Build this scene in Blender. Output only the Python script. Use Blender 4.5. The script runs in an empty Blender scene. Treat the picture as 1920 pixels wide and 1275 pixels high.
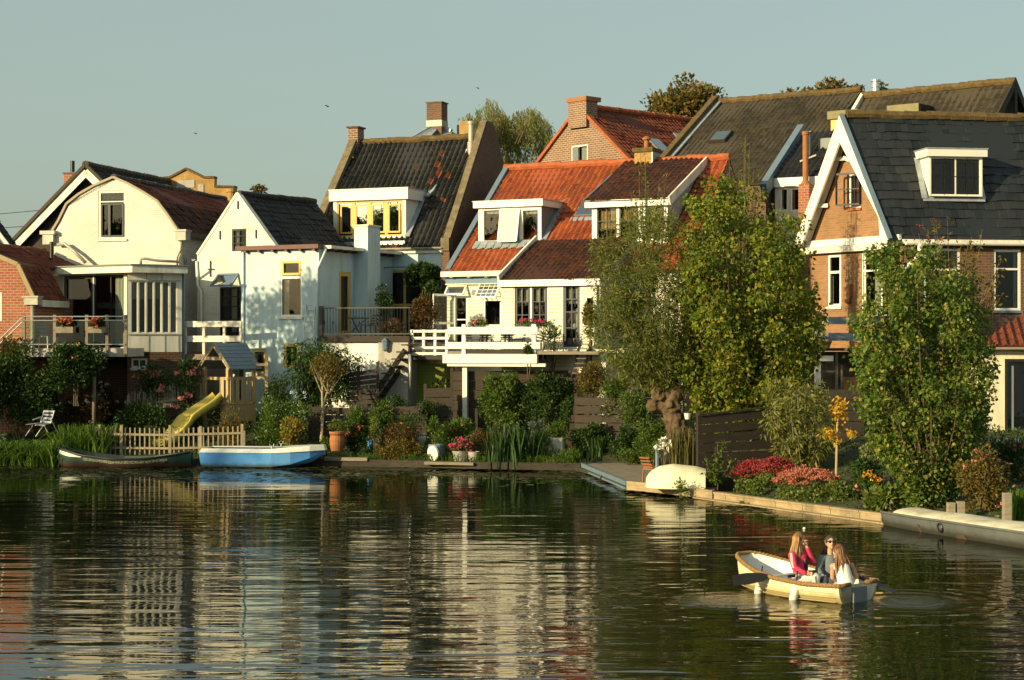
import bpy, bmesh, math, random
import numpy as np
from mathutils import Vector as V, Matrix
from mathutils.geometry import tessellate_polygon
R = math.radians
SC = bpy.context.scene
COL = SC.collection
random.seed(7)

# ---------------------------------------------------------------- camera, sky, sun, exposure
F, H, CX, CY = 3200.0, 4.2, 960.0, 637.5      # focal length in photo pixels, eye height, principal point
cam = bpy.data.cameras.new("camera"); camo = bpy.data.objects.new("camera", cam); COL.objects.link(camo)
cam.sensor_width = 36; cam.lens = 36 * F / 1920; cam.clip_start = .5; cam.clip_end = 3000
camo.location = (0, 0, H); camo.rotation_euler = (R(90), 0, 0)
SC.camera = camo
SUN_AZ, SUN_EL = 54.0, 16.5                     # degrees left of the direction behind the camera, height
sd = V((-math.sin(R(SUN_AZ)) * math.cos(R(SUN_EL)), -math.cos(R(SUN_AZ)) * math.cos(R(SUN_EL)), math.sin(R(SUN_EL))))
sun = bpy.data.lights.new("sun", 'SUN'); suno = bpy.data.objects.new("sun", sun); COL.objects.link(suno)
sun.energy = 3.9; sun.angle = R(.5); sun.color = (1.0, .80, .43)
suno.rotation_euler = (-sd).to_track_quat('-Z', 'Y').to_euler(); suno.location = sd * 60
W = bpy.data.worlds.new("World"); SC.world = W; W.use_nodes = True
nt = W.node_tree; nt.nodes.clear()
sky = nt.nodes.new('ShaderNodeTexSky'); sky.sky_type = 'NISHITA'; sky.sun_disc = False
sky.sun_elevation = R(SUN_EL); sky.sun_rotation = math.atan2(sd.x, sd.y)
sky.altitude = 0; sky.air_density = 1.0; sky.dust_density = 3.0; sky.ozone_density = 2.2
tint = nt.nodes.new('ShaderNodeMix'); tint.data_type = 'RGBA'; tint.blend_type = 'MULTIPLY'
tint.inputs[0].default_value = 1.0; tint.inputs[7].default_value = (.95, 1.0, .9, 1)
bg = nt.nodes.new('ShaderNodeBackground'); bg.inputs[1].default_value = .15
wo = nt.nodes.new('ShaderNodeOutputWorld')
hz = nt.nodes.new('ShaderNodeMix'); hz.data_type = 'RGBA'; hz.inputs[0].default_value = .74; hz.inputs[7].default_value = (1.52, 1.76, 1.45, 1)   # thin even high haze
nt.links.new(sky.outputs[0], tint.inputs[6]); nt.links.new(tint.outputs[2], hz.inputs[6]); nt.links.new(hz.outputs[2], bg.inputs[0]); nt.links.new(bg.outputs[0], wo.inputs[0])
SC.view_settings.view_transform = 'Standard'; SC.view_settings.look = 'None'
SC.view_settings.exposure = 0.75; SC.view_settings.gamma = 1.0
SC.render.engine = 'CYCLES'
SC.cycles.max_bounces = 7; SC.cycles.diffuse_bounces = 2; SC.cycles.glossy_bounces = 3
SC.cycles.transmission_bounces = 3; SC.cycles.transparent_max_bounces = 10
SC.cycles.use_denoising = True; SC.cycles.caustics_reflective = False; SC.cycles.caustics_refractive = False

# ---------------------------------------------------------------- geometry helpers
def P(px, py, Y): return V(((px - CX) / F * Y, Y, H - (py - CY) / F * Y))
def PX(px, Y): return (px - CX) / F * Y
def PZ(py, Y): return H - (py - CY) / F * Y
class Fr:
    """a facade plane: u along it, v into the building, z up"""
    def __init__(s, x, y, th):
        s.o = V((x, y, 0)); t = R(th); s.th = th
        s.u = V((math.cos(t), math.sin(t), 0)); s.v = V((-math.sin(t), math.cos(t), 0))
    @classmethod
    def px(c, px, Y, th): return c(PX(px, Y), Y, th)
    @classmethod
    def two(c, a, b):
        d = V((b[0] - a[0], b[1] - a[1])); f = c(a[0], a[1], math.degrees(math.atan2(d.y, d.x))); f.L = d.length; return f
    def w(s, u, v, z): return s.o + s.u * u + s.v * v + V((0, 0, z))
    def uz(s, px, py, v=0):
        r = V(((px - CX) / F, 1, -(py - CY) / F)); c = V((0, 0, H)); o = s.o + s.v * v
        t = (o - c).dot(s.v) / r.dot(s.v); p = c + r * t
        return (p - s.o).dot(s.u), p.z
    def vz(s, px, py, u=0):
        r = V(((px - CX) / F, 1, -(py - CY) / F)); c = V((0, 0, H)); o = s.o + s.u * u
        t = (o - c).dot(s.u) / r.dot(s.u); p = c + r * t
        return (p - s.o).dot(s.v), p.z
    def rect(s, x0, y0, x1, y1, v=0):
        ym = (y0 + y1) / 2; xm = (x0 + x1) / 2
        return (s.uz(x0, ym, v)[0], s.uz(xm, y1, v)[1], s.uz(x1, ym, v)[0], s.uz(xm, y0, v)[1])
    def side(s, u=0):
        """frame of the wall at u that runs back from this facade and looks along +u"""
        p = s.o + s.u * u; return Fr(p.x, p.y, s.th + 90)
WF = Fr(0, 0, 0)

def tag(o, label=None, cat=None, group=None, kind=None):
    for k, v in (('label', label), ('category', cat), ('group', group), ('kind', kind)):
        if v: o[k] = v
    return o
def thing(name, label, cat, loc, group=None):
    o = bpy.data.objects.new(name, None); COL.objects.link(o); o.location = loc; o.empty_display_size = .3
    return tag(o, label, cat, group)
def wloc(o):
    return V(o.location) + (wloc(o.parent) if o.parent else V((0, 0, 0)))
def link_mesh(name, me, mat, par=None, origin=None):
    o = bpy.data.objects.new(name, me); COL.objects.link(o)
    if mat is not None: me.materials.append(mat)
    if par is not None: o.parent = par
    elif origin is not None: o.location = origin
    return o

class MB:
    def __init__(s): s.v = []; s.f = []; s.uvs = []; s.has_uv = False
    def face(s, pts, uv=None):
        n = len(s.v); s.v += [tuple(p) for p in pts]; s.f.append(tuple(range(n, n + len(pts))))
        if uv: s.has_uv = True
        s.uvs.append(uv or [(0, 0)] * len(pts)); return s
    def mesh(s, vs, fs):
        n = len(s.v); s.v += [tuple(p) for p in vs]
        for f in fs: s.f.append(tuple(i + n for i in f)); s.uvs.append([(0, 0)] * len(f))
        return s
    def hexa(s, p):
        s.mesh(p, [(3, 2, 1, 0), (4, 5, 6, 7), (0, 1, 5, 4), (1, 2, 6, 5), (2, 3, 7, 6), (3, 0, 4, 7)]); return s
    def box(s, fr, u0, v0, z0, u1, v1, z1):
        fr = fr or WF
        return s.hexa([fr.w(u0, v0, z0), fr.w(u1, v0, z0), fr.w(u1, v1, z0), fr.w(u0, v1, z0),
                       fr.w(u0, v0, z1), fr.w(u1, v0, z1), fr.w(u1, v1, z1), fr.w(u0, v1, z1)])
    def beam(s, a, b, w, h, up=(0, 0, 1)):
        a = V(a); b = V(b); d = (b - a).normalized(); x = d.cross(V(up))
        if x.length < 1e-4: x = d.cross(V((1, 0, 0)))
        x.normalize(); y = x.cross(d); x = x * w / 2; y = y * h / 2
        return s.hexa([a - x - y, a + x - y, b + x - y, b - x - y, a - x + y, a + x + y, b + x + y, b - x + y])
    def tube(s, pts, rs, n=8, cap=True):
        pts = [V(p) for p in pts]
        if not hasattr(rs, '__len__'): rs = [rs] * len(pts)
        vs = []; fs = []; ref = None
        for i, p in enumerate(pts):
            d = (pts[min(i + 1, len(pts) - 1)] - pts[max(i - 1, 0)]).normalized()
            if ref is None:
                ref = d.cross(V((0, 0, 1)))
                if ref.length < .05: ref = d.cross(V((1, 0, 0)))
            ref = (ref - d * ref.dot(d)).normalized(); b = d.cross(ref)
            for k in range(n):
                a = 2 * math.pi * k / n; vs.append(p + (ref * math.cos(a) + b * math.sin(a)) * rs[i])
        for i in range(len(pts) - 1):
            for k in range(n):
                k2 = (k + 1) % n; fs.append((i * n + k, i * n + k2, (i + 1) * n + k2, (i + 1) * n + k))
        if cap: fs.append(tuple(range(n - 1, -1, -1))); fs.append(tuple((len(pts) - 1) * n + k for k in range(n)))
        return s.mesh(vs, fs)
    def lathe(s, c, prof, n=16, cap=True):
        c = V(c); vs = []; fs = []
        for r, z in prof:
            for k in range(n):
                a = 2 * math.pi * k / n; vs.append(c + V((r * math.cos(a), r * math.sin(a), z)))
        for i in range(len(prof) - 1):
            for k in range(n):
                k2 = (k + 1) % n; fs.append((i * n + k, i * n + k2, (i + 1) * n + k2, (i + 1) * n + k))
        if cap: fs.append(tuple(range(n - 1, -1, -1))); fs.append(tuple((len(prof) - 1) * n + k for k in range(n)))
        return s.mesh(vs, fs)
    def prism(s, pts, vec):
        n = len(pts); pts = [V(p) for p in pts]; vec = V(vec)
        fs = [tuple(range(n - 1, -1, -1)), tuple(range(n, 2 * n))] + [(i, (i + 1) % n, n + (i + 1) % n, n + i) for i in range(n)]
        return s.mesh(pts + [p + vec for p in pts], fs)
    def ellip(s, c, r, n=10, m=7, rot=None):
        c = V(c); vs = []; fs = []
        for i in range(m + 1):
            t = math.pi * i / m
            for k in range(n):
                a = 2 * math.pi * k / n
                p = V((r[0] * math.sin(t) * math.cos(a), r[1] * math.sin(t) * math.sin(a), r[2] * math.cos(t)))
                vs.append(c + (rot @ p if rot else p))
        for i in range(m):
            for k in range(n):
                k2 = (k + 1) % n; fs.append((i * n + k, (i + 1) * n + k, (i + 1) * n + k2, i * n + k2))
        return s.mesh(vs, fs)
    def build(s, name, mat, par=None, smooth=False, bev=0, weld=False):
        if par is not None: org = wloc(par)
        else:
            a = np.array(s.v); org = V(((a[:, 0].min() + a[:, 0].max()) / 2, (a[:, 1].min() + a[:, 1].max()) / 2, a[:, 2].min()))
        me = bpy.data.meshes.new(name)
        me.from_pydata([(x - org.x, y - org.y, z - org.z) for x, y, z in s.v], [], s.f)
        if s.has_uv:
            l = me.uv_layers.new(name="UVMap"); flat = [c for f in s.uvs for uv in f for c in uv]; l.data.foreach_set("uv", flat)
        if smooth == 'auto': me.polygons.foreach_set("use_smooth", [True] * len(me.polygons)); me.set_sharp_from_angle(angle=R(38))
        elif smooth: me.polygons.foreach_set("use_smooth", [True] * len(me.polygons))
        if weld:
            b = bmesh.new(); b.from_mesh(me); bmesh.ops.remove_doubles(b, verts=b.verts, dist=1e-4); bmesh.ops.recalc_face_normals(b, faces=b.faces); b.to_mesh(me); b.free()
        o = link_mesh(name, me, mat, par, org)
        if bev:
            m = o.modifiers.new("bevel", 'BEVEL'); m.width = bev; m.segments = 2; m.limit_method = 'ANGLE'
        return o

# ---------------------------------------------------------------- materials
def _new(name):
    m = bpy.data.materials.new(name); m.use_nodes = True; n = m.node_tree; b = n.nodes['Principled BSDF']; return m, n, b
def _ramp(n, stops, interp='LINEAR'):
    r = n.nodes.new('ShaderNodeValToRGB'); r.color_ramp.interpolation = interp; e = r.color_ramp.elements
    while len(e) < len(stops): e.new(.5)
    for i, (p, c) in enumerate(stops): e[i].position = p; e[i].color = (*c, 1)
    return r
def _noise(n, vec, scale, detail=4, rough=.6):
    t = n.nodes.new('ShaderNodeTexNoise'); t.inputs['Scale'].default_value = scale; t.inputs['Detail'].default_value = detail
    t.inputs['Roughness'].default_value = rough
    if vec is not None: n.links.new(vec, t.inputs['Vector'])
    return t
def _map(n, scale=(1, 1, 1), src='Object'):
    tc = n.nodes.new('ShaderNodeTexCoord'); mp = n.nodes.new('ShaderNodeMapping'); mp.inputs['Scale'].default_value = scale
    n.links.new(tc.outputs[src], mp.inputs[0]); return mp.outputs[0]
def _bump(n, b, h, strength, dist=.02):
    u = n.nodes.new('ShaderNodeBump'); u.inputs['Strength'].default_value = strength; u.inputs['Distance'].default_value = dist
    n.links.new(h, u.inputs['Height']); n.links.new(u.outputs[0], b.inputs['Normal'])
def pm(name, c, rough=.6, var=.18, scale=3, bump=.15, stretch=(1, 1, 1), metal=0, spec=.4, dirt=None, streak=0, wl=None):
    """plain procedural paint, stone or wood: base colour with uneven patches and fine grain"""
    m, n, b = _new(name); vec = _map(n, stretch)
    t = _noise(n, vec, scale, 6, .65)
    lo = tuple(x * (1 - var) for x in c); hi = tuple(min(1, x * (1 + var * .7)) for x in c)
    r = _ramp(n, [(.3, lo), (.7, hi)]); n.links.new(t.outputs[0], r.inputs[0]); out = r.outputs[0]
    if dirt:
        t2 = _noise(n, _map(n, (1, 1, .25)), 1.6, 8, .7); mx = n.nodes.new('ShaderNodeMix'); mx.data_type = 'RGBA'
        r2 = _ramp(n, [(.52, (0, 0, 0)), (.75, (1, 1, 1))]); n.links.new(t2.outputs[0], r2.inputs[0])
        n.links.new(r2.outputs[0], mx.inputs[0]); n.links.new(out, mx.inputs[6]); mx.inputs[7].default_value = (*dirt, 1); out = mx.outputs[2]
    if streak:
        t4 = _noise(n, _map(n, (2.2, 2.2, .25)), 1.3, 8, .7); r4 = _ramp(n, [(.36, (.62, .60, .54)), (.56, (1, 1, 1))]); n.links.new(t4.outputs[0], r4.inputs[0])
        m4 = n.nodes.new('ShaderNodeMix'); m4.data_type = 'RGBA'; m4.blend_type = 'MULTIPLY'; m4.inputs[0].default_value = streak; n.links.new(out, m4.inputs[6]); n.links.new(r4.outputs[0], m4.inputs[7]); out = m4.outputs[2]
    if wl:        # grime band and scuffs along a hull's waterline
        tc = n.nodes.new('ShaderNodeTexCoord'); sp = n.nodes.new('ShaderNodeSeparateXYZ'); n.links.new(tc.outputs['Object'], sp.inputs[0]); t5 = _noise(n, tc.outputs['Object'], 5, 6, .7)
        a5 = n.nodes.new('ShaderNodeMath'); a5.operation = 'MULTIPLY_ADD'; n.links.new(t5.outputs[0], a5.inputs[0]); a5.inputs[1].default_value = -.16; n.links.new(sp.outputs[2], a5.inputs[2])
        r5 = _ramp(n, [(0, (.85,) * 3), (.06, (.3,) * 3), (.12, (0, 0, 0))]); n.links.new(a5.outputs[0], r5.inputs[0]); m5 = n.nodes.new('ShaderNodeMix'); m5.data_type = 'RGBA'
        n.links.new(r5.outputs[0], m5.inputs[0]); n.links.new(out, m5.inputs[6]); m5.inputs[7].default_value = (*wl, 1); out = m5.outputs[2]
        t6 = _noise(n, _map(n, (.6, 1, 9)), 5, 7, .75); r6 = _ramp(n, [(.63, (0, 0, 0)), (.70, (.6,) * 3)]); n.links.new(t6.outputs[0], r6.inputs[0]); m6 = n.nodes.new('ShaderNodeMix'); m6.data_type = 'RGBA'
        n.links.new(r6.outputs[0], m6.inputs[0]); n.links.new(out, m6.inputs[6]); m6.inputs[7].default_value = tuple(.55 * x + .12 for x in c) + (1,); out = m6.outputs[2]
    n.links.new(out, b.inputs['Base Color']); b.inputs['Roughness'].default_value = rough
    b.inputs['Metallic'].default_value = metal; b.inputs['Specular IOR Level'].default_value = spec
    if bump:
        t3 = _noise(n, vec, scale * 9, 5, .7); _bump(n, b, t3.outputs[0], bump)
    return m
def brick(name, c1, c2, mortar, bw=.24, bh=.085, bump=.5, msize=.012, dirt=None, rough=.85):
    m, n, b = _new(name); vec = _map(n, src='UV')
    t = n.nodes.new('ShaderNodeTexBrick'); n.links.new(vec, t.inputs['Vector']); t.inputs['Scale'].default_value = 1
    t.inputs['Color1'].default_value = (*c1, 1); t.inputs['Color2'].default_value = (*c2, 1); t.inputs['Mortar'].default_value = (*mortar, 1)
    t.inputs['Brick Width'].default_value = bw; t.inputs['Row Height'].default_value = bh; t.inputs['Mortar Size'].default_value = msize
    t.inputs['Mortar Smooth'].default_value = .3
    ns = _noise(n, vec, .9, 7, .7); r = _ramp(n, [(.3, (.72, .72, .72)), (.7, (1.12, 1.12, 1.12))]); n.links.new(ns.outputs[0], r.inputs[0])
    mx = n.nodes.new('ShaderNodeMix'); mx.data_type = 'RGBA'; mx.blend_type = 'MULTIPLY'; mx.inputs[0].default_value = .8
    n.links.new(t.outputs['Color'], mx.inputs[6]); n.links.new(r.outputs[0], mx.inputs[7]); out = mx.outputs[2]
    if dirt:
        t2 = _noise(n, _map(n, (1, .3, 1), 'UV'), 1.2, 8, .7); m2 = n.nodes.new('ShaderNodeMix'); m2.data_type = 'RGBA'
        r2 = _ramp(n, [(.5, (0, 0, 0)), (.78, (.8, .8, .8))]); n.links.new(t2.outputs[0], r2.inputs[0])
        n.links.new(r2.outputs[0], m2.inputs[0]); n.links.new(out, m2.inputs[6]); m2.inputs[7].default_value = (*dirt, 1); out = m2.outputs[2]
    n.links.new(out, b.inputs['Base Color']); b.inputs['Roughness'].default_value = rough
    inv = n.nodes.new('ShaderNodeMath'); inv.operation = 'SUBTRACT'; inv.inputs[0].default_value = 1; n.links.new(t.outputs['Fac'], inv.inputs[1])
    _bump(n, b, inv.outputs[0], bump, .012); return m
def tilemat(name, cols, lichen=None, lich_amt=.5, rough=.75, odd=None, odd_p=.03):
    """roof tiles: one tone per tile (UV counts tiles), odd replaced tiles, moss and lichen patches"""
    m, n, b = _new(name); uv = _map(n, src='UV')
    fl = n.nodes.new('ShaderNodeVectorMath'); fl.operation = 'FLOOR'; n.links.new(uv, fl.inputs[0])
    wn = n.nodes.new('ShaderNodeTexWhiteNoise'); wn.noise_dimensions = '2D'; n.links.new(fl.outputs[0], wn.inputs['Vector'])
    k = len(cols); r = _ramp(n, [(i / k, c) for i, c in enumerate(cols)], 'LINEAR'); n.links.new(wn.outputs['Value'], r.inputs[0]); out = r.outputs[0]
    ns = _noise(n, uv, .35, 8, .75)
    if odd:
        sp = n.nodes.new('ShaderNodeSeparateColor'); n.links.new(wn.outputs['Color'], sp.inputs[0])
        big = _noise(n, uv, .12, 2); ad = n.nodes.new('ShaderNodeMath'); ad.operation = 'MULTIPLY_ADD'
        n.links.new(big.outputs[0], ad.inputs[0]); ad.inputs[1].default_value = .55; n.links.new(sp.outputs[1], ad.inputs[2])
        gt = n.nodes.new('ShaderNodeMath'); gt.operation = 'GREATER_THAN'; gt.inputs[1].default_value = 1.27 - odd_p; n.links.new(ad.outputs[0], gt.inputs[0])
        mo = n.nodes.new('ShaderNodeMix'); mo.data_type = 'RGBA'; n.links.new(gt.outputs[0], mo.inputs[0]); n.links.new(out, mo.inputs[6]); mo.inputs[7].default_value = (*odd, 1); out = mo.outputs[2]
    if lichen:
        r2 = _ramp(n, [(.5, (0, 0, 0)), (.72, (lich_amt,) * 3)]); n.links.new(ns.outputs[0], r2.inputs[0])
        mx = n.nodes.new('ShaderNodeMix'); mx.data_type = 'RGBA'; n.links.new(r2.outputs[0], mx.inputs[0]); n.links.new(out, mx.inputs[6]); mx.inputs[7].default_value = (*lichen, 1); out = mx.outputs[2]
    n.links.new(out, b.inputs['Base Color']); b.inputs['Roughness'].default_value = rough; b.inputs['Specular IOR Level'].default_value = .35
    t3 = _noise(n, uv, 6, 4, .7); _bump(n, b, t3.outputs[0], .3, .02); return m
def leafmat(name, cols, trans=.3, rough=.5):
    m, n, b = _new(name); g = n.nodes.new('ShaderNodeNewGeometry'); k = len(cols)
    r = _ramp(n, [(i / max(1, k - 1), c) for i, c in enumerate(cols)]); n.links.new(g.outputs['Random Per Island'], r.inputs[0])
    ob = _map(n); ns = _noise(n, ob, .9, 3); rr = _ramp(n, [(.3, (.7, .72, .7)), (.7, (1.2, 1.2, 1.1))]); n.links.new(ns.outputs[0], rr.inputs[0])
    mx = n.nodes.new('ShaderNodeMix'); mx.data_type = 'RGBA'; mx.blend_type = 'MULTIPLY'; mx.inputs[0].default_value = 1
    n.links.new(r.outputs[0], mx.inputs[6]); n.links.new(rr.outputs[0], mx.inputs[7])
    n.links.new(mx.outputs[2], b.inputs['Base Color']); b.inputs['Roughness'].default_value = rough; b.inputs['Specular IOR Level'].default_value = .3
    tr = n.nodes.new('ShaderNodeBsdfTranslucent'); n.links.new(mx.outputs[2], tr.inputs[0])
    ms = n.nodes.new('ShaderNodeMixShader'); ms.inputs[0].default_value = trans
    n.links.new(b.outputs[0], ms.inputs[1]); n.links.new(tr.outputs[0], ms.inputs[2]); n.links.new(ms.outputs[0], n.nodes['Material Output'].inputs[0]); return m
def glassmat(name, tintc=(.55, .6, .58), refl=1.5, rough=.02, gain=1.15, base=.015):
    m, n, b = _new(name); n.nodes.remove(b)
    fr = n.nodes.new('ShaderNodeFresnel'); fr.inputs[0].default_value = refl
    ns = _noise(n, _map(n), 1.3, 2); bu = n.nodes.new('ShaderNodeBump'); bu.inputs['Strength'].default_value = .06; bu.inputs['Distance'].default_value = .05
    n.links.new(ns.outputs[0], bu.inputs['Height'])
    gl = n.nodes.new('ShaderNodeBsdfGlossy'); gl.inputs['Roughness'].default_value = rough; n.links.new(bu.outputs[0], gl.inputs['Normal'])
    tr = n.nodes.new('ShaderNodeBsdfTransparent'); tr.inputs[0].default_value = (*tintc, 1)
    ms = n.nodes.new('ShaderNodeMixShader'); ad = n.nodes.new('ShaderNodeMath'); ad.operation = 'MULTIPLY_ADD'; ad.inputs[1].default_value = gain; ad.inputs[2].default_value = base
    n.links.new(fr.outputs[0], ad.inputs[0]); n.links.new(ad.outputs[0], ms.inputs[0])
    n.links.new(tr.outputs[0], ms.inputs[1]); n.links.new(gl.outputs[0], ms.inputs[2]); n.links.new(ms.outputs[0], n.nodes['Material Output'].inputs[0]); return m

def hairmat(name, cols):
    m, n, b = _new(name); g = n.nodes.new('ShaderNodeNewGeometry'); r = _ramp(n, [(i / (len(cols) - 1), c) for i, c in enumerate(cols)]); n.links.new(g.outputs['Random Per Island'], r.inputs[0])
    n.links.new(r.outputs[0], b.inputs['Base Color']); b.inputs['Roughness'].default_value = .45; t = _noise(n, _map(n, (1, 1, .1)), 60, 3); _bump(n, b, t.outputs[0], .4, .01); return m
M = {}
M['white'] = pm('white_paint', (.80, .77, .68), .5, .07, 1.2, .05, dirt=(.55, .5, .4), streak=.65)
M['white_clean'] = pm('clean_white_paint', (.82, .80, .73), .45, .04, 2, .03)
M['cream'] = pm('cream_render', (.72, .66, .50), .8, .12, 1.5, .2, dirt=(.42, .40, .32), streak=.5)
M['blue_render'] = pm('pale_blue_render', (.55, .69, .75), .8, .10, .8, .15, dirt=(.46, .56, .58), streak=.45)
M['grey_render'] = pm('grey_render', (.46, .44, .40), .85, .15, 1.5, .4, dirt=(.28, .27, .24), streak=.6)
M['white_brick'] = brick('white_brick', (.82, .79, .70), (.78, .75, .66), (.68, .65, .56), .23, .085, .7, dirt=(.62, .59, .50))
M['red_brick'] = brick('red_brick', (.40, .115, .052), (.30, .08, .04), (.42, .33, .25), .25, .10, .5, .011)
M['orange_brick'] = brick('orange_brick', (.34, .175, .08), (.27, .135, .062), (.33, .24, .15), .24, .085, .5, .007)
M['brown_brick'] = brick('brown_brick', (.24, .115, .065), (.17, .08, .05), (.42, .35, .26), .26, .10, .5, .016)
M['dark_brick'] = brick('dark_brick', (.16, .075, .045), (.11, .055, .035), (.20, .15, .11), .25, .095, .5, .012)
M['ochre'] = pm('ochre_stone', (.42, .26, .09), .9, .35, 2.5, .4, dirt=(.2, .15, .08))
M['siding'] = None
M['black_tile'] = tilemat('black_pantiles', [(.036, .034, .03), (.022, .022, .022), (.055, .05, .04), (.03, .03, .032)], (.12, .095, .04), .6, .7, (.30, .08, .03), .03)
M['ink_tile'] = tilemat('ink_pantiles', [(.022, .022, .026), (.03, .028, .03), (.018, .018, .02)], (.07, .055, .03), .3, .6)
M['orange_tile'] = tilemat('orange_pantiles', [(.36, .085, .028), (.28, .066, .024), (.42, .105, .034), (.32, .078, .03)], (.15, .055, .03), .75, .65, (.24, .06, .03), .1)
M['red_tile'] = tilemat('red_pantiles', [(.22, .05, .022), (.17, .04, .018), (.13, .032, .016)], (.06, .035, .024), .8, .75)
M['old_red_tile'] = tilemat('old_red_pantiles', [(.13, .038, .016), (.095, .028, .013), (.055, .02, .012)], (.03, .02, .015), .85, .7)
M['brown_tile'] = tilemat('brown_pantiles', [(.05, .04, .027), (.036, .029, .021), (.065, .052, .035)], (.12, .085, .03), .5, .8)
M['slate_tile'] = tilemat('slate_tiles', [(.015, .019, .025), (.009, .012, .018), (.027, .031, .037), (.012, .016, .022), (.019, .023, .029)], (.05, .045, .025), .35, .55)
M['moss_ridge'] = pm('mossy_ridge', (.13, .085, .03), .9, .5, 5, .5, dirt=(.07, .06, .04))
M['coping'] = pm('lichened_coping', (.19, .15, .09), .9, .4, 4, .5, dirt=(.09, .08, .06))
M['orange_ridge'] = pm('orange_ridge', (.38, .10, .03), .7, .35, 4, .3)
M['lead'] = pm('lead_flashing', (.38, .42, .46), .45, .25, 4, .3, metal=.3)
M['zinc'] = pm('zinc_gutter', (.38, .37, .33), .5, .2, 3, .15, metal=.2, dirt=(.25, .23, .2))
M['steel'] = pm('galvanised_steel', (.62, .62, .58), .35, .12, 5, .05, metal=.7)
M['dark_paint'] = pm('dark_green_paint', (.018, .026, .026), .4, .25, 3, .05)
M['navy'] = pm('navy_paint', (.016, .018, .05), .4, .25, 3, .05)
M['black'] = pm('black_paint', (.014, .014, .014), .45, .3, 4, .1)
M['grey_paint'] = pm('grey_paint', (.17, .19, .2), .5, .12, 3, .05)
M['blue_grey'] = pm('blue_grey_paint', (.14, .20, .27), .5, .12, 3, .05)
M['blue_wood'] = pm('blue_trim', (.10, .20, .30), .5, .15, 3, .05)
M['yellow_frame'] = pm('yellow_frame', (.66, .43, .10), .45, .1, 3, .05)
M['olive'] = pm('olive_panel', (.20, .17, .075), .6, .15, 3, .1)
M['purple_brown'] = pm('purple_brown_paint', (.12, .045, .04), .55, .2, 3, .1)
M['dark_wood'] = pm('dark_stained_wood', (.042, .032, .024), .75, .4, 4, .4, (1, 1, 6))
M['fence_wood'] = pm('brown_fence_wood', (.058, .042, .032), .8, .35, 3, .5, (1, 1, 8), dirt=(.035, .033, .03))
M['grey_wood'] = pm('weathered_grey_wood', (.26, .22, .17), .85, .3, 3, .5, (1, 1, 7), dirt=(.12, .10, .08))
M['pale_wood'] = pm('pale_new_wood', (.46, .34, .18), .75, .2, 3, .3, (5, 5, .8))
M['picket'] = pm('weathered_picket_wood', (.34, .28, .19), .85, .3, 3, .4, (5, 5, .8), dirt=(.16, .14, .10))
M['quay_wood'] = pm('quay_timber', (.38, .29, .17), .8, .3, 2, .5, (1, 1, 5), dirt=(.10, .10, .06))
M['trunk'] = pm('bark', (.13, .088, .05), .95, .5, 5, 1.0, (1, 1, .3))
M['pale_trunk'] = pm('pale_bark', (.36, .30, .2), .9, .3, 6, .6, (1, 1, .3))
M['stem'] = pm('green_brown_stem', (.13, .095, .04), .8, .3, 6, .2)
M['terracotta'] = pm('terracotta', (.34, .135, .05), .7, .2, 4, .2, dirt=(.25, .13, .07))
M['yellow_plastic'] = pm('yellow_plastic', (.62, .50, .10), .4, .08, 3, .03)
M['blue_hull'] = pm('sky_blue_gelcoat', (.10, .34, .80), .4, .16, 2.0, .05, dirt=(.2, .34, .5), wl=(.05, .07, .05))
M['boat_white'] = pm('white_gelcoat', (.80, .80, .74), .4, .06, 3, .03, dirt=(.6, .56, .45))
M['dinghy'] = pm('pale_cream_gelcoat', (.80, .73, .52), .5, .1, 2.5, .05, dirt=(.55, .5, .36))
M['boat_cream'] = pm('cream_gelcoat', (.80, .70, .44), .45, .1, 3, .05, dirt=(.62, .47, .22), wl=(.34, .26, .10))
M['green_hull'] = pm('dark_green_hull', (.016, .05, .042), .5, .3, 3, .15, dirt=(.04, .045, .03), wl=(.07, .03, .02))
M['grey_hull'] = pm('grey_canvas_hull', (.105, .115, .115), .6, .25, 1.5, .2, dirt=(.07, .068, .06), wl=(.04, .04, .03))
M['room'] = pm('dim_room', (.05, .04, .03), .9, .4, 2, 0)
M['curtain'] = pm('white_curtain', (.72, .68, .58), .9, .08, 5, .05)
M['blind'] = pm('orange_blind', (.72, .42, .14), .9, .08, 5, .05)
M['pink_curtain'] = pm('dusky_pink_curtain', (.24, .10, .09), .9, .15, 5, .1)
M['glass'] = glassmat('window_glass')
M['mirror_glass'] = glassmat('evening_window_glass', (.45, .45, .42), 2.4, gain=1.6, base=.25)
M['glass_panel'] = glassmat('glass_panel', (.75, .85, .8), 1.45)

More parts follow.
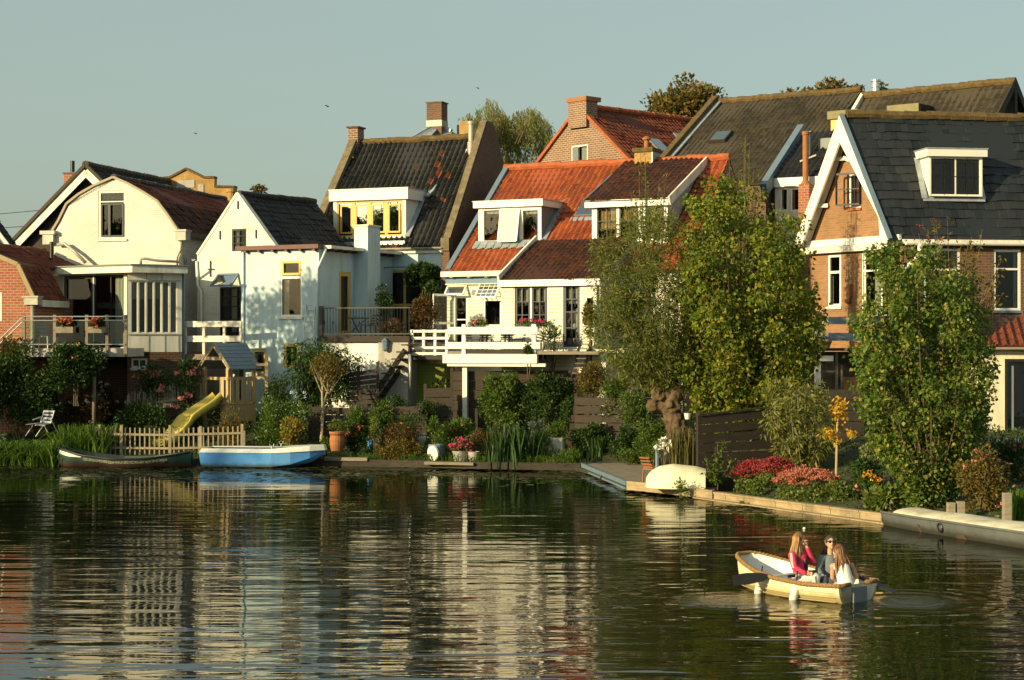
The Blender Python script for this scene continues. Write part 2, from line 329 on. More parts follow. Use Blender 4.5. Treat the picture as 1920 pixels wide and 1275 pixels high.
# ---------------------------------------------------------------- building helpers
def wall(par, fr, outline, holes=(), mat=None, v=0, depth=.16, mb=None, name='wall', build=True):
    """one wall with real openings: outline and holes in (u, z); reveals run `depth` into the house"""
    mb = mb or MB()
    def clip(poly, ax, lim, keep_lo):
        out = []
        for i in range(len(poly)):
            a, b = poly[i], poly[(i + 1) % len(poly)]; ia = (a[ax] <= lim) == keep_lo or abs(a[ax] - lim) < 1e-9; ib = (b[ax] <= lim) == keep_lo or abs(b[ax] - lim) < 1e-9
            if ia: out.append(a)
            if ia != ib:
                t = (lim - a[ax]) / (b[ax] - a[ax]); out.append((a[0] + (b[0] - a[0]) * t, a[1] + (b[1] - a[1]) * t))
        return out
    if holes:
        us = sorted({x for h_ in holes for x in (h_[0], h_[2])}); us = [-1e4] + us + [1e4]
        for a, b in zip(us, us[1:]):
            col = [tuple(p) for p in outline]
            col = clip(clip(col, 0, a, False), 0, b, True)
            if len(col) < 3: continue
            hs = sorted((h_[1], h_[3]) for h_ in holes if h_[0] < (a + b) / 2 < h_[2]); lo = -1e4
            for z0, z1 in hs + [(1e4, 1e4)]:
                if z0 > lo:
                    c = clip(clip(col, 1, lo, False), 1, z0, True)
                    if len(c) >= 3: mb.face([fr.w(p[0], v, p[1]) for p in c], c)
                lo = max(lo, z1)
    else:
        flat = [V((u, z, 0)) for u, z in outline]
        for t in tessellate_polygon([flat]):
            mb.face([fr.w(flat[i].x, v, flat[i].y) for i in t], [(flat[i].x, flat[i].y) for i in t])
    for u0, z0, u1, z1 in holes:
        for a, b in (((u0, z0), (u1, z0)), ((u1, z0), (u1, z1)), ((u1, z1), (u0, z1)), ((u0, z1), (u0, z0))):
            mb.face([fr.w(a[0], v, a[1]), fr.w(b[0], v, b[1]), fr.w(b[0], v + depth, b[1]), fr.w(a[0], v + depth, a[1])],
                    [a, b, (b[0] + depth, b[1]), (a[0] + depth, a[1])])
    return mb.build(name, mat, par) if build else mb
def window(par, fr, r, v=0, cols=1, rows=(), fmat=None, fw=.07, mw=.045, inset=.07, glass='glass', room=1.0, curtain=(), cmat='curtain',
           sill=None, name='window', label=None, sash=None, smat=None):
    """frame (part) with pane, room and curtain as its sub-parts; r is the opening (u0,z0,u1,z1)"""
    u0, z0, u1, z1 = r; a, b = v + inset - .05, v + inset + .01; mb = MB()
    mb.box(fr, u0, a, z0, u0 + fw, b, z1).box(fr, u1 - fw, a, z0, u1, b, z1)
    mb.box(fr, u0 + fw, a, z0, u1 - fw, b, z0 + fw).box(fr, u0 + fw, a, z1 - fw, u1 - fw, b, z1)
    if not hasattr(cols, '__len__'): cols = [i / cols for i in range(1, cols)]
    for c in cols:
        c = u0 + (u1 - u0) * c; mb.box(fr, c - mw / 2, a + .008, z0 + fw, c + mw / 2, b - .004, z1 - fw)
    for c in rows:
        c = z0 + (z1 - z0) * c; mb.box(fr, u0 + fw, a + .004, c - mw / 2, u1 - fw, b - .002, c + mw / 2)
    w = mb.build(name, fmat or M['white_clean'], par)
    if label: w['label'] = label
    if sash:      # inner sash of another colour
        s = MB(); e = fw
        xs = [u0 + fw] + [u0 + (u1 - u0) * c for c in cols] + [u1 - fw]
        zs = [z0 + fw] + [z0 + (z1 - z0) * c for c in rows] + [z1 - fw]
        for i in range(len(xs) - 1):
            for j in range(len(zs) - 1):
                p, q, rr, t = xs[i] + mw / 2, xs[i + 1] - mw / 2, zs[j] + mw / 2, zs[j + 1] - mw / 2; k = sash
                s.box(fr, p, a + .014, rr, p + k, b, t).box(fr, q - k, a + .014, rr, q, b, t).box(fr, p + k, a + .014, rr, q - k, b, rr + k).box(fr, p + k, a + .014, t - k, q - k, b, t)
        s.build('sash', smat, w)
    g = MB(); g.face([fr.w(u0 + .02, b - .012, z0 + .02), fr.w(u1 - .02, b - .012, z0 + .02), fr.w(u1 - .02, b - .012, z1 - .02), fr.w(u0 + .02, b - .012, z1 - .02)])
    g.build('pane', M[glass], w)
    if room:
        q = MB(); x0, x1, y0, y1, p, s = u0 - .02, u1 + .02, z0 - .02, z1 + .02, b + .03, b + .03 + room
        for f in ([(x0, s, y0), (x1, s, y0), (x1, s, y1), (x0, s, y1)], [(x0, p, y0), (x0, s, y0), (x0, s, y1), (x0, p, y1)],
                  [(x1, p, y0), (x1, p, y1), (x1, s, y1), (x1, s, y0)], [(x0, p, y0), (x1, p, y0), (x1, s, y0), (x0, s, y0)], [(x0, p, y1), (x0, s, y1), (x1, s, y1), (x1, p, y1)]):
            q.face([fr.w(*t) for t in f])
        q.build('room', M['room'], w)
    for c0, c1, d0, d1 in curtain:
        q = MB(); n = max(6, int((c1 - c0) * (u1 - u0) / .06)); t = b + .09
        za, zb = z0 + (z1 - z0) * d0, z0 + (z1 - z0) * d1; pr = None
        for i in range(n + 1):
            uu = u0 + (u1 - u0) * (c0 + (c1 - c0) * i / n); vv = t + .022 * math.sin(i * 1.9)
            if pr: q.face([fr.w(pr[0], pr[1], za), fr.w(uu, vv, za), fr.w(uu, vv, zb), fr.w(pr[0], pr[1], zb)])
            pr = (uu, vv)
        q.build('curtain', M[cmat], w)
    if sill:
        MB().box(fr, u0 - .06, v - .07, z0 - .09, u1 + .06, v + .03, z0 - .003).build('sill', sill, w)
    return w
def tiles(par, O, ex, ey, Wd, Hd, mat, tw=.23, ch=.30, amp=.035, lift=.026, clip=(), flat=False, name='roof', thick=.1, sag=.03, seg=5, seed=0):
    """tiled roof slope as real geometry: rolls across, lapped courses up the slope; clip = [(point, normal kept side)]"""
    O = V(O); ex = V(ex).normalized(); ey = V(ey).normalized(); n = ex.cross(ey).normalized()
    nx = max(1, round(Wd / tw)); ny = max(1, round(Hd / ch)); tw = Wd / nx; ch = Hd / ny; rng = np.random.default_rng(seed + 11)
    if flat: ks = [0, .03, .97, 1]; pr = [-.4, 0, 0, -.4]
    else: ks = [i / seg for i in range(seg)] + [1]; pr = [(.5 + .5 * math.cos(2 * math.pi * (k - .22))) ** 1.6 * 1.5 - .45 for k in ks]
    vs = []; fs = []; uv = []; ph = rng.random(4) * 6
    def sg(x, y): return sag * (math.sin(x * 1.1 + ph[0]) + math.sin(y * 1.4 + ph[1]) + .6 * math.sin(x * 2.7 + y + ph[2]))
    for j in range(ny):
        y0 = j * ch; y1 = (j + 1) * ch + .02
        for i in range(nx):
            jit = rng.normal(0, .010); slip = rng.normal(0, .011) + (-.05 if rng.random() < .012 else 0); base = len(vs)
            off = (.5 * tw if (flat and j % 2) else 0)
            for k, h in zip(ks, pr):
                x = (i + k) * tw + off; s = sg(x, y0); a = h * amp + jit
                p = O + ex * x
                vs += [p + ey * (y0 + slip) + n * (s - .004), p + ey * (y0 + slip) + n * (s + lift + a), p + ey * y1 + n * (sg(x, y1) + a * .9)]
            for q in range(len(ks) - 1):
                b0 = base + q * 3; b1 = b0 + 3
                fs += [(b0, b1, b1 + 1, b0 + 1), (b0 + 1, b1 + 1, b1 + 2, b0 + 2)]
                uu = [(i + .5, j + .5)] * 4
                uv += [[(i + .1, j + .1)] * 4, [(i + .1 + ks[q] * .8, j + .1), (i + .1 + ks[q + 1] * .8, j + .1), (i + .1 + ks[q + 1] * .8, j + .9), (i + .1 + ks[q] * .8, j + .9)]]
    mb = MB(); mb.mesh(vs, fs); mb.uvs = uv; mb.has_uv = True
    c = [O, O + ex * Wd, O + ex * Wd + ey * Hd, O + ey * Hd]; m0 = len(mb.f)
    mb.hexa([p - n * thick for p in c] + [p - n * .012 for p in c])
    if clip:
        me = bpy.data.meshes.new('t'); me.from_pydata(mb.v, [], mb.f); l = me.uv_layers.new(name="UVMap"); l.data.foreach_set("uv", [x for f in mb.uvs for t in f for x in t])
        bm = bmesh.new(); bm.from_mesh(me)
        for p, nn in clip:
            bmesh.ops.bisect_plane(bm, geom=bm.verts[:] + bm.edges[:] + bm.faces[:], plane_co=V(p), plane_no=V(nn), clear_inner=True)
        bmesh.ops.translate(bm, verts=bm.verts, vec=-(wloc(par))); bm.to_mesh(me); bm.free(); me.name = name
        return link_mesh(name, me, mat, par)
    return mb.build(name, mat, par)
def ridge(par, a, b, mat, r=.13, step=.36, name='ridge', seed=0):
    a = V(a); b = V(b); d = b - a; n = max(1, int(d.length / step)); mb = MB(); rng = random.Random(seed)
    for i in range(n):
        p = a + d * (i / n); q = a + d * ((i + 1.08) / n); j = V((0, 0, rng.uniform(-.02, .02)))
        mb.tube([p + j, q + j], [r * 1.06, r * .94], 8)
    return mb.build(name, mat, par)
def slope_n(fr, rise, run):     # unit vector up a slope that climbs along +v
    return (fr.v * run + V((0, 0, rise))).normalized(), math.hypot(rise, run)
def chimney(mb, fr, u, v, z0, z1, a, b, cap=.05):
    for f in (0, 1, 2, 3):
        pts = [(u, v), (u + a, v), (u + a, v + b), (u, v + b)]; p, q = pts[f], pts[(f + 1) % 4]; L = a if f % 2 == 0 else b
        mb.face([fr.w(p[0], p[1], z0), fr.w(q[0], q[1], z0), fr.w(q[0], q[1], z1), fr.w(p[0], p[1], z1)], [(0, z0), (L, z0), (L, z1), (0, z1)])
    mb.face([fr.w(u, v, z1), fr.w(u + a, v, z1), fr.w(u + a, v + b, z1), fr.w(u, v + b, z1)], [(0, 0), (a, 0), (a, b), (0, b)])
    return mb
def sheet(mb, pts, uv=None): return mb.face(pts, uv)
def sidewall(par, fr, u, pts, mat, holes=(), name='wall', depth=-.14):
    """wall seen from its +u side; pts in (v, z)"""
    s = fr.side(u); return wall(par, s, pts, holes, mat, 0, depth=-depth if depth < 0 else depth, name=name)
# ---------------------------------------------------------------- ground, water
BX = [(-400, 57.9), (-17, 57.9), (-9, 57.6), (-4, 56.6), (-1, 55.6), (2.25, 55.0), (3.22, 47.9), (5.0, 45.6), (8.6, 39.7), (10.6, 35.6), (14, 30), (60, -60), (400, -60)]
def YB(x):
    for (a, b), (c, d) in zip(BX, BX[1:]):
        if a <= x <= c: return b + (d - b) * (x - a) / (c - a)
    return BX[-1][1]
def GZ(x, y):
    d = (y - YB(x)) * (1 if x < 2 else .62)
    if d < 0: return -.9
    if 2 < x < 6.7 and y < 56.8: return .1
    for (a, b), (c, e) in zip([(0, .12), (2, .38), (4, .75), (7, 1.2), (10, 1.5), (14, 1.9), (999, 2)], [(2, .38), (4, .75), (7, 1.2), (10, 1.5), (14, 1.9), (999, 2), (9999, 2)]):
        if d <= c: return b + (e - b) * (d - a) / (c - a)
    return 2
m, n, b = _new('garden_soil'); vec = _map(n)
t = _noise(n, vec, 1.4, 8, .7); r = _ramp(n, [(.35, (.035, .027, .018)), (.55, (.05, .055, .02)), (.7, (.03, .05, .015))]); n.links.new(t.outputs[0], r.inputs[0]); n.links.new(r.outputs[0], b.inputs['Base Color'])
b.inputs['Roughness'].default_value = .95; t = _noise(n, vec, 12, 6, .7); _bump(n, b, t.outputs[0], .8, .05); M['soil'] = m
xs = [-400, -200, -90, -50, -30] + [-22 + .5 * i for i in range(93)] + [27, 32, 40, 60, 90, 200, 400]
ds = [-3.0, -.02, 0.0, .5, 1, 1.6, 2.4, 3.4, 4.6, 6, 8, 10, 13, 17, 30, 80, 300, 1800]
vs = []; fs = []
for x in xs:
    for d in ds:
        y = YB(x) + d; z = GZ(x, y) if d >= 0 else (-1.2 if d < -1 else -1.1)
        if d > .4: z += .05 * math.sin(x * 2.3 + y * 1.7) + .04 * math.sin(x * 5.1 - y * 3.3)
        vs.append((x, y, z))
nd = len(ds)
for i in range(len(xs) - 1):
    for j in range(nd - 1): fs.append((i * nd + j, (i + 1) * nd + j, (i + 1) * nd + j + 1, i * nd + j + 1))
o = MB().mesh(vs, fs).build('ground', M['soil'], smooth=True); tag(o, kind='structure')
o = MB().face([(-1500, -800, -1.3), (1500, -800, -1.3), (1500, 2500, -1.3), (-1500, 2500, -1.3)]).build('canal_bed', M['soil']); tag(o, kind='structure')

m, n, b = _new('canal_water'); n.nodes.remove(b)
tc = n.nodes.new('ShaderNodeTexCoord')
def wv(scale, det, rough=.5, rot=0, dist=0.):
    mp = n.nodes.new('ShaderNodeMapping'); mp.inputs['Scale'].default_value = scale; mp.inputs['Rotation'].default_value = (0, 0, rot)
    n.links.new(tc.outputs['Object'], mp.inputs[0]); t = n.nodes.new('ShaderNodeTexNoise'); t.inputs['Scale'].default_value = 1; t.inputs['Detail'].default_value = det
    t.inputs['Roughness'].default_value = rough; t.inputs['Distortion'].default_value = dist; n.links.new(mp.outputs[0], t.inputs['Vector']); return t.outputs[0]
def mth(op, a, c=None):
    q = n.nodes.new('ShaderNodeMath'); q.operation = op
    for i, x in enumerate((a, c)):
        if x is None: continue
        if isinstance(x, (int, float)): q.inputs[i].default_value = x
        else: n.links.new(x, q.inputs[i])
    return q.outputs[0]
swell = wv((.32, 1.7, 1), 1, .4, R(3), .5); chop = wv((.9, 4.4, 1), 1, .5, R(-4), .4); fine = wv((7, 14, 1), 2, .6, R(9))
patch = wv((.05, .11, 1), 2, .5, 0)
sx = n.nodes.new('ShaderNodeSeparateXYZ'); n.links.new(tc.outputs['Object'], sx.inputs[0])
far = n.nodes.new('ShaderNodeMapRange'); far.inputs['From Min'].default_value = 27; far.inputs['From Max'].default_value = 50; far.inputs['To Min'].default_value = 1.05; far.inputs['To Max'].default_value = .3
n.links.new(sx.outputs['Y'], far.inputs['Value'])
pr = n.nodes.new('ShaderNodeMapRange'); pr.inputs['From Min'].default_value = .38; pr.inputs['From Max'].default_value = .62; pr.inputs['To Min'].default_value = .55; pr.inputs['To Max'].default_value = 1.25
n.links.new(patch, pr.inputs['Value'])
hgt = mth('ADD', mth('ADD', mth('MULTIPLY', swell, .030), mth('MULTIPLY', chop, .0095)), mth('MULTIPLY', fine, .0005))
hgt = mth('MULTIPLY', mth('MULTIPLY', hgt, far.outputs[0]), pr.outputs[0])
rough_ = wv((5.5, 9, 1), 3, .6, .4)
for cx, cy, amp, k_ in ((6.35, 27.45, .011, 17), (3.55, 27.5, .007, 17)):     # rings and churned water where the oars dip
    ds_ = n.nodes.new('ShaderNodeVectorMath'); ds_.operation = 'DISTANCE'; n.links.new(tc.outputs['Object'], ds_.inputs[0]); ds_.inputs[1].default_value = (cx, cy, 0); dd = ds_.outputs['Value']
    dec = mth('POWER', 2.718, mth('MULTIPLY', dd, -.9)); core = mth('POWER', 2.718, mth('MULTIPLY', mth('MULTIPLY', dd, dd), -2.2))
    hgt = mth('ADD', hgt, mth('ADD', mth('MULTIPLY', mth('MULTIPLY', mth('SINE', mth('MULTIPLY', dd, k_)), dec), amp), mth('MULTIPLY', mth('MULTIPLY', rough_, core), .05)))
bu = n.nodes.new('ShaderNodeBump'); bu.inputs['Strength'].default_value = 1; bu.inputs['Distance'].default_value = 1; n.links.new(hgt, bu.inputs['Height'])
gl = n.nodes.new('ShaderNodeBsdfGlossy'); gl.inputs['Roughness'].default_value = .02; n.links.new(bu.outputs[0], gl.inputs['Normal'])
df = n.nodes.new('ShaderNodeBsdfDiffuse'); df.inputs[0].default_value = (.006, .009, .005, 1)
fr = n.nodes.new('ShaderNodeFresnel'); fr.inputs[0].default_value = 3.8; n.links.new(bu.outputs[0], fr.inputs['Normal'])
ms = n.nodes.new('ShaderNodeMixShader'); n.links.new(fr.outputs[0], ms.inputs[0]); n.links.new(df.outputs[0], ms.inputs[1]); n.links.new(gl.outputs[0], ms.inputs[2])
n.links.new(ms.outputs[0], n.nodes['Material Output'].inputs[0]); M['water'] = m
o = MB().face([(-400, -200, 0), (400, -200, 0), (400, 60, 0), (-400, 60, 0)]).build('water', M['water']); tag(o, kind='structure'); o.location = (0, 0, 0)
o.data.vertices.foreach_set('co', [-400, -200, 0, 400, -200, 0, 400, 60, 0, -400, 60, 0])

# ---------------------------------------------------------------- roofs helper
def gable_roof(par, f, uL, uR, ur, ze, zr, v0, v1, mat, oh=.15, left=True, right=True, seed=0, **k):
    if right:
        e = (f.u * (ur - uR) + V((0, 0, zr - ze))); L = e.length; e.normalize()
        tiles(par, f.w(uR, v0, ze) - e * oh, f.v, e, v1 - v0, L + oh, mat, seed=seed, **k)
    if left:
        e = (f.u * (ur - uL) + V((0, 0, zr - ze))); L = e.length; e.normalize()
        tiles(par, f.w(uL, v1, ze) - e * oh, -f.v, e, v1 - v0, L + oh, mat, seed=seed + 1, **k)
def house(name, label, f, u=0, v=0, z=1.5):
    return thing(name, label, 'house', f.w(u, v, z))
def bar(par, name, mat, a, b, w, h, up=(0, 0, 1)): return MB().beam(a, b, w, h, up).build(name, mat, par)
def pipe(par, name, mat, pts, r=.045): return MB().tube(pts, r, 8).build(name, mat, par, smooth=True)
def gutter(par, a, b, mat, r=.075, name='gutter'):
    a = V(a); b = V(b); d = (b - a).normalized(); s = d.cross(V((0, 0, 1))); vs = []; mb = MB(); n = 7
    for p in (a, b):
        for k in range(n): t = math.pi * k / (n - 1); vs.append(p + s * math.cos(t) * r - V((0, 0, math.sin(t) * r)))
        for k in range(n): t = math.pi * (n - 1 - k) / (n - 1); vs.append(p + s * math.cos(t) * r * .82 - V((0, 0, math.sin(t) * r * .82)))
    q = 2 * n; mb.mesh(vs, [(i, (i + 1) % q, q + (i + 1) % q, q + i) for i in range(q)] + [tuple(range(q)), tuple(range(2 * q - 1, q - 1, -1))])
    return mb.build(name, mat, par)

# ---------------------------------------------------------------- red brick house, far left (mansard gable)
f = Fr(PX(62, 62), 62, -10)
h = house('brick_house', 'red brick house with a steep red mansard roof at the left photo edge', f)
pt = lambda x, y: f.uz(x, y)
foot, knee, k2, top = pt(62, 557), pt(33, 496), pt(0, 482), pt(-60, 455); gl_ = pt(-2, 560)
r0 = f.rect(-22, 548, 3, 602)
wall(h, f, [(-7, .8), (0, .8), foot, knee, k2, top, (2 * top[0] - k2[0], k2[1]), (-7, foot[1])], [r0], M['red_brick'])
window(h, f, r0, fmat=M['white_clean'], curtain=[(0, .3, 0, 1)])
fl, kl, tl = [f.w(a[0], 0, a[1]) for a in (foot, knee, top)]
sidewall(h, f, foot[0], [(0, .8), (7, .8), (7, foot[1]), (0, foot[1])], M['red_brick'])
sl = (kl - fl); tiles(h, fl - sl.normalized() * .12, f.v, sl, 2.6, sl.length + .1, M['red_tile'], tw=.2, ch=.31, seed=3)
sl = (tl - kl); tiles(h, kl, f.v, sl, 6.3, sl.length, M['red_tile'], tw=.2, ch=.29, seed=4)
tl2 = f.w(2 * top[0] - knee[0], 0, knee[1]); sl = tl - tl2; tiles(h, tl2 + f.v * 6.3, -f.v, sl, 6.3, sl.length, M['red_tile'], seed=5)
ridge(h, tl, tl + f.v * 6.3, M['red_tile'], .12)
mb = MB()
for a, b in ((fl, kl), (kl, tl)): mb.beam(a - f.v * .04 + V((.02, 0, 0)), b - f.v * .04 + V((.02, 0, 0)), .07, .16)
mb.build('bargeboard', pm('tan_bargeboard', (.36, .27, .15), .7, .15, 3, .1), h)
mb = MB(); mb.box(f, foot[0] - .3, -.1, foot[1] - .28, foot[0] + .22, .25, foot[1] - .02); mb.box(f, foot[0] - .38, -.14, foot[1] - .02, foot[0] + .26, .3, foot[1] + .04)
mb.build('hopper_head', M['zinc'], h); pipe(h, 'downpipe', M['zinc'], [f.w(foot[0] - .05, .05, foot[1] - .28), f.w(foot[0] - .05, .05, 1)], .07)
mb = MB(); mb.box(f, foot[0] + .05, .3, foot[1] - .34, foot[0] + .22, 2.6, foot[1] - .1); mb.build('eave_board', M['white'], h)
p = f.w(knee[0] + .0, 4.7, knee[1]) ; q = P(97, 475, 66.6)
mb = MB(); mb.tube([q - V((0, 0, .5)), q + V((0, 0, .45))], .085, 10); mb.box(Fr(q.x, q.y, 0), -.3, -.05, -.55, .35, .05, -.48); mb.build('vent_pipe', M['black'], h, smooth=False)

# ---------------------------------------------------------------- flat roofed white extension with bay
A, B, C_ = (PX(75, 65.6), 65.6), (PX(248, 63.1), 63.1), (PX(352, 64.1), 64.1)
f1 = Fr.two(A, B); f2 = Fr.two(B, C_)
h = house('white_extension', 'flat roofed white extension with sliding glass doors and a narrow windowed bay', f1, 2)
zt, zb = f1.uz(248, 497.5)[1], f1.uz(248, 510.5)[1]
mb = MB(); mb.prism([V((A[0], A[1], zb)), V((B[0], B[1], zb)), V((C_[0], C_[1], zb)), f2.w(f2.L, 4, zb), f1.w(0, 4.2, zb)], (0, 0, zt - zb)); mb.build('flat_roof', M['white'], h)
mb = MB(); mb.prism([V((*A, zt + .003)) - f1.v * .06, V((*B, zt + .003)) - f1.v * .06, V((*C_, zt + .003)) - f2.v * .06 + f2.u * .05, f2.w(f2.L + .05, 4, zt + .003), f1.w(-.05, 4.2, zt + .003)], (0, 0, .05)); mb.build('roof_felt', M['grey_paint'], h)
fw_ = Fr(*f1.w(0, .42, 0).xy, f1.th); dk = 3.92
r1 = fw_.rect(120, 517, 174, 650); r2 = fw_.rect(176, 517, 232, 650); r1 = (r1[0], dk, r1[2], r1[3]); r2 = (r2[0], dk, r2[2], r1[3])
ub = fw_.uz(238, 580)[0]
wall(h, fw_, [(.55, dk - .3), (ub, dk - .3), (ub, zb), (.55, zb)], [r1, r2], M['white'])
window(h, fw_, r1, fmat=M['black'], fw=.13, name='sliding_door', room=2.2, curtain=[(.02, .16, 0, 1)])
window(h, fw_, r2, fmat=M['black'], fw=.07, cols=[.55], name='sliding_door', room=2.2, curtain=[(.62, .95, .0, 1)])
g2 = Fr.two((PX(239, 63.5), 63.5), (PX(341, 64.35), 64.35)); holes = []
for i in range(6):
    a = 246 + i * 14.7; holes.append(g2.rect(a, 528, a + 12.3, 624))
zf = g2.uz(290, 660)[1]
wall(h, g2, [(0, zf), (g2.L, zf), (g2.L, zb), (0, zb)], holes, M['white'])
for i, r in enumerate(holes): window(h, g2, r, fmat=M['white'], fw=.028, curtain=[(0, 1, .66, 1)] if i < 4 else [(.4, 1, 0, 1)], room=1.2)
s = g2.side(g2.L); wall(h, s, [(0, zf), (2.6, zf), (2.6, zb), (0, zb)], [], M['white'])
mb = MB()
for x in (279, 309, 335): u = g2.uz(x, 640)[0]; mb.box(g2, u - .015, -.012, zf, u + .015, 0, g2.uz(x, 628)[1])
for y in (526, 627): z = g2.uz(290, y)[1]; mb.box(g2, .02, -.03, z - .02, g2.L - .02, 0, z + .02)
for x in (275, 304): u = g2.uz(x, 520)[0]; mb.box(g2, u - .015, -.012, g2.uz(x, 525)[1] + .02, u + .015, 0, zb)
mb.build('panel_bead', M['zinc'], h)
wall(h, g2, [(.1, .8), (g2.L + 1, .8), (g2.L + 1, zf), (.1, zf)], [g2.rect(252, 672, 282, 690)], M['dark_brick'], v=.5, name='basement_wall')
window(h, g2, g2.rect(252, 672, 282, 690), v=.5, cols=2, sill=M['white'])
wall(h, fw_, [(0, .8), (ub + .2, .8), (ub + .2, dk), (0, dk)], [], M['dark_brick'], v=.9, name='basement_wall')
mb = MB(); c = g2.w(.25, 0, 0); pipe(h, 'downpipe', M['blue_grey'], [g2.w(g2.L + .12, .25, zb), g2.w(g2.L + .12, .25, 1.2)], .06)
# roof clutter: bent conduit
pipe(h, 'roof_pipe', M['zinc'], [P(264, 495, 66), P(264, 486, 66), P(272, 485, 66), P(300, 489, 66.2), P(340, 491, 66.4)], .05)
# terrace of the extension
h = thing('terrace', 'concrete terrace slab with steel posts and glass railing before the sliding doors', 'terrace', P(150, 660, 61.3))
fd = Fr.two((PX(44, 61.35), 61.35), (PX(236, 61.1), 61.1)); L = fd.L
MB().box(fd, 0, 0, dk - .32, L, 2.3, dk - .02).build('slab', M['grey_render'], h)
for x in (45, 103, 163, 201, 236): u = fd.uz(x, 620)[0]; MB().box(fd, u - .055, -.06, dk - .3, u + .055, .05, dk + 1.18).build('post', M['grey_wood'], h)
mb = MB()
for z in (1.12, .98, .12): mb.tube([fd.w(0, -.08, dk + z), fd.w(L, -.08, dk + z)], .022, 6)
mb.build('rail', M['steel'], h)
for a, b in ((45, 103), (103, 163), (163, 201), (201, 236)):
    u0, u1 = fd.uz(a, 620)[0] + .1, fd.uz(b, 620)[0] - .1; MB().box(fd, u0, -.02, dk + .1, u1, -.005, dk + .95).build('glass_panel', M['glass_panel'], h)
mb = MB(); a0 = fd.w(0, 0, dk + 1.12)
for k in (0, -.16): mb.tube([a0 + V((0, 0, k)), a0 + V((-1.15, .2, -1.05 + k))], .025, 6)
mb.tube([a0 + V((0, 0, -1.25)), a0 + V((-1.15, .2, -2.4))], .02, 6)
mb.build('stair_rail', M['steel'], h)
for x in (174,): pipe(h, 'prop', M['grey_wood'], [fd.w(fd.uz(x, 690)[0], .15, 1), fd.w(fd.uz(x, 690)[0], .15, dk - .3)], .07)
for i in range(7): MB().box(fd, -.25 - i * .26, .1, dk - .3 - i * .24, .02 - i * .26, 1.1, dk - .24 - i * .24).build('step', M['grey_wood'], h)

# ---------------------------------------------------------------- white gambrel house
f = Fr.px(99, 69.0, -14)
h = house('gambrel_house', 'white painted brick house with a rounded mansard gable and red tiles', f, 2)
prof = [(99, 433), (110.5, 414), (125.5, 383), (148, 365), (176, 349), (213, 333), (241, 345), (271, 362), (296, 378), (316, 405), (333, 431)]
pu = [f.uz(*p) for p in prof]; uR = pu[-1][0] + .12
rw = f.rect(184, 357, 236, 448)
wall(h, f, [(0, 1), (uR, 1), (uR, pu[-1][1]), *reversed(pu[1:-1]), (0, pu[0][1])], [rw], M['white_brick'])
window(h, f, rw, fmat=M['white'], rows=[.77], fw=.10, cols=[], sash=None, curtain=[(.05, .95, .82, 1)], sill=M['white'])
cu = f.rect(190, 382, 232, 444)
mb = MB(); a, b, c, d = cu; uu = a + (c - a) * .42
mb.box(f, a, -.02, b, a + .05, .04, d).box(f, uu - .1, -.03, b, uu, .05, d).box(f, c - .06, -.02, b, c, .04, d).box(f, a + .05, -.02, d - .05, c - .06, .04, d).box(f, a + .05, -.02, b, c - .06, .04, b + .06)
mb.build('sash', M['dark_paint'], h)
D = 11
sidewall(h, f, uR, [(0, 1), (D, 1), (D, pu[-1][1] - .1), (0, pu[-1][1] - .1)], M['white_brick'])
W3 = lambda q, v=0: f.w(q[0], v, q[1])
for i, (a, b) in enumerate(((10, 8), (8, 5))):
    p, q = W3(pu[a], .03), W3(pu[b], .03); e = q - p
    tiles(h, p - e.normalized() * (.1 if i == 0 else 0), f.v, e, D, e.length + .08, M['old_red_tile'] if i == 0 else M['red_tile'], ch=.32, seed=20 + i, amp=.03)
for i, (a, b) in enumerate(((0, 2), (2, 5))):
    p, q = W3(pu[a], D), W3(pu[b], D); e = q - p; tiles(h, p, -f.v, e, D, e.length, M['old_red_tile'], seed=24 + i)
ridge(h, W3(pu[5]), W3(pu[5], D), M['ink_tile'], .14)
mb = MB()
for a, b in zip(pu, pu[1:]): mb.beam(W3(a, -.03) + V((0, 0, .02)), W3(b, -.03) + V((0, 0, .02)), .1, .09)
mb.build('verge', M['brown_brick'], h)
bar(h, 'eave_board', M['dark_paint'], f.w(uR + .1, .1, pu[-1][1] - .16), f.w(uR + .1, D, pu[-1][1] - .16), .12, .2)
mb = MB(); mb.box(f, uR - .12, -.22, pu[-1][1] - .42, uR + .32, .25, pu[-1][1] - .08); mb.box(f, uR - .2, -.26, pu[-1][1] - .08, uR + .36, .3, pu[-1][1]); mb.build('hopper_head', M['zinc'], h)
pipe(h, 'downpipe', M['zinc'], [f.w(uR + .08, -.05, pu[-1][1] - .42), f.w(uR + .05, -.1, pu[-1][1] - .8), f.w(uR - .1, -.1, pu[-1][1] - 1.1), f.w(uR - .1, -.1, pu[-1][1] - 1.6)], .045)
mb = MB(); mb.box(f, -.35, -.2, pu[0][1] - .55, .12, .2, pu[0][1] - .15); mb.box(f, -.45, -.25, pu[0][1] - .15, .2, .25, pu[0][1]); mb.build('hopper_head', M['zinc'], h)
pipe(h, 'waste_pipe', M['zinc'], [P(304, 471, 68), P(335, 472, 68), P(345, 480, 68), P(347, 493, 68)], .09)
pipe(h, 'roof_drain', M['zinc'], [P(108, 459, 68.8), P(122, 457, 68.6), P(140, 472, 68.4), P(160, 492, 68.2)], .07)

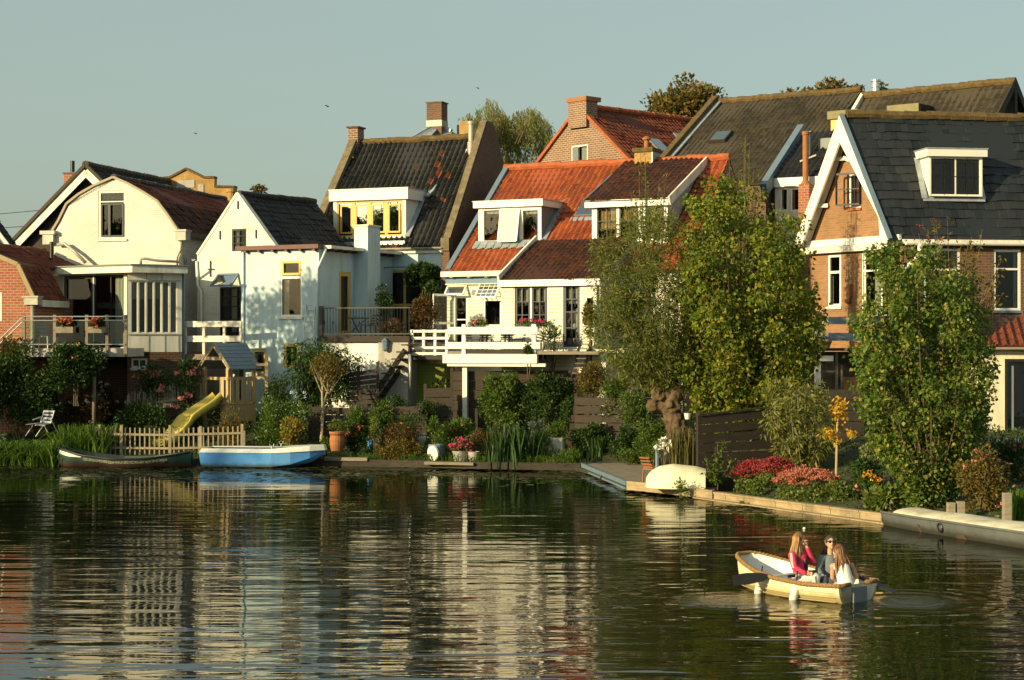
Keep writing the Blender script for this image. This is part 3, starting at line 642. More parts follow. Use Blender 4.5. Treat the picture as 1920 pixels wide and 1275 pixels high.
# ---------------------------------------------------------------- dark gable house behind it
f = Fr.px(35, 77, -14)
h = house('dark_gable_house', 'house with a dark boarded gable between white bargeboards behind the rounded gable', f, 3)
ap = f.uz(168, 322); ft = f.uz(20, 472); rt = (2 * ap[0] - ft[0], ft[1])
wall(h, f, [(ft[0], 1), (rt[0], 1), rt, ap, ft], [], M['dark_wood'])
gable_roof(h, f, ft[0], rt[0], ap[0], ft[1] + .15, ap[1] + .25, -.35, 9, M['ink_tile'], seed=40)
mb = MB()
for q in (ft, rt): mb.beam(f.w(q[0], -.33, q[1] - .08), f.w(ap[0], -.33, ap[1] + .0), .07, .42)
mb.build('bargeboard', M['white'], h)
mb = MB()
for q in (ft, rt): mb.beam(f.w(q[0], -.36, q[1] + .2), f.w(ap[0], -.36, ap[1] + .28), .16, .14)
mb.build('verge', M['brown_tile'], h); ridge(h, f.w(ap[0], -.4, ap[1] + .28), f.w(ap[0], 9, ap[1] + .28), M['brown_tile'], .16)
c = P(119.5, 360, 79); mb = chimney(MB(), Fr(c.x, c.y, -14), 0, 0, 9, PZ(326, 79), .58, .58)
mb.build('chimney', M['red_brick'], h)
mb = MB(); fc = Fr(c.x, c.y, -14); mb.box(fc, -.05, -.05, PZ(326, 79) + .002, .63, .63, PZ(323, 79)); q = fc.w(.29, .29, 0); q.z = PZ(323, 79); mb.tube([q, q + V((0, 0, .55))], .1, 10).build('chimney_pot', M['black'], h)
# sliver of a slate roof at the very edge
f = Fr.px(-75, 70, -14)
h = house('slate_roof_house', 'slate roofed house with a pale verge cut off by the left edge of the photo', f, 0)
gable_roof(h, f, -5, f.uz(24, 470)[0], f.uz(-40, 385)[0], PZ(470, 70), PZ(385, 70), 0, .7, M['ink_tile'], seed=44)
a, b = f.uz(24, 470), f.uz(-40, 385)
wall(h, f, [(-4.6, 1), (a[0] - .2, 1), (a[0] - .2, a[1] - .1), (b[0], b[1] - .2), (-4.6, a[1] - .1)], [], M['dark_wood'], v=.1)
bar(h, 'bargeboard', M['white'], f.w(a[0], -.05, a[1]), f.w(b[0], -.05, b[1]), .08, .14)
# ochre stepped gable
f = Fr.px(300, 84, -8)
h = house('ochre_gable_house', 'distant house with a mossy ochre stepped parapet gable above the red roof', f, 1)
pts = [f.uz(*p) for p in ((300, 336), (319, 334), (349, 318), (381, 334), (402, 334), (402, 351), (440, 352), (440, 420))]
q = [f.w(u, 0, z) for u, z in [(pts[0][0], 1)] + pts[:7] + [(pts[6][0], 1)]]
MB().prism(q, f.v * .4).build('wall', M['ochre'], h)
mb = MB()
for a, b in zip(pts[:6], pts[1:7]):
    if abs(a[0] - b[0]) > .2: mb.beam(f.w(a[0], .2, a[1] + .05), f.w(b[0], .2, b[1] + .05), .55, .1)
mb.build('coping', M['moss_ridge'], h)
mb = MB(); a = f.rect(332, 338, 365, 352); mb.box(f, a[0], -.04, a[1], a[2], 0, a[3]); a = f.rect(372, 346, 382, 360); mb.box(f, a[0], -.04, a[1], a[2], 0, a[3]); mb.build('panel', M['grey_render'], h)
gable_roof(h, f, pts[0][0], pts[6][0], pts[2][0], pts[6][1] - 1.4, pts[2][1] - .5, .4, 9, M['ink_tile'], seed=46)
q = P(434, 365, 82); MB().lathe(q - V((0, 0, .8)), [(.2, 0), (.2, .9), (.26, .92), (.26, 1.08), (.18, 1.1)], 12).build('chimney_pot', M['ochre'], h)

# ---------------------------------------------------------------- small white gable house
f = Fr.px(370, 67.5, -35)
h = house('white_gable_house', 'small white house with a pointed brick gable and black pantiles', f, 1)
ft, ap = f.uz(370, 478), f.uz(445, 363); rt = (2 * ap[0] - ft[0], ft[1])
rw = f.rect(435, 429, 462, 471); rd = f.rect(412, 538, 450, 650); rd = (rd[0], 3.75, rd[2] + .3, rd[3])
wall(h, f, [(0, .8), (rt[0], .8), rt, ap, ft], [rw, rd], M['white_brick'])
window(h, f, rw, cols=2, rows=[.36, .68], fmat=M['dark_paint'], mw=.03, curtain=[(0, .25, 0, 1), (.75, 1, 0, 1)])
window(h, f, rd, cols=[.33, .66], rows=[.3, .5, .7, .85], fmat=M['dark_paint'], mw=.03, name='door', curtain=[(.35, .6, .3, 1)])
gable_roof(h, f, ft[0], rt[0], ap[0], ft[1] - .1, ap[1] - .05, .16, 4.5, M['ink_tile'], seed=50, ch=.27)
ridge(h, f.w(ap[0], .1, ap[1]), f.w(ap[0], 4.5, ap[1]), M['ink_tile'], .12)
mb = MB()
for q in (ft, rt): mb.beam(f.w(q[0], .07, q[1] + .02), f.w(ap[0], .07, ap[1] + .02), .2, .1)
mb.build('coping', M['white'], h)
mb = MB()
for x, y0, y1 in ((447, 377, 392), (413.5, 433, 449), (481, 431, 447), (395.5, 489, 519)):
    a = f.uz(x, y1); b = f.uz(x, y0); mb.box(f, a[0] - .025, -.045, a[1], a[0] + .025, -.003, b[1])
a = f.uz(391, 505); mb.box(f, a[0], -.05, a[1] - .03, a[0] + .35, -.046, a[1] + .02)
mb.build('wall_anchor', M['black'], h)
a = f.rect(410, 514, 447, 536); p = [f.w(a[0], 0, a[3]), f.w(a[2], 0, a[3]), f.w(a[2], -.42, a[1]), f.w(a[0], -.42, a[1])]
hp = MB(); 
for i in range(4): hp.beam(p[i], p[(i + 1) % 4], .09, .06)
hp = hp.build('hopper_window', M['blue_grey'], h); MB().face(p).build('pane', M['glass_panel'], hp)
pipe(h, 'downpipe', M['white'], [f.w(.02, -.06, ft[1] - .25), f.w(.1, -.08, ft[1] - 1.2), f.w(.3, -.08, ft[1] - 1.45), f.w(.3, -.08, 1)], .055)
gutter(h, f.w(-.14, -.1, ft[1] - .16), f.w(-.14, 3, ft[1] - .16), M['white'])
sidewall(h, f, rt[0], [(0, .8), (4.4, .8), (4.4, rt[1] - .1), (0, rt[1] - .1)], M['white_brick'])
# boarded white balcony in front of its door
h = thing('boarded_balcony', 'white balcony with two wide boards in front of the dark glazed door', 'balcony', P(395, 650, 64.5))
fb = Fr.two((PX(341, 64.8), 64.8), (PX(453, 64.0), 64.0)); L = fb.L
mb = MB()
for y0, y1 in ((602, 613), (629.5, 641)): mb.box(fb, 0, -.03, fb.uz(395, y1)[1], L, .03, fb.uz(395, y0)[1])
mb.build('board', M['white'], h)
mb = MB()
for u in (.05, L * .34, L * .68, L - .12): mb.box(fb, u, .032, 3.5, u + .09, .12, 4.85)
mb.build('post', M['white'], h)
MB().box(fb, 0, .03, 3.45, L, 1.8, 3.66).build('deck', M['grey_wood'], h)
mb = MB()
for u in (.2, L - .3): mb.box(fb, u, .4, .6, u + .12, .52, 3.45)
mb.build('prop', M['dark_wood'], h)

# ---------------------------------------------------------------- pale blue box extension
f = Fr.two((PX(452, 65.6), 65.6), (PX(598, 64.0), 64.0)); L = f.L
h = house('blue_extension', 'pale blue rendered extension with a flat purple brown roof edge and tall window', f, 1)
zt = f.uz(598, 466)[1]
rw = f.rect(525, 487, 566.5, 594); rb = f.rect(473, 655, 498, 700); rb2 = f.rect(532, 645, 560, 690)
wall(h, f, [(0, .6), (L, .6), (L, zt), (0, zt)], [rw, rb, rb2], M['blue_render'])
window(h, f, rw, rows=[.69], fmat=M['white_clean'], fw=.08, mw=.1, curtain=[(0, .32, 0, .66)], sill=M['white'], sash=None, room=1.6)
mb = MB(); a = f.rect(528, 489, 564, 516); mb.box(f, a[0], .0, a[1], a[0] + .09, .085, a[3]).box(f, a[2] - .09, .0, a[1], a[2], .085, a[3]).box(f, a[0] + .09, .0, a[1], a[2] - .09, .085, a[1] + .09).box(f, a[0] + .09, .0, a[3] - .09, a[2] - .09, .085, a[3]); mb.build('transom_light', M['yellow_frame'], h)
window(h, f, rb, fmat=M['yellow_frame'], fw=.1); window(h, f, rb2, fmat=M['yellow_frame'], fw=.1)
D = 5.4
sd_ = f.side(L)
def sr(x0, y0, x1, y1): return sd_.rect(x0, y0, x1, y1)
d1 = sr(636, 510, 658, 628); d2 = sr(663, 512, 679, 628)
wall(h, sd_, [(0, .6), (D, .6), (D, zt), (0, zt)], [d1, d2], M['blue_render'])
window(h, sd_, d1, fmat=M['yellow_frame'], fw=.16, name='door', cols=[], glass='glass', curtain=[(.2, .8, .0, 1)], cmat='pink_curtain', label='yellow framed terrace door')
window(h, sd_, d2, fmat=M['white_clean'], fw=.1, name='door', curtain=[(0, 1, 0, 1)], label='white terrace door')
MB().box(f, -.12, -.22, zt, L + .1, D, zt + .16).build('flat_roof', M['purple_brown'], h)
MB().box(f, L + .1, .15, zt, L + .45, D, zt + .12).build('side_eave', M['white'], h)
mb = MB()
for i in range(6): u = .25 + i * (L - .3) / 5.2; mb.box(f, u, -.18, zt - .09, u + .1, .3, zt - .001)
for i in range(9): v = .5 + i * .55; mb.box(f, L + .02, v, zt - .1, L + .36, v + .07, zt - .001)
mb.build('rafter_end', M['purple_brown'], h)
pipe(h, 'downpipe', M['blue_render'], [f.w(L + .25, .1, zt - .02), f.w(L + .18, .02, zt - .3), f.w(L - .02, -.06, zt - .75), f.w(L - .05, -.06, 1)], .05)
pipe(h, 'rain_pipe', M['blue_render'], [f.w(.14, -.05, zt), f.w(.14, -.05, 1)], .045)
c0 = sd_.rect(664, 430, 690, 470); w_ = c0[2] - c0[0]
mb = MB(); mb.box(sd_, c0[0], -.62, 4.3, c0[0] + w_ * .9, -.002, PZ(424, 66)); mb.build('chimney_stack', M['blue_render'], h)
MB().box(sd_, c0[0] - .04, -.67, PZ(424, 66) + .002, c0[0] + w_ * .9 + .04, .04, PZ(421, 66)).build('chimney_cap', M['white'], h)

# ---------------------------------------------------------------- dark pantiled house
f = Fr.two((PX(585, 70.2), 70.2), (PX(835, 68.0), 68.0)); L = f.L
h = house('dark_roof_house', 'tall house with mossy black pantiles, brick parapet gables and a yellow windowed dormer', f, 4)
ze, zr, run = 8.1, 12.75, 4.2
rt_, hw = slope_n(f, zr - ze, run)
tiles(h, f.w(.15, -.15, ze - .17), f.u, rt_, L - .3, hw + .2, M['black_tile'], tw=.235, ch=.36, amp=.085, lift=.055, seed=60, sag=.035)
bk = (f.v * -run + V((0, 0, zr - ze))).normalized(); tiles(h, f.w(L - .15, 2 * run, ze), -f.u, bk, L - .3, hw, M['black_tile'], seed=61)
ridge(h, f.w(.2, run, zr + .03), f.w(L - .1, run, zr + .03), M['moss_ridge'], .15, .4, seed=3)
# right gable: brick with a parapet
gp = [(-.1, 1), (2 * run + .1, 1), (2 * run + .1, ze), (run + .35, zr + .55), (run - .35, zr + .55), (.05, ze + .1), (-.1, ze + .1)]
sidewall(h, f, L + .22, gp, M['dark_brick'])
mb = MB(); q = [f.w(L - .12, v, z) for v, z in gp]; mb.face(q)
fe = [(-.1, 1), (-.1, ze + .1)]; mb.face([f.w(L - .12, -.1, 1), f.w(L + .22, -.1, 1), f.w(L + .22, -.1, ze + .1), f.w(L - .12, -.1, ze + .1)], [(0, 1), (.34, 1), (.34, 9), (0, 9)])
mb.build('parapet', M['dark_brick'], h)
mb = MB()
for (a, b) in ((gp[5], gp[4]), (gp[4], gp[3]), (gp[3], gp[2])): mb.beam(f.w(L + .05, a[0], a[1] + .05), f.w(L + .05, b[0], b[1] + .05), .3, .1)
mb.box(f, L - .12, -.2, ze - .35, L + .24, .2, ze + .16); mb.build('coping', M['coping'], h)
# left parapet with its stub
mb = MB(); mb.beam(f.w(-.08, -.05, ze + .1), f.w(-.08, run - .1, zr + .25), .34, .22)
mb.beam(f.w(-.08, 2 * run + .05, ze + .1), f.w(-.08, run + .1, zr + .25), .3, .2)
mb.build('coping', M['coping'], h)
chimney(MB(), f, -.3, run - .35, zr - .8, zr + .62, .46, .6).build('parapet_stub', M['brown_brick'], h); MB().box(f, -.36, run - .42, zr + .622, .22, run + .32, zr + .69).build('stub_cap', M['moss_ridge'], h)
mb = MB(); mb.box(f, -.3, -.1, ze - .4, .0, .3, ze + .25); mb.build('kneeler', M['brown_brick'], h)
wall(h, f.side(-.2), [(0, 1), (2 * run, 1), (2 * run, ze), (run, zr), (0, ze)], [], M['dark_brick'])
# front wall below the eaves
rw = f.rect(728, 506, 800, 600); rw = (rw[0], 3.9, rw[2], rw[3])
wall(h, f, [(0, .8), (L - .12, .8), (L - .12, ze - .25), (0, ze - .25)], [rw], M['blue_render'])
window(h, f, rw, cols=[.42], rows=[.55], fmat=M['yellow_frame'], fw=.1, mw=.09, curtain=[(.7, 1, 0, .5)])
gutter(h, f.w(L * .5, -.2, ze - .2), f.w(L - .05, -.2, ze - .2), M['zinc'], .09); MB().box(f, L * .5, -.1, ze - .42, L - .13, .02, ze - .18).build('eave_board', M['white'], h)
MB().box(f, L * .2, -.32, ze - .34, L * .5, .06, ze - .2).build('eave_board', M['purple_brown'], h)
# dormer
vf = .2; a = f.rect(625, 375, 761, 447, vf); zt = f.uz(700, 373, vf)[1]; zb = a[1]
zof = lambda v: ze + (zr - ze) / run * v; vof = lambda z: (z - ze) / (zr - ze) * run
rw = f.rect(632, 377, 755, 443, vf)
wall(h, f, [(a[0], zb), (a[2], zb), (a[2], zt), (a[0], zt)], [rw], M['white'], v=vf, name='dormer')
window(h, f, rw, v=vf, cols=4, fmat=M['yellow_frame'], fw=.06, mw=.13, glass='mirror_glass', room=.9, sash=.07, smat=M['yellow_frame'], curtain=[(.0, .22, .1, 1), (.5, .72, .1, 1)], cmat='curtain')
for u in (a[0], a[2]): sidewall(h, f, u, [(vf, zb), (vof(zt) + .05, zt), (vf, zt)], M['white_clean'], name='dormer_cheek')
zf0, zf1 = f.uz(690, 375, vf - .12)[1], f.uz(690, 355, vf - .12)[1]
MB().box(f, a[0] - .14, vf - .12, zf0, a[2] + .14, vof(zf1) + .2, zf1).build('dormer_roof', M['white_clean'], h)
MB().box(f, a[0] - .17, vf - .15, zf1 + .002, a[2] + .17, vof(zf1) + .2, zf1 + .04).build('dormer_felt', M['lead'], h)
mb = MB(); mb.beam(f.w(a[2] + .1, vf - .1, zof(vf) + .05), f.w(a[2] + .1, vof(zt), zt + .08), .22, .05, up=rt_.cross(f.u)); mb.box(f, a[0] - .1, vf - .34, zb - .3, a[2] + .1, vf - .01, zb - .14)
mb.beam(f.w(a[2] + .3, vof(zt) - .1, zt + .16), f.w(a[2] + .5, vof(zf1) + .35, zf1 + .35), .22, .08)
mb.build('flashing', M['lead'], h)
q = f.w(L - .42, run - .55, zr - .62); MB().lathe(q - V((0, 0, .2)), [(.17, 0), (.17, .55), (.13, .6), (.13, 1.3), (.17, 1.32), (.17, 1.42), (.13, 1.44)], 14).build('flue', M['zinc'], h, smooth=False)
mb = MB(); mb.beam(q - V((.18, 0, .55)), q + V((-.05, 0, .05)), .34, .06, up=(0, -.6, .8)); mb.build('flue_flashing', M['lead'], h)
# pergola bracket on the front wall
mb = MB(); z = f.uz(720, 503)[1]; u = f.uz(725, 500)[0]; mb.beam(f.w(u - .3, -.7, z), f.w(u + 1.6, -.7, z), .06, .05); mb.beam(f.w(u, -.75, z), f.w(u, 0, z), .05, .05); mb.beam(f.w(u, -.7, z), f.w(u, 0, z + .7), .05, .05); mb.beam(f.w(u + 1.5, -.75, z), f.w(u + 1.5, 0, z), .05, .05); mb.build('awning_bracket', M['grey_paint'], h)

# ---------------------------------------------------------------- terrace with the black railing
f = Fr.two((PX(600, 63.6), 63.6), (PX(768, 62.4), 62.4)); L = f.L; zd = PZ(630, 63)
h = thing('terrace', 'raised terrace with black iron railing over a pale stucco wall', 'terrace', f.w(2, 0, 1.3))
MB().box(f, 0, -.05, zd - .22, L, 5.2, zd).build('slab', M['dark_wood'], h)
u1 = f.uz(709, 660)[0]
MB().box(f, .05, .1, .7, u1, .3, zd - .222).build('white_wall', M['white_clean'], h)
wall(h, f, [(u1, .7), (L - .06, .7), (L - .06, zd - .222), (u1, zd - .222)], [], M['grey_render'], v=.0, name='stucco_wall', depth=.2)
sidewall(h, f, L - .06, [(0, .7), (5, .7), (5, zd - .222), (0, zd - .222)], M['grey_render'], name='stucco_wall')
mb = MB()
for z in (.08, 1.04): mb.beam(f.w(.02, .05, zd + z), f.w(L, .05, zd + z), .05, .05)
n = 30
for i in range(n + 1):
    u = .04 + (L - .08) * i / n; mb.tube([f.w(u, .05, zd + .1), f.w(u, .05, zd + 1.04)], .03 if i in (0, 15, 30) else .012, 5)
    if i % 3 == 1: mb.ellip(f.w(u, .05, zd + .5), (.03, .03, .07), 6, 4)
mb.box(f, -.04, 0, zd, .1, .12, zd + 1.12); mb.build('railing', M['black'], h)
q = f.w(f.uz(723, 648)[0], -.02, f.uz(723, 648)[1]); mb = MB(); mb.lathe(q - V((0, .12, .22)), [(.03, 0), (.1, .06), (.13, .36), (.15, .38), (.02, .5)], 6); mb.build('lantern', M['blue_grey'], h)
mb = MB(); sa, sb = f.w(L + .05, -.1, zd - .3), f.w(f.uz(714, 750)[0], -.9, f.uz(714, 750)[1])
ns = 9
for i in range(ns):
    p = sa.lerp(sb, i / (ns - 1)); mb.box(Fr(p.x, p.y, f.th), -.16, -.45, p.z - .05, .16, .45, p.z)
mb.build('step', M['dark_wood'], h)
mb = MB(); 
for s in (-.4, .4): mb.beam(sa + f.v * s - V((0, 0, .2)), sb + f.v * s - V((0, 0, .2)), .05, .2)
mb.build('stringer', M['dark_wood'], h)
pipe(h, 'newel', M['steel'], [P(770, 728, 61.3), P(768, 664, 61.3)], .045)

# ---------------------------------------------------------------- pyramid roof house far behind
f = Fr.px(757, 85.4, -20); h = house('hip_roof_house', 'distant house with a grey hipped roof and a tall brick chimney stack', f, 1)
a, b = f.uz(757, 268), f.uz(868, 262); z1 = PZ(234, 87.6); u1 = f.uz(788, 238)[0]; z0 = PZ(266, 86); u2 = b[0] - .3
q = [f.w(-.6, -.6, z0 - .6), f.w(u2, -.6, z0 - .6), f.w(u2, 6, z0 - .6), f.w(-.6, 6, z0 - .6)]; r_a, r_b = f.w(u1, 2.2, z1), f.w(u2 - 1.2, 2.2, z1 - .4)
MB().mesh(q + [r_a, r_b], [(0, 1, 5, 4), (1, 2, 5), (2, 3, 4, 5), (3, 0, 4)]).build('roof', M['grey_paint'], h)
mb = MB()
for i in range(9):
    t = i / 8; mb.beam(q[0].lerp(q[1], t * .45), r_a.lerp(r_b, t * .2), .12, .08)
for i in range(6): t = i / 5; mb.beam(q[3].lerp(q[0], t), r_a, .1, .08)
mb.beam(q[0], r_a, .22, .16); mb.beam(r_a, r_b, .25, .18); mb.build('roof_roll', M['lead'], h)
wall(h, f, [(-.5, 1), (u2, 1), (u2, z0 - .6), (-.5, z0 - .6)], [], M['brown_brick'])
chimney(MB(), f, f.uz(775, 220)[0], 1.7, z1 - .6, PZ(199, 88), .82, .8).build('chimney', M['dark_brick'], h)
u = f.uz(775, 220)[0]; MB().box(f, u - .05, 1.65, PZ(199, 88) + .002, u + .87, 2.55, PZ(197, 88)).build('chimney_cap', M['coping'], h); MB().box(f, u - .02, 1.68, z1 - .2, u + .84, 2.52, z1 + .12).build('chimney_collar', M['zinc'], h)
chimney(MB(), f, f.uz(833, 240)[0], 2, z1 - 1, PZ(234, 88), .5, .5).build('chimney', M['ochre'], h)
q = P(860, 258, 88); MB().tube([q - V((0, 0, .8)), q + V((0, 0, .65))], .1, 10).build('flue', M['zinc'], h)

# ---------------------------------------------------------------- orange roofed house
f = Fr(PX(838, 66), 66, -26)
h = house('orange_roof_house', 'house with a bright orange pantile roof, white dormers and a white lean-to', f, 3)
ze, zr, run = 6.93, 11.25, 5.05; L = 9.7
rt_, hw = slope_n(f, zr - ze, run); zof = lambda v: ze + (zr - ze) / run * v; vof = lambda z: (z - ze) / (zr - ze) * run
tiles(h, f.w(.02, -.2, ze - .17), f.u, rt_, L, hw + .26, M['orange_tile'], tw=.235, ch=.33, amp=.05, lift=.045, sag=.03, seed=70)
bk = (f.v * -run + V((0, 0, zr - ze))).normalized(); tiles(h, f.w(L, 2 * run, ze), -f.u, bk, L, hw, M['orange_tile'], seed=71)
ridge(h, f.w(0, run, zr + .05), f.w(L, run, zr + .05), M['orange_ridge'], .16, .42, seed=5)
mb = MB(); mb.beam(f.w(.12, -.15, ze - .02), f.w(.12, run, zr + .12), .22, .1, up=rt_.cross(f.u)); mb.build('lead_gutter', M['blue_grey'], h)
sidewall(h, f, L, [(0, .8), (2 * run, .8), (2 * run, ze), (run, zr - .1), (0, ze)], M['brown_brick'])
M['siding'] = brick('white_siding', (.80, .77, .66), (.78, .75, .64), (.5, .48, .4), 6, .13, .8, .012)
# front wall below the main eaves
uw = f.uz(944, 540)[0]
dR = f.rect(853, 556, 876, 650); dR = (dR[0], 3.9, dR[2], dR[3]); wR = f.rect(906, 561, 940, 612); hR = f.rect(842, 538, 874, 551)
wall(h, f, [(0, .8), (L - .03, .8), (L - .03, ze - .2), (0, ze - .2)], [dR, wR, hR], M['siding'])
window(h, f, dR, fmat=M['white_clean'], fw=.06, name='door', rows=[.55], label='dark doorway with its white door swung open', glass='glass'); window(h, f, wR, fmat=M['white_clean']); window(h, f, hR, fmat=M['white_clean'], fw=.05)
def awn(name, r, out, mat, v=0, glass='glass_panel', grid=0):
    p = [f.w(r[0], v - .03, r[3]), f.w(r[2], v - .03, r[3]), f.w(r[2], v - out, r[1]), f.w(r[0], v - out, r[1])]; mb = MB()
    for i in range(4): mb.beam(p[i], p[(i + 1) % 4], .07, .05)
    if grid:
        for i in range(1, grid): t = i / grid; mb.beam(p[0].lerp(p[1], t), p[3].lerp(p[2], t), .02, .02)
        for i in range(1, 4): t = i / 4; mb.beam(p[0].lerp(p[3], t), p[1].lerp(p[2], t), .02, .02)
    o = mb.build(name, mat, h); MB().face(p).build('pane', M[glass], o)
awn('hopper_window', f.rect(841, 536, 875, 552), .3, M['white_clean']); awn('hopper_window', f.rect(902, 530, 940, 557), .5, M['white_clean'], grid=4)
p = f.w(dR[0], -.02, 0); a = V((p.x, p.y, 3.95)); dv = (f.u * -.55 - f.v * .72); mb = MB()
for t in (0, 1): mb.beam(a + dv * t, a + dv * t + V((0, 0, 2.0)), .09, .05)
for z in (.05, .9, 1.98): mb.beam(a + V((0, 0, z)), a + dv + V((0, 0, z)), .05, .09)
o = mb.build('open_door', M['white_clean'], h); MB().face([a + V((0, 0, .1)), a + dv + V((0, 0, .1)), a + dv + V((0, 0, 1.95)), a + V((0, 0, 1.95))]).build('pane', M['glass_panel'], o)
c = f.uz(890, 549); MB().tube([f.w(c[0], -.05, c[1]), f.w(c[0], .02, c[1])], .12, 14).build('vent', M['grey_paint'], h)
MB().box(f, -.1, -.34, ze - .3, uw + .1, -.14, ze - .1).build('gutter', M['white'], h); MB().box(f, 0, -.1, ze - .55, uw, .0, ze - .3).build('eave_board', M['blue_wood'], h)
mb = MB(); z = ze - .4
for i in range(4): mb.box(f, .25 + i * .75, -.26, ze - .34, .37 + i * .75, -.1, ze - .301)
mb.box(f, 0, -.14, ze - .6, uw, -.0, ze - .56); mb.build('gutter_bracket', M['white'], h)
# first dormer
vf = 1.25; a = f.rect(897, 385, 1015, 457, vf); zb = a[1]; zt = f.uz(950, 387, vf)[1]
rs = [f.rect(905, 392, 937.5, 453, vf), f.rect(940, 392, 974, 453, vf), f.rect(978, 392, 1010, 453, vf)]
wall(h, f, [(a[0], zb), (a[2], zb), (a[2], zt), (a[0], zt)], rs, M['white_clean'], v=vf, name='dormer', depth=.1)
for i, r in enumerate(rs): window(h, f, r, v=vf, fmat=M['white_clean'], fw=.045, glass='glass', room=.8, curtain=[(.0, 1, .86, 1)] if i != 1 else [(0, 1, 0, 1)])
r = rs[1]; p = [f.w(r[0], vf - .02, r[3]), f.w(r[2], vf - .02, r[3]), f.w(r[2], vf - .3, r[1]), f.w(r[0], vf - .3, r[1])]; mb = MB()
for i in range(4): mb.beam(p[i], p[(i + 1) % 4], .07, .05)
o = mb.build('tilted_sash', M['white_clean'], h); MB().face(p).build('pane', M['curtain'], o)
for u in (a[0], a[2]): sidewall(h, f, u, [(vf, zb), (vof(zt) + .05, zt), (vf, zt)], M['grey_paint'], name='dormer_cheek')
z0, z1 = f.uz(950, 388, vf - .15)[1], f.uz(950, 376.5, vf - .15)[1]
MB().box(f, a[0] - .16, vf - .15, z0, a[2] + .12, vof(z1) + .2, z1).build('dormer_roof', M['white_clean'], h); MB().box(f, a[0] - .19, vf - .18, z1 + .002, a[2] + .15, vof(z1) + .2, z1 + .035).build('dormer_felt', M['lead'], h)
mb = MB(); n = 26
for i in range(n):
    u = a[0] - .1 + (a[2] - a[0] + .2) * i / n; du = (a[2] - a[0] + .2) / n
    mb.beam(f.w(u + du / 2, vf - .02, zof(vf) + .06), f.w(u + du / 2, vf - .36, zof(vf - .36) + .07 + .03 * math.sin(i * 2.1)), du * 1.1, .03, up=rt_.cross(f.u))
mb.beam(f.w(a[2] + .1, vf, zof(vf) + .05), f.w(a[2] + .1, vof(zt), zt + .07), .2, .04, up=rt_.cross(f.u)); mb.beam(f.w(a[2] + .0, vof(z1) - .1, z1 - .1), f.w(a[2] + .3, vof(z1) + .25, z1 + .1), .1, .3); mb.build('flashing', M['lead'], h)
# skylight between the dormers
n_ = f.u.cross(rt_); c = P(1093, 401, 67.5); u, v = f.uz(1093, 400, 2.6)[0], 2.7
q = [f.w(u - .25, v - .35, zof(v - .35)) + n_ * .1, f.w(u + .5, v - .35, zof(v - .35)) + n_ * .1, f.w(u + .5, v + .5, zof(v + .5)) + n_ * .1, f.w(u - .25, v + .5, zof(v + .5)) + n_ * .1]
o = MB().prism(q, -n_ * .1).build('skylight', M['grey_paint'], h); MB().face([p + n_ * .006 + (sum(q, V()) / 4 - p) * .12 for p in q]).build('pane', M['mirror_glass'], o)
mb = MB(); mb.beam(f.w(u - .35, v - .5, zof(v - .5) + .07), f.w(u + .6, v - .5, zof(v - .5) + .07), .24, .03, up=n_); mb.build('flashing', M['lead'], h)
# second dormer: shed roof up to the ridge
vf = 1.0; a = f.rect(1110, 385, 1247, 455, vf); zt = f.uz(1170, 387, vf)[1]; zb = a[1] - .2
rs = [f.rect(1119, 387, 1156, 448, vf), f.rect(1161, 387, 1197, 448, vf), f.rect(1213, 387, 1245, 448, vf)]
wall(h, f, [(a[0], zb), (a[2] + .1, zb), (a[2] + .1, zt), (a[0], zt)], rs, M['white_clean'], v=vf, name='dormer', depth=.1)
for i, r in enumerate(rs): window(h, f, r, v=vf, cols=2, rows=[.55], fmat=M['black'], fw=.05, mw=.028, room=.9, cmat='blind', curtain=[[(0, 1, .3, 1)], [(0, 1, .52, 1)], [(0, 1, .05, 1)]][i])
z0, z1 = f.uz(1170, 387, vf - .2)[1], f.uz(1170, 373.5, vf - .2)[1]; ul = f.uz(1096, 380, vf - .2)[0]; ur = a[2] + .2
MB().box(f, ul, vf - .2, z0, ur, vf + .05, z1).build('dormer_fascia', M['white_clean'], h)
r2, h2 = slope_n(f, zr + .1 - z1, run - vf + .2)
tiles(h, f.w(ul, vf - .22, z1 - .02), f.u, r2, ur - ul, h2 + .1, M['old_red_tile'], tw=.21, ch=.30, seed=74, amp=.045, name='dormer_roof')
mb = MB(); mb.beam(f.w(ul, vf - .2, z1 - .03), f.w(ul, run, zr + .05), .05, .16); mb.build('dormer_verge', M['blue_grey'], h)
mb = MB(); mb.beam(f.w(ur + .04, vf - .2, z1 - .12), f.w(ur + .04, run, zr - .02), .07, .34); mb.build('dormer_verge', M['white'], h)
for u in (a[0], a[2] + .1): sidewall(h, f, u, [(vf, zb - .6), (run, zr - .3), (vf, zt)], M['grey_render'], name='dormer_cheek')
q = P(1243, 325, 67); MB().lathe(q - V((0, 0, .6)), [(.09, 0), (.09, .75), (.13, .77), (.13, .95), (.04, 1.02)], 12).build('vent_pipe', M['blue_grey'], h)
# brick chimney on the ridge
c = f.uz(1193, 300, run - .3)[0]; chimney(MB(), f, c, run - .5, zr - 1.2, PZ(286, 67.5), .72, .8).build('chimney', M['ochre'], h)
MB().box(f, c - .07, run - .57, PZ(286, 67.5) + .002, c + .79, run + .37, PZ(278, 67.5)).build('chimney_cap', M['moss_ridge'], h)
q = f.w(c + .36, run - .1, PZ(278, 67.5)); mb = MB(); mb.lathe(q, [(.1, 0), (.1, .32), (.17, .36), (.17, .42), (.05, .5)], 12); mb.build('chimney_pot', M['terracotta'], h)
MB().box(f, c + .725, run - .52, zr - .9, c + .78, run + .32, zr + .45).build('chimney_flashing', M['lead'], h)
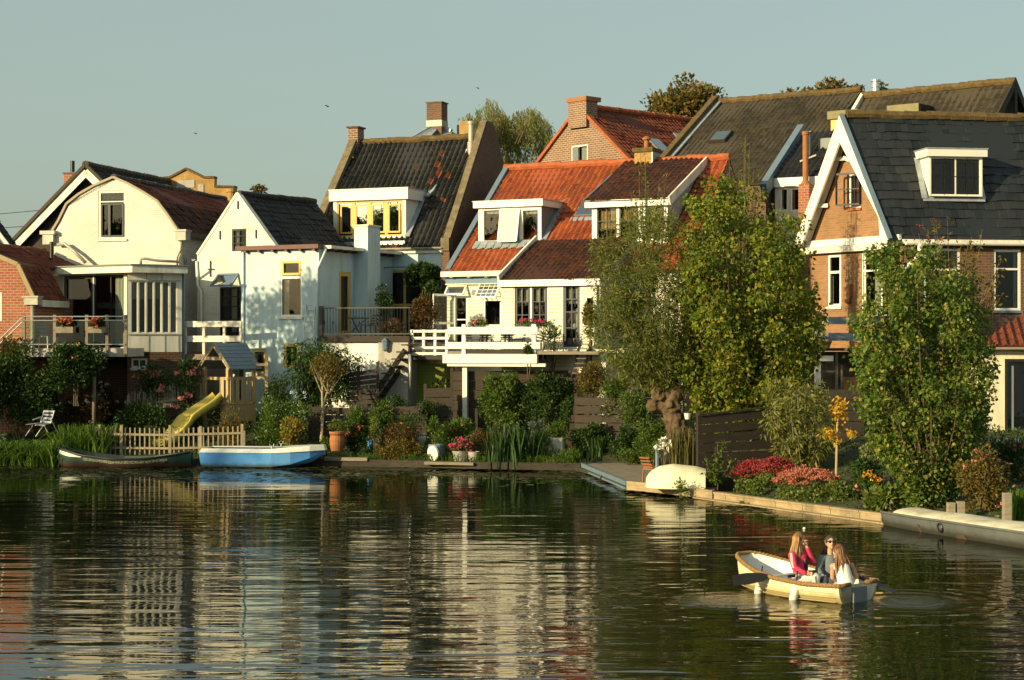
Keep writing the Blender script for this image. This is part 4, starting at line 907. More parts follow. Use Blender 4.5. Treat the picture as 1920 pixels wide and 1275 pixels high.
# white lean-to
vl = -2.1; ul = f.uz(940, 520, vl)[0]; ur = f.uz(1126, 520, vl)[0]; zl = f.uz(1030, 521, vl)[1]
r3, h3 = slope_n(f, (zof(1.0) + .25) - zl, 1.0 - vl)
tiles(h, f.w(ul, vl - .15, zl - .06), f.u, r3, ur - ul + .02, h3 + .1, M['old_red_tile'], tw=.2, ch=.28, seed=76, amp=.045, name='lean_to_roof')
mb = MB(); mb.beam(f.w(ul - .03, vl - .2, zl + .0), f.w(ul - .03, 1.0, zof(1.0) + .3), .08, .26); mb.build('lean_to_verge', M['white_clean'], h)
MB().box(f, ul - .08, vl - .16, zl - .3, ur + .03, vl + .03, zl - .06).build('lean_to_fascia', M['white_clean'], h)
w1 = f.rect(962, 533, 1028, 615, vl); d1 = f.rect(1056, 531, 1087, 640, vl); d1 = (d1[0], 3.95, d1[2], d1[3]); w2 = f.rect(1097, 556, 1114, 612, vl)
wall(h, f, [(ul, .8), (ur, .8), (ur, zl - .28), (ul, zl - .28)], [w1, d1, w2], M['siding'], v=vl, name='lean_to_wall')
window(h, f, w1, v=vl, cols=2, fmat=M['white_clean'], fw=.05, mw=.06, sash=.07, smat=M['navy'], room=1.4, curtain=[(.02, .22, .6, 1), (.27, .47, .6, 1), (.53, .72, .6, 1), (.78, .97, .6, 1)], sill=M['white'])
mb = MB()
for q in (.25, .75): u = w1[0] + (w1[2] - w1[0]) * q; mb.box(f, u - .02, vl + .03, w1[1], u + .02, vl + .075, w1[3])
for q in (.3, .6): z = w1[1] + (w1[3] - w1[1]) * q; mb.box(f, w1[0], vl + .034, z - .015, w1[2], vl + .07, z + .015)
mb.build('glazing_bar', M['navy'], h)
window(h, f, d1, v=vl, cols=2, rows=[.3, .55, .75], fmat=M['navy'], fw=.1, mw=.04, name='door', curtain=[(.05, .5, .68, 1), (.55, .95, .68, 1), (.6, .95, 0, .6)])
window(h, f, w2, v=vl, fmat=M['white_clean'], fw=.05)
MB().box(f, d1[0] - .12, vl - .02, d1[3], d1[2] + .05, vl - .003, d1[3] + .1).box(f, w1[0] - .06, vl - .02, w1[3], w1[2] + .06, vl - .003, w1[3] + .11).build('lintel', M['navy'], h)
sidewall(h, f, ur, [(vl, .8), (1.2, .8), (1.2, zof(1.0) + .2), (vl, zl - .15)], M['grey_render'], name='lean_to_wall')
sidewall(h, f, ul, [(vl, .8), (.5, .8), (.5, zof(.5)), (vl, zl - .15)], M['siding'], name='lean_to_wall')
mb = MB(); q = f.uz(1117, 560, vl - .05)[0]; mb.box(f, q - .05, vl - .12, 3.9, q + .06, vl - .002, zl - .3); mb.build('corner_post', M['white_clean'], h)
FO = f

# ---------------------------------------------------------------- brick gable house behind
f = Fr.two((PX(990, 83), 83), (PX(1190, 77.8), 77.8))
h = house('brick_gable_house', 'brown brick house with orange verge tiles, red roof and a gable top chimney', f, 3, 0, 3)
ap = f.uz(1087, 200); ft = f.uz(996, 315); rt = f.uz(1183, 308); zz = min(ft[1], rt[1]); uL, uR = ft[0] - .15, rt[0] + .2
rise = ap[1] - zz; hwid = (uR - uL) / 2; uc = (uL + uR) / 2
rw = f.rect(1071, 272, 1102, 308)
wall(h, f, [(uL, 1), (uR, 1), (uR, zz), (uc, ap[1]), (uL, zz)], [rw], M['brown_brick'])
window(h, f, rw, cols=[.42], fmat=M['white_clean'], fw=.07, room=1, curtain=[(.5, 1, 0, 1)], sash=None)
MB().box(f, rw[0] + .1, -.03, rw[1], rw[0] + .5, .03, rw[3] - .1).build('shutter', M['grey_paint'], h)
gable_roof(h, f, uL, uR, uc, zz, ap[1], .1, 9.5, M['red_tile'], seed=80, ch=.34, tw=.25)
ridge(h, f.w(uc, .2, ap[1] + .05), f.w(uc, 9.5, ap[1] + .05), M['orange_ridge'], .15)
mb = MB()
for q in (uL, uR):
    p0, p1 = f.w(q, -.02, zz), f.w(uc, -.02, ap[1]); n = 16
    for i in range(n): mb.beam(p0.lerp(p1, i / n), p0.lerp(p1, (i + 1.06) / n), .26, .14)
mb.build('verge', M['orange_ridge'], h)
c = f.rect(1071, 183, 1105, 216); w = c[2] - c[0]
chimney(MB(), f, uc - w / 2, -.19, ap[1] - 1.0, c[3] - .2, w, .75).build('chimney', M['brown_brick'], h); MB().box(f, uc - w / 2 - .06, -.25, c[3] - .2, uc + w / 2 + .06, .75, c[3]).build('chimney_cap', M['terracotta'], h)
# two roof windows on its right slope
e = (f.u * (uc - uR) + V((0, 0, rise))).normalized(); nn = f.v.cross(e)
for vv, t in ((3.1, .38), (5.6, .55)):
    c = f.w(uR, vv, zz) + e * (t * math.hypot(hwid, rise)); q = [c + f.v * s + e * k + nn * .12 for s, k in ((-.4, -.55), (.4, -.55), (.4, .55), (-.4, .55))]
    o = MB().prism(q, -nn * .12).build('skylight', M['grey_paint'], h); MB().face([p + nn * .006 + (sum(q, V()) / 4 - p) * .14 for p in q]).build('pane', M['mirror_glass'], o)

# ---------------------------------------------------------------- big brown roof behind
f = Fr(PX(1345, 82), 82, -33); zr = PZ(193, 82); run, dz = 7.5, 4.7
h = house('brown_roof_house', 'large house with a lichen covered brown pantile roof behind the willow', f, 4, -4, 4)
rt_, hw = slope_n(f, dz, run); Lr = 7.25
tiles(h, f.w(0, -run, zr - dz), f.u, rt_, Lr, hw, M['brown_tile'], tw=.24, ch=.34, amp=.05, seed=84)
bk = (f.v * -run + V((0, 0, dz))).normalized(); tiles(h, f.w(Lr, run, zr - dz), -f.u, bk, Lr, hw, M['brown_tile'], seed=85)
ridge(h, f.w(0, 0, zr + .06), f.w(Lr, 0, zr + .06), M['moss_ridge'], .16, seed=8)
mb = MB(); mb.beam(f.w(-.1, -run, zr - dz + .18), f.w(-.1, 0, zr + .22), .3, .3); mb.build('coping', M['moss_ridge'], h)
mb = MB(); mb.beam(f.w(.16, -run, zr - dz + .1), f.w(.16, 0, zr + .1), .2, .08); mb.build('flashing', M['lead'], h)
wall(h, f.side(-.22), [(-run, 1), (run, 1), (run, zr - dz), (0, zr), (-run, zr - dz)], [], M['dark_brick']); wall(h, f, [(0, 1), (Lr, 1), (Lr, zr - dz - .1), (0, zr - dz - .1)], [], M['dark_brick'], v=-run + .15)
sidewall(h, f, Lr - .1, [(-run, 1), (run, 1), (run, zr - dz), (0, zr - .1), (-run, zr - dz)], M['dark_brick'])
nn = f.u.cross(rt_); u, z = f.uz(1352, 258, -3.4); v = (z - zr) / dz * run
for it in range(6): u, z = f.uz(1352, 259, v); v = (z - zr) / dz * run
c = f.w(u, v, z); q = [c + f.u * s + rt_ * k + nn * .14 for s, k in ((-.42, -.5), (.42, -.5), (.42, .5), (-.42, .5))]
o = MB().prism(q, -nn * .14).build('skylight', M['dark_wood'], h); MB().face([p + nn * .006 + (sum(q, V()) / 4 - p) * .14 for p in q]).build('pane', M['mirror_glass'], o)

# ---------------------------------------------------------------- upper right roof with two olive dormers
f = Fr(PX(1622, 75), 75, -39); zr = PZ(182, 75)
h = house('upper_roof_house', 'high grey pantile roof at top right with two olive flat dormers', f, 4, -3, 5)
Lr = 9.3; 
for it in range(8): Lr += (1903 - (960 + F * f.w(Lr, 0, 0).x / f.w(Lr, 0, 0).y)) / 55
run, dz = 4.6, 4.2; rt_, hw = slope_n(f, dz, run)
tiles(h, f.w(0, -run, zr - dz), f.u, rt_, Lr, hw, M['brown_tile'], tw=.3, ch=.36, amp=.05, seed=90)
bk = (f.v * -run + V((0, 0, dz))).normalized(); tiles(h, f.w(Lr, run, zr - dz), -f.u, bk, Lr, hw, M['brown_tile'], seed=91)
ridge(h, f.w(-.1, 0, zr + .06), f.w(Lr, 0, zr + .06), M['moss_ridge'], .17, .4, seed=9)
sidewall(h, f, Lr - .25, [(-run, 1), (run, 1), (run, zr - dz), (0, zr - .1), (-run, zr - dz)], M['dark_wood'])
wall(h, f, [(0, 1), (Lr, 1), (Lr, zr - dz - .05), (0, zr - dz - .05)], [], M['dark_brick'], v=-run + .15)
mb = MB()
for s in (-1, 1): mb.beam(f.w(Lr + .02, s * run, zr - dz + .0), f.w(Lr + .02, 0, zr - .02), .06, .32)
mb.box(f, Lr - .05, -.12, zr - 1.3, Lr + .06, .12, zr - .3); mb.build('bargeboard', M['dark_wood'], h)
mb = MB(); mb.beam(f.w(-.1, -run, zr - dz + .12), f.w(-.1, 0, zr + .12), .16, .2); mb.build('verge', M['white'], h)
q = f.w(.35, .1, zr); u = f.uz(1638, 175, 0)[0]; q = f.w(u, .2, zr - .1); MB().lathe(q, [(.16, 0), (.16, .5), (.2, .52), (.2, .58), (.16, .6), (.16, .75), (.22, .77), (.22, .84), (.1, .86)], 14).build('flue', M['steel'], h)
zof = lambda v: zr + dz / run * v
for x0, x1, y0, y1, v in ((1557, 1605, 207, 222, -3.2), (1669, 1720, 196, 212, -2.3)):
    a = f.rect(x0, y0, x1, y1, v); zt, zb = a[3], a[1]; vb = (zt - zr) / dz * run; z2 = zof(v) - .2
    MB().box(f, a[0] - .1, v - .1, zb, a[2] + .1, min(vb + .3, .2), zt).build('dormer_roof', M['olive'], h)
    mb = MB(); r = (a[0] + .22, z2 + .3, a[2] - .22, zb - .02)
    wall(h, f, [(a[0] + .02, z2), (a[2] - .02, z2), (a[2] - .02, zb), (a[0] + .02, zb)], [r], M['yellow_frame'], v=v, name='dormer', depth=.1)
    window(h, f, r, v=v, cols=2, fmat=M['white_clean'], fw=.05, room=.6, glass='mirror_glass', curtain=[(0, 1, 0, 1)])
    for u in (a[0] + .02, a[2] - .02): sidewall(h, f, u, [(v, z2), (vb, zb), (v, zb)], M['black'], name='dormer_cheek')
    MB().box(f, a[2] + .102, v, zb, a[2] + .13, min(vb + .3, .2), zt - .02).build('dormer_edge', M['black'], h)

# ---------------------------------------------------------------- small black roofed house between
f = Fr(PX(1453, 69), 69, -30)
h = house('black_roof_house', 'small house with black pantiles, a white fascia and a brown flue', f, 1)
zf0, zf1 = f.uz(1490, 350)[1], f.uz(1490, 333)[1]; L = 3.6
w1 = [f.rect(1463, 352, 1478, 396), f.rect(1482, 352, 1503, 396)]
wall(h, f, [(0, 1), (L, 1), (L, zf0), (0, zf0)], w1, M['white'])
for r in w1: window(h, f, r, fmat=M['white_clean'], curtain=[(0, .3, 0, 1)])
MB().box(f, -.05, -.15, zf0, L, .1, zf1).build('fascia', M['white_clean'], h)
run, dz = 3.4, 2.2; rt_, hw = slope_n(f, dz, run)
tiles(h, f.w(0, -.1, zf1 - .0), f.u, rt_, L, hw, M['ink_tile'], tw=.26, ch=.36, amp=.06, seed=95)
mb = MB(); mb.beam(f.w(-.12, -.9, zf1 - .5), f.w(-.12, run, zf1 + dz + .15), .28, .5); mb.build('verge', M['blue_grey'], h)
sidewall(h, f, -.2, [(-.5, 1), (run * 2, 1), (run, zf1 + dz - .1), (-.5, zf1 - .6)], M['dark_brick'])
mb = MB(); c = f.rect(1502, 346, 1523, 400, -.4); chimney(mb, f, c[0], -.7, 4, c[3], .45, .45).build('chimney', M['red_brick'], h)
q = f.w(c[0] + .22, -.48, c[3]); MB().lathe(q, [(.22, 0), (.12, .15), (.12, 1.95), (.15, 1.97), (.15, 2.1)], 12).build('flue', M['terracotta'], h)
q = f.w(.9, 1.4, zf1 + 1); mb = MB(); mb.tube([q, q + V((0, 0, .95))], .11, 10); mb.box(Fr(q.x, q.y, f.th), -.16, -.16, .95 + q.z, .16, .16, 1.0 + q.z); mb.build('vent_pipe', M['grey_paint'], h)
mb = MB(); mb.box(f, 1.15, 1.9, zf1 + 1.0, 1.75, 2.5, zf1 + 1.75); mb.build('vent_box', M['grey_paint'], h)
mb = MB(); mb.beam(f.w(.75, .9, zf1 + .75), f.w(1.25, 1.3, zf1 + 1.0), .16, .06); mb.build('flashing', M['white_clean'], h)

# ---------------------------------------------------------------- right house with white bargeboards
Dp, Cp = V((10.85, 62, 0)), V((13.23, 58, 0)); f = Fr.two(Dp, Cp); fs = Fr(Cp.x, Cp.y, 8); L = f.L
h = house('bargeboard_house', 'orange brick house with a steep slate roof and broad white bargeboards', f, 2, 1)
zE, zA = PZ(449, 58), PZ(216, 60); oh = fs.u * -.55; Mp = (Dp + Cp) / 2
gz = zE + .05; rg = f.rect(1584, 325, 1615, 392); 
rg = f.rect(1592, 326, 1614, 390)
wall(h, f, [(0, gz), (L, gz), (L / 2, zA - .35)], [rg], M['orange_brick'])
window(h, f, rg, fmat=M['white_clean'], fw=.07, curtain=[(0, 1, 0, 1)], cmat='pink_curtain', sill=M['terracotta'])
mb = MB(); p0 = f.w(rg[0] + .3, -.04, 0); dv = f.v * -.28 - f.u * .62
a = f.w(rg[2], -.05, 0); z0, z1 = rg[1] + .12, rg[3] + .0
dv = -(f.u * (rg[2] - rg[0]) * 1.35) - f.v * .35
for t in (0, .5, 1): mb.beam(a + dv * t + V((0, 0, z0)), a + dv * t + V((0, 0, z1)), .07 if t != .5 else .035, .06)
for t in (0, .5, 1): z = z0 + (z1 - z0) * t; mb.beam(a + V((0, 0, z)), a + dv + V((0, 0, z)), .05, .07 if t != .5 else .035)
mb.build('casement', M['black'], h)
# lower facade
w1 = f.rect(1552, 477, 1577, 575); w2 = f.rect(1616, 470, 1677, 592)
wall(h, f, [(0, 1), (L, 1), (L, gz), (0, gz)], [w1, w2], M['orange_brick'], name='wall')
window(h, f, w1, rows=[.66], fmat=M['white_clean'], fw=.1, mw=.09, sill=M['white'], curtain=[(0, .2, 0, .6)]); window(h, f, w2, rows=[.7], cols=[.08, .6], fmat=M['white_clean'], fw=.05, mw=.06, curtain=[(.3, .5, 0, .6)])
bx = f.rect(1592, 533, 1598, 566); mb = MB(); mb.box(f, bx[0], -.13, bx[1] + .15, bx[2] + .02, -.003, bx[3]); q = f.w((bx[0] + bx[2]) / 2 - .03, -.12, bx[1] + .03); mb.ellip(q, (.11, .11, .09), 10, 6); mb.build('bird_box', M['terracotta'], h)
MB().box(f, -.35, -.12, gz - .12, L + .02, .0, gz + .12).build('cornice', M['white_clean'], h); MB().box(f, -.32, -.24, gz - .36, L - .1, -.0, gz - .14).build('awning_case', M['white'], h)
# barge boards
Ap, Cq, Dq = Mp + oh, Cp + oh + f.u * .12, Dp + oh - f.u * .12
AP = V((Ap.x, Ap.y, zA)); CQ = V((Cq.x, Cq.y, zE - .02)); DQ = V((Dq.x, Dq.y, zE + .05))
mb = MB(); mb.prism([CQ, AP, AP - V((0, 0, .95)), f.w(L - .35, 0, zE + .75) + oh, CQ - f.u * .42 + V((0, 0, .0))], oh * -.12); mb.prism([DQ, AP, AP - V((0, 0, .95)), DQ + f.u * .42], oh * -.12)
mb.build('bargeboard', M['white_clean'], h)
mb = MB(); a = oh * -.95
for q, s in ((DQ, 1), (CQ, -1)):
    if s < 0: continue
    lo, hi = q + f.u * .1 * s, AP - V((0, 0, .25)); mb.hexa([lo, hi, hi + a, lo + a, lo + V((0, 0, .08)), hi + V((0, 0, .08)), hi + a + V((0, 0, .08)), lo + a + V((0, 0, .08))])
mb.build('soffit', M['white'], h)
for t in (.36, .72): p = DQ.lerp(AP, t) - V((0, 0, .25)); MB().beam(p + f.u * .05, p - oh * .9 + f.u * .25, .12, .14).build('bracket', M['white'], h)
q = AP - oh * .4 - V((0, 0, 1.5)); mb = MB(); mb.beam(q, q + f.u * .3 - V((0, 0, .12)), .22, .12); mb.build('floodlight', M['white_clean'], h)
# slate slope
rv = fs.v * ((Mp - Cp).dot(fs.v)) + V((0, 0, zA - zE)); hw = rv.length; ey = rv.normalized(); ex = fs.u; nn = ex.cross(ey)
O = V((Cp.x, Cp.y, zE)) + oh - ex * 3.2 - ey * .18; rk = (AP - CQ).normalized()
cl = rk.cross(nn); cl = cl if cl.dot(ex) > 0 else -cl
tiles(h, O + ey * 0 + ex * .1, ex, ey, 13.2, hw + .2, M['slate_tile'], tw=.30, ch=.34, amp=.018, lift=.035, flat=True, seed=98, clip=[(CQ + cl * .05, cl)])
O2 = V((Mp.x, Mp.y, 0)); ey2 = (-fs.v * 2.4 + V((0, 0, zA - zE))); n2 = (-ex).cross(ey2).normalized(); c2 = (AP - DQ).cross(n2).normalized(); c2 = c2 if c2.dot(ex) > 0 else -c2
tiles(h, V((Mp.x, Mp.y, zA)) - ey2 + ex * 9.4, -ex, ey2, 10.5, ey2.length, M['slate_tile'], tw=.3, ch=.34, amp=.018, flat=True, seed=99, clip=[(AP + c2 * .03, c2)])
ridge(h, AP + ex * .25 + V((0, 0, .03)), AP + ex * 10, M['moss_ridge'], .17, .42, seed=12)
mb = MB(); mb.beam(CQ + nn * .06 + cl * .05, AP + nn * .06 + cl * .05, .16, .06, up=nn); mb.build('verge', M['blue_grey'], h)
gutter(h, V((Cp.x, Cp.y, zE - .12)) + fs.u * .05 - fs.v * .28, V((Cp.x, Cp.y, zE - .12)) + fs.u * 9 - fs.v * .28, M['white_clean'], .09)
MB().box(fs, .02, -.2, zE - .14, 9, .02, zE + .0).build('eave_board', M['white'], h)
# side wall in brown brick
s1 = fs.rect(1732, 466, 1800, 590); s2 = fs.rect(1863, 468, 1914, 582)
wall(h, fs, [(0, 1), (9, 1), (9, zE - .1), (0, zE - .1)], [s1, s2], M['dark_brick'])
for r in (s1, s2): window(h, fs, r, rows=[.68], fmat=M['white_clean'], fw=.08, mw=.07, room=1.5, curtain=[(.8, 1, 0, 1)], sill=M['blue_grey'])
pipe(h, 'downpipe', M['white_clean'], [fs.w(.55, -.3, zE - .12), fs.w(.55, -.3, zE - .45), fs.w(.42, -.2, zE - .75), fs.w(.05, -.2, zE - .95), fs.w(-.02, -.16, zE - 1.2), fs.w(-.02, -.16, zE - 2.0)], .09)
# dormer on the slate slope
zofs = lambda v: zE + (zA - zE) / 2.15 * v; vofs = lambda z: (z - zE) / (zA - zE) * ((Mp - Cp).dot(fs.v))
vf = .22; a = fs.rect(1742, 294, 1842, 368, vf); vf = .45; a = fs.rect(1742, 294, 1842, 368, vf)
zt, zb = a[3], a[1]; r = (a[0] + .07, zb + .04, a[2] - .07, zt - .04)
wall(h, fs, [(a[0], zb), (a[2], zb), (a[2], zt), (a[0], zt)], [r], M['white_clean'], v=vf, name='dormer', depth=.1)
window(h, fs, r, v=vf, cols=2, fmat=M['white_clean'], fw=.03, mw=.05, sash=.11, smat=M['black'], room=.8, cmat='pink_curtain', curtain=[(.05, .3, 0, 1), (.62, .95, 0, 1)])
mb = MB()
for q in (.28, .73): u = r[0] + (r[2] - r[0]) * q; mb.box(fs, u - .015, vf + .02, r[1], u + .015, vf + .07, r[3])
z = (r[1] + r[3]) / 2; mb.box(fs, r[0], vf + .024, z - .015, r[2], vf + .066, z + .015); mb.build('glazing_bar', M['black'], h)
for u in (a[0], a[2]): wall(h, fs.side(u), [(vf, zb), (vofs(zt) + .02, zt), (vf, zt)], [], M['white_clean'], name='dormer_cheek')
z0, z1 = fs.uz(1790, 293, vf - .15)[1], fs.uz(1790, 279, vf - .15)[1]
MB().box(fs, a[0] - .12, vf - .15, z0, a[2] + .12, vofs(z1) + .15, z1).build('dormer_roof', M['white_clean'], h); MB().box(fs, a[0] - .15, vf - .18, z1 + .002, a[2] + .15, vofs(z1) + .15, z1 + .035).build('dormer_felt', M['lead'], h)
mb = MB(); mb.beam(fs.w(a[0] - .1, vofs(zb) - .1, zb - .1) + nn * .07, fs.w(a[0] - .1, vofs(zt), zt) + nn * .07, .2, .04, up=nn); mb.beam(fs.w(a[0] - .15, vofs(zb - .08), zb - .08) + nn * .08, fs.w(a[2] + .15, vofs(zb - .08), zb - .08) + nn * .08, .28, .05, up=nn)
mb.beam(fs.w(a[2] + .1, vofs(zb) - .1, zb - .1) + nn * .07, fs.w(a[2] + .1, vofs(zt), zt) + nn * .07, .14, .04, up=nn); mb.build('flashing', M['lead'], h)
# balcony of the right house
h = thing('side_balcony', 'blue grey boarded balcony on white posts beside the orange brick facade', 'balcony', P(1570, 720, 57.5))
fb = Fr(PX(1553, 57.6), 57.6, 4); 
for y0, y1 in ((594, 608), (624, 639)):
    z0, z1 = fb.uz(1580, y1)[1], fb.uz(1580, y0)[1]; MB().box(fb, 0, -.04, z0, 2.3, .02, z1).build('board', M['blue_grey'], h)
    MB().box(fb, -.36, .04, z0, -.004, .1, z1).box(fb, -.06, -.03, z0, -.004, .04, z1).build('end_board', M['white_clean'], h)
MB().box(fb, -.5, .03, PZ(658, 57.6), 2.3, 2.4, PZ(653, 57.6)).build('shelf', M['dark_wood'], h)
mb = MB(); u = fb.uz(1536, 690)[0]; mb.box(fb, u - .09, .13, 1.2, u + .09, .3, PZ(610, 57.6)); mb.build('post', M['white_clean'], h)
MB().box(fb, -1.6, -.1, PZ(677, 57.6), .15, .12, PZ(667, 57.6)).build('beam', M['white_clean'], h)
MB().box(fb, -.2, 1.5, 1, 2.2, 1.6, PZ(660, 57.6)).build('screen', M['black'], h)
mb = MB(); r = fb.rect(1545, 697, 1573, 740); mb.beam(fb.w(r[0], .3, 1.3), fb.w(r[0], .3, r[3]), .06, .06); mb.beam(fb.w(r[2], .3, 1.3), fb.w(r[2], .3, PZ(660, 57.6)), .09, .08); mb.beam(fb.w(r[0], .3, r[3]), fb.w(r[2], .3, r[3]), .06, .06); mb.beam(fb.w(r[2] + .17, .3, 1.3), fb.w(r[2] + .17, .3, PZ(684, 57.6)), .06, .06); mb.build('trellis', M['grey_wood'], h)

# ---------------------------------------------------------------- cream shed, far right
f = Fr(PX(1832, 49.5), 49.5, -8)
h = house('garden_shed', 'cream rendered shed with red tiles and a grey door, far right', f, .8, 0, 1)
zt = f.uz(1880, 650)[1]; dr = f.rect(1884, 673, 1942, 832); dr = (dr[0], dr[1] - .05, dr[2], dr[3])
wall(h, f, [(0, .4), (4.5, .4), (4.5, zt), (0, zt)], [dr], M['cream'])
window(h, f, dr, fmat=M['black'], fw=.08, room=0, name='door', rows=[], glass='glass', cols=[])
MB().box(f, dr[0] + .08, .1, dr[1], dr[2] - .08, .14, dr[3] - .08).box(f, dr[0] + .2, .06, dr[1], dr[0] + .26, .1, dr[3] - .2).build('door_leaf', M['grey_paint'], h)
rt_, hw = slope_n(f, 1.6, 3.0); tiles(h, f.w(-.2, -.3, zt + .02), f.u, rt_, 5.4, hw, M['red_tile'], tw=.24, ch=.33, amp=.06, seed=101, clip=[(f.w(-.05, -.3, zt), f.u - rt_ * .8)])
gutter(h, f.w(-.25, -.36, zt - .02), f.w(5, -.36, zt - .02), M['zinc'], .07); sidewall(h, f, 0, [(0, .4), (3, .4), (3, zt + 1.5), (0, zt)], M['cream'])

o = MB().box(None, -75, 5, -1.2, -34, 50, .5).build('opposite_bank', M['soil']); tag(o, kind='structure')
# ---------------------------------------------------------------- vegetation helpers
def ghit(px, py):
    Y = max(YB(PX(px, 57)) - 12, 20)
    while Y < 110:
        x = PX(px, Y); d = Y - YB(x); g = GZ(x, Y) if d >= 0 else -.05
        if PZ(py, Y) <= g + .02 and d > -.3: return V((x, Y, g if d >= 0 else 0))
        Y += .05
    return P(px, py, 66)
def leaf_obj(name, C, D, ln, asp, mat, par=None, rng=None, fold=.25):
    n = len(C); rng = rng or np.random.default_rng(1); D = D / (np.linalg.norm(D, axis=1, keepdims=True) + 1e-9)
    S = np.cross(D, rng.normal(size=(n, 3))); S /= (np.linalg.norm(S, axis=1, keepdims=True) + 1e-9); N = np.cross(D, S)
    ln = np.asarray(ln)[:, None] * np.ones((n, 1)); w = ln * asp / 2; m = C + D * ln * .42 + N * w * fold
    v = np.stack([C, m + S * w, C + D * ln - N * ln * .08, m - S * w], 1).reshape(-1, 3)
    org = np.array(wloc(par)) if par is not None else np.array([(v[:, 0].min() + v[:, 0].max()) / 2, (v[:, 1].min() + v[:, 1].max()) / 2, v[:, 2].min()])
    me = bpy.data.meshes.new(name); me.vertices.add(4 * n); me.vertices.foreach_set("co", (v - org).astype(np.float32).ravel())
    me.loops.add(4 * n); me.loops.foreach_set("vertex_index", np.arange(4 * n, dtype=np.int32)); me.polygons.add(n)
    me.polygons.foreach_set("loop_start", np.arange(0, 4 * n, 4, dtype=np.int32)); me.polygons.foreach_set("loop_total", np.full(n, 4, dtype=np.int32))
    me.update(calc_edges=True); return link_mesh(name, me, mat, par, tuple(org))
def unit(rng, n):
    v = rng.normal(size=(n, 3)); return v / np.linalg.norm(v, axis=1, keepdims=True)
def clumps(rng, c, r, k, cr, top=True):
    d = unit(rng, k); 
    if top: d[:, 2] = np.abs(d[:, 2]) * np.where(rng.random(k) < .72, 1, -1)
    q = rng.uniform(.35, .95, (k, 1)); pos = np.array(c) + d * np.array(r) * q
    return pos, rng.uniform(.6, 1.25, k) * cr
def fill(rng, pos, rad, n):
    p = rad ** 2; i = rng.choice(len(pos), n, p=p / p.sum()); d = unit(rng, n); q = rng.random((n, 1)) ** .45
    return pos[i] + d * q * rad[i][:, None], d
SEED = [100]
def nrng(): SEED[0] += 1; return np.random.default_rng(SEED[0])
def flowers(par, rng, pts, mat, size=.09, k=7, name='flower_heads'):
    pts = np.asarray(pts); k = 16 if size > .12 else 9; o = unit(rng, len(pts) * k) * np.array([1, 1, .75]); C = np.repeat(pts, k, 0) + o * size * .3 * rng.random((len(o), 1)) ** .5; D = o + unit(rng, len(o)) * .5
    return leaf_obj(name, C, D, rng.uniform(.35, .6, len(C)) * size, .95, mat, par, rng)
def bush(name, label, cat, box, mat, n=1500, leaf=.1, asp=.55, Y=None, k=None, depth=.8, fl=None, up=.2, stems=5, group=None, cr=None, droop=False, low=True):
    """leafy plant that fills the photo box (x0,y0,x1,y1) and stands on the ground where y1 meets it"""
    rng = nrng(); x0, y0, x1, y1 = box; xc = (x0 + x1) / 2
    g = ghit(xc, y1) if Y is None else P(xc, y1, Y); Y = g.y; w = (x1 - x0) / F * Y; hgt = (y1 - y0) / F * Y
    c = np.array([g.x, Y, g.z + hgt * .52]); r = np.array([w / 2, w / 2 * depth, hgt * .5])
    cr = cr or min(r[0], r[2]) * .38; k = k or int(np.clip(3.2 * r[0] * r[2] / (cr * cr) * .8, 8, 90))
    pos, rad = clumps(rng, c, np.maximum(r - cr * .55, .05), k, cr)
    if low and stems and hgt > .5:
        kk = max(4, k // 2); a_ = rng.uniform(0, 6.28, kk); q_ = np.sqrt(rng.random(kk)) * .85; sk = np.stack([g.x + np.cos(a_) * q_ * max(r[0] - cr * .5, .05), Y + np.sin(a_) * q_ * max(r[1] - cr * .5, .05), g.z + rng.uniform(.05, .5, kk) * hgt], 1); pos = np.concatenate([pos, sk]); rad = np.concatenate([rad, rng.uniform(.7, 1.2, kk) * cr])
    n = int(n * 1.7); C, d = fill(rng, pos, rad, n)
    D = d * .6 + unit(rng, n) * .6; D[:, 2] += (-.7 if droop else up)
    root = thing(name, label, cat, (g.x, Y, g.z), group)
    leaf_obj('foliage', C, D, rng.uniform(.65, 1.3, n) * leaf, asp, mat, root, rng)
    if stems:
        mb = MB()
        for i in range(stems):
            t = pos[rng.integers(len(pos))]; b = V((g.x + rng.normal(0, w * .06), Y + rng.normal(0, .05), g.z - .5)); q = b.lerp(V(t), .5) + V((0, 0, hgt * .1))
            mb.tube([b, q, V(t)], [.014 + .007 * hgt, .010 + .004 * hgt, .005], 5)
        mb.build('stem', M['stem'], root)
    for fm, fn, fs_ in (fl or []):
        i = rng.integers(0, n, fn * 4); o = C[i] - c; s = (o / r); m = np.linalg.norm(s, axis=1) + .35 * s[:, 2] - .35 * s[:, 1]; j = np.argsort(-m)[:fn]
        flowers(root, rng, C[i][j] + np.array([0, -.04, .05]), M[fm], fs_)
    return root
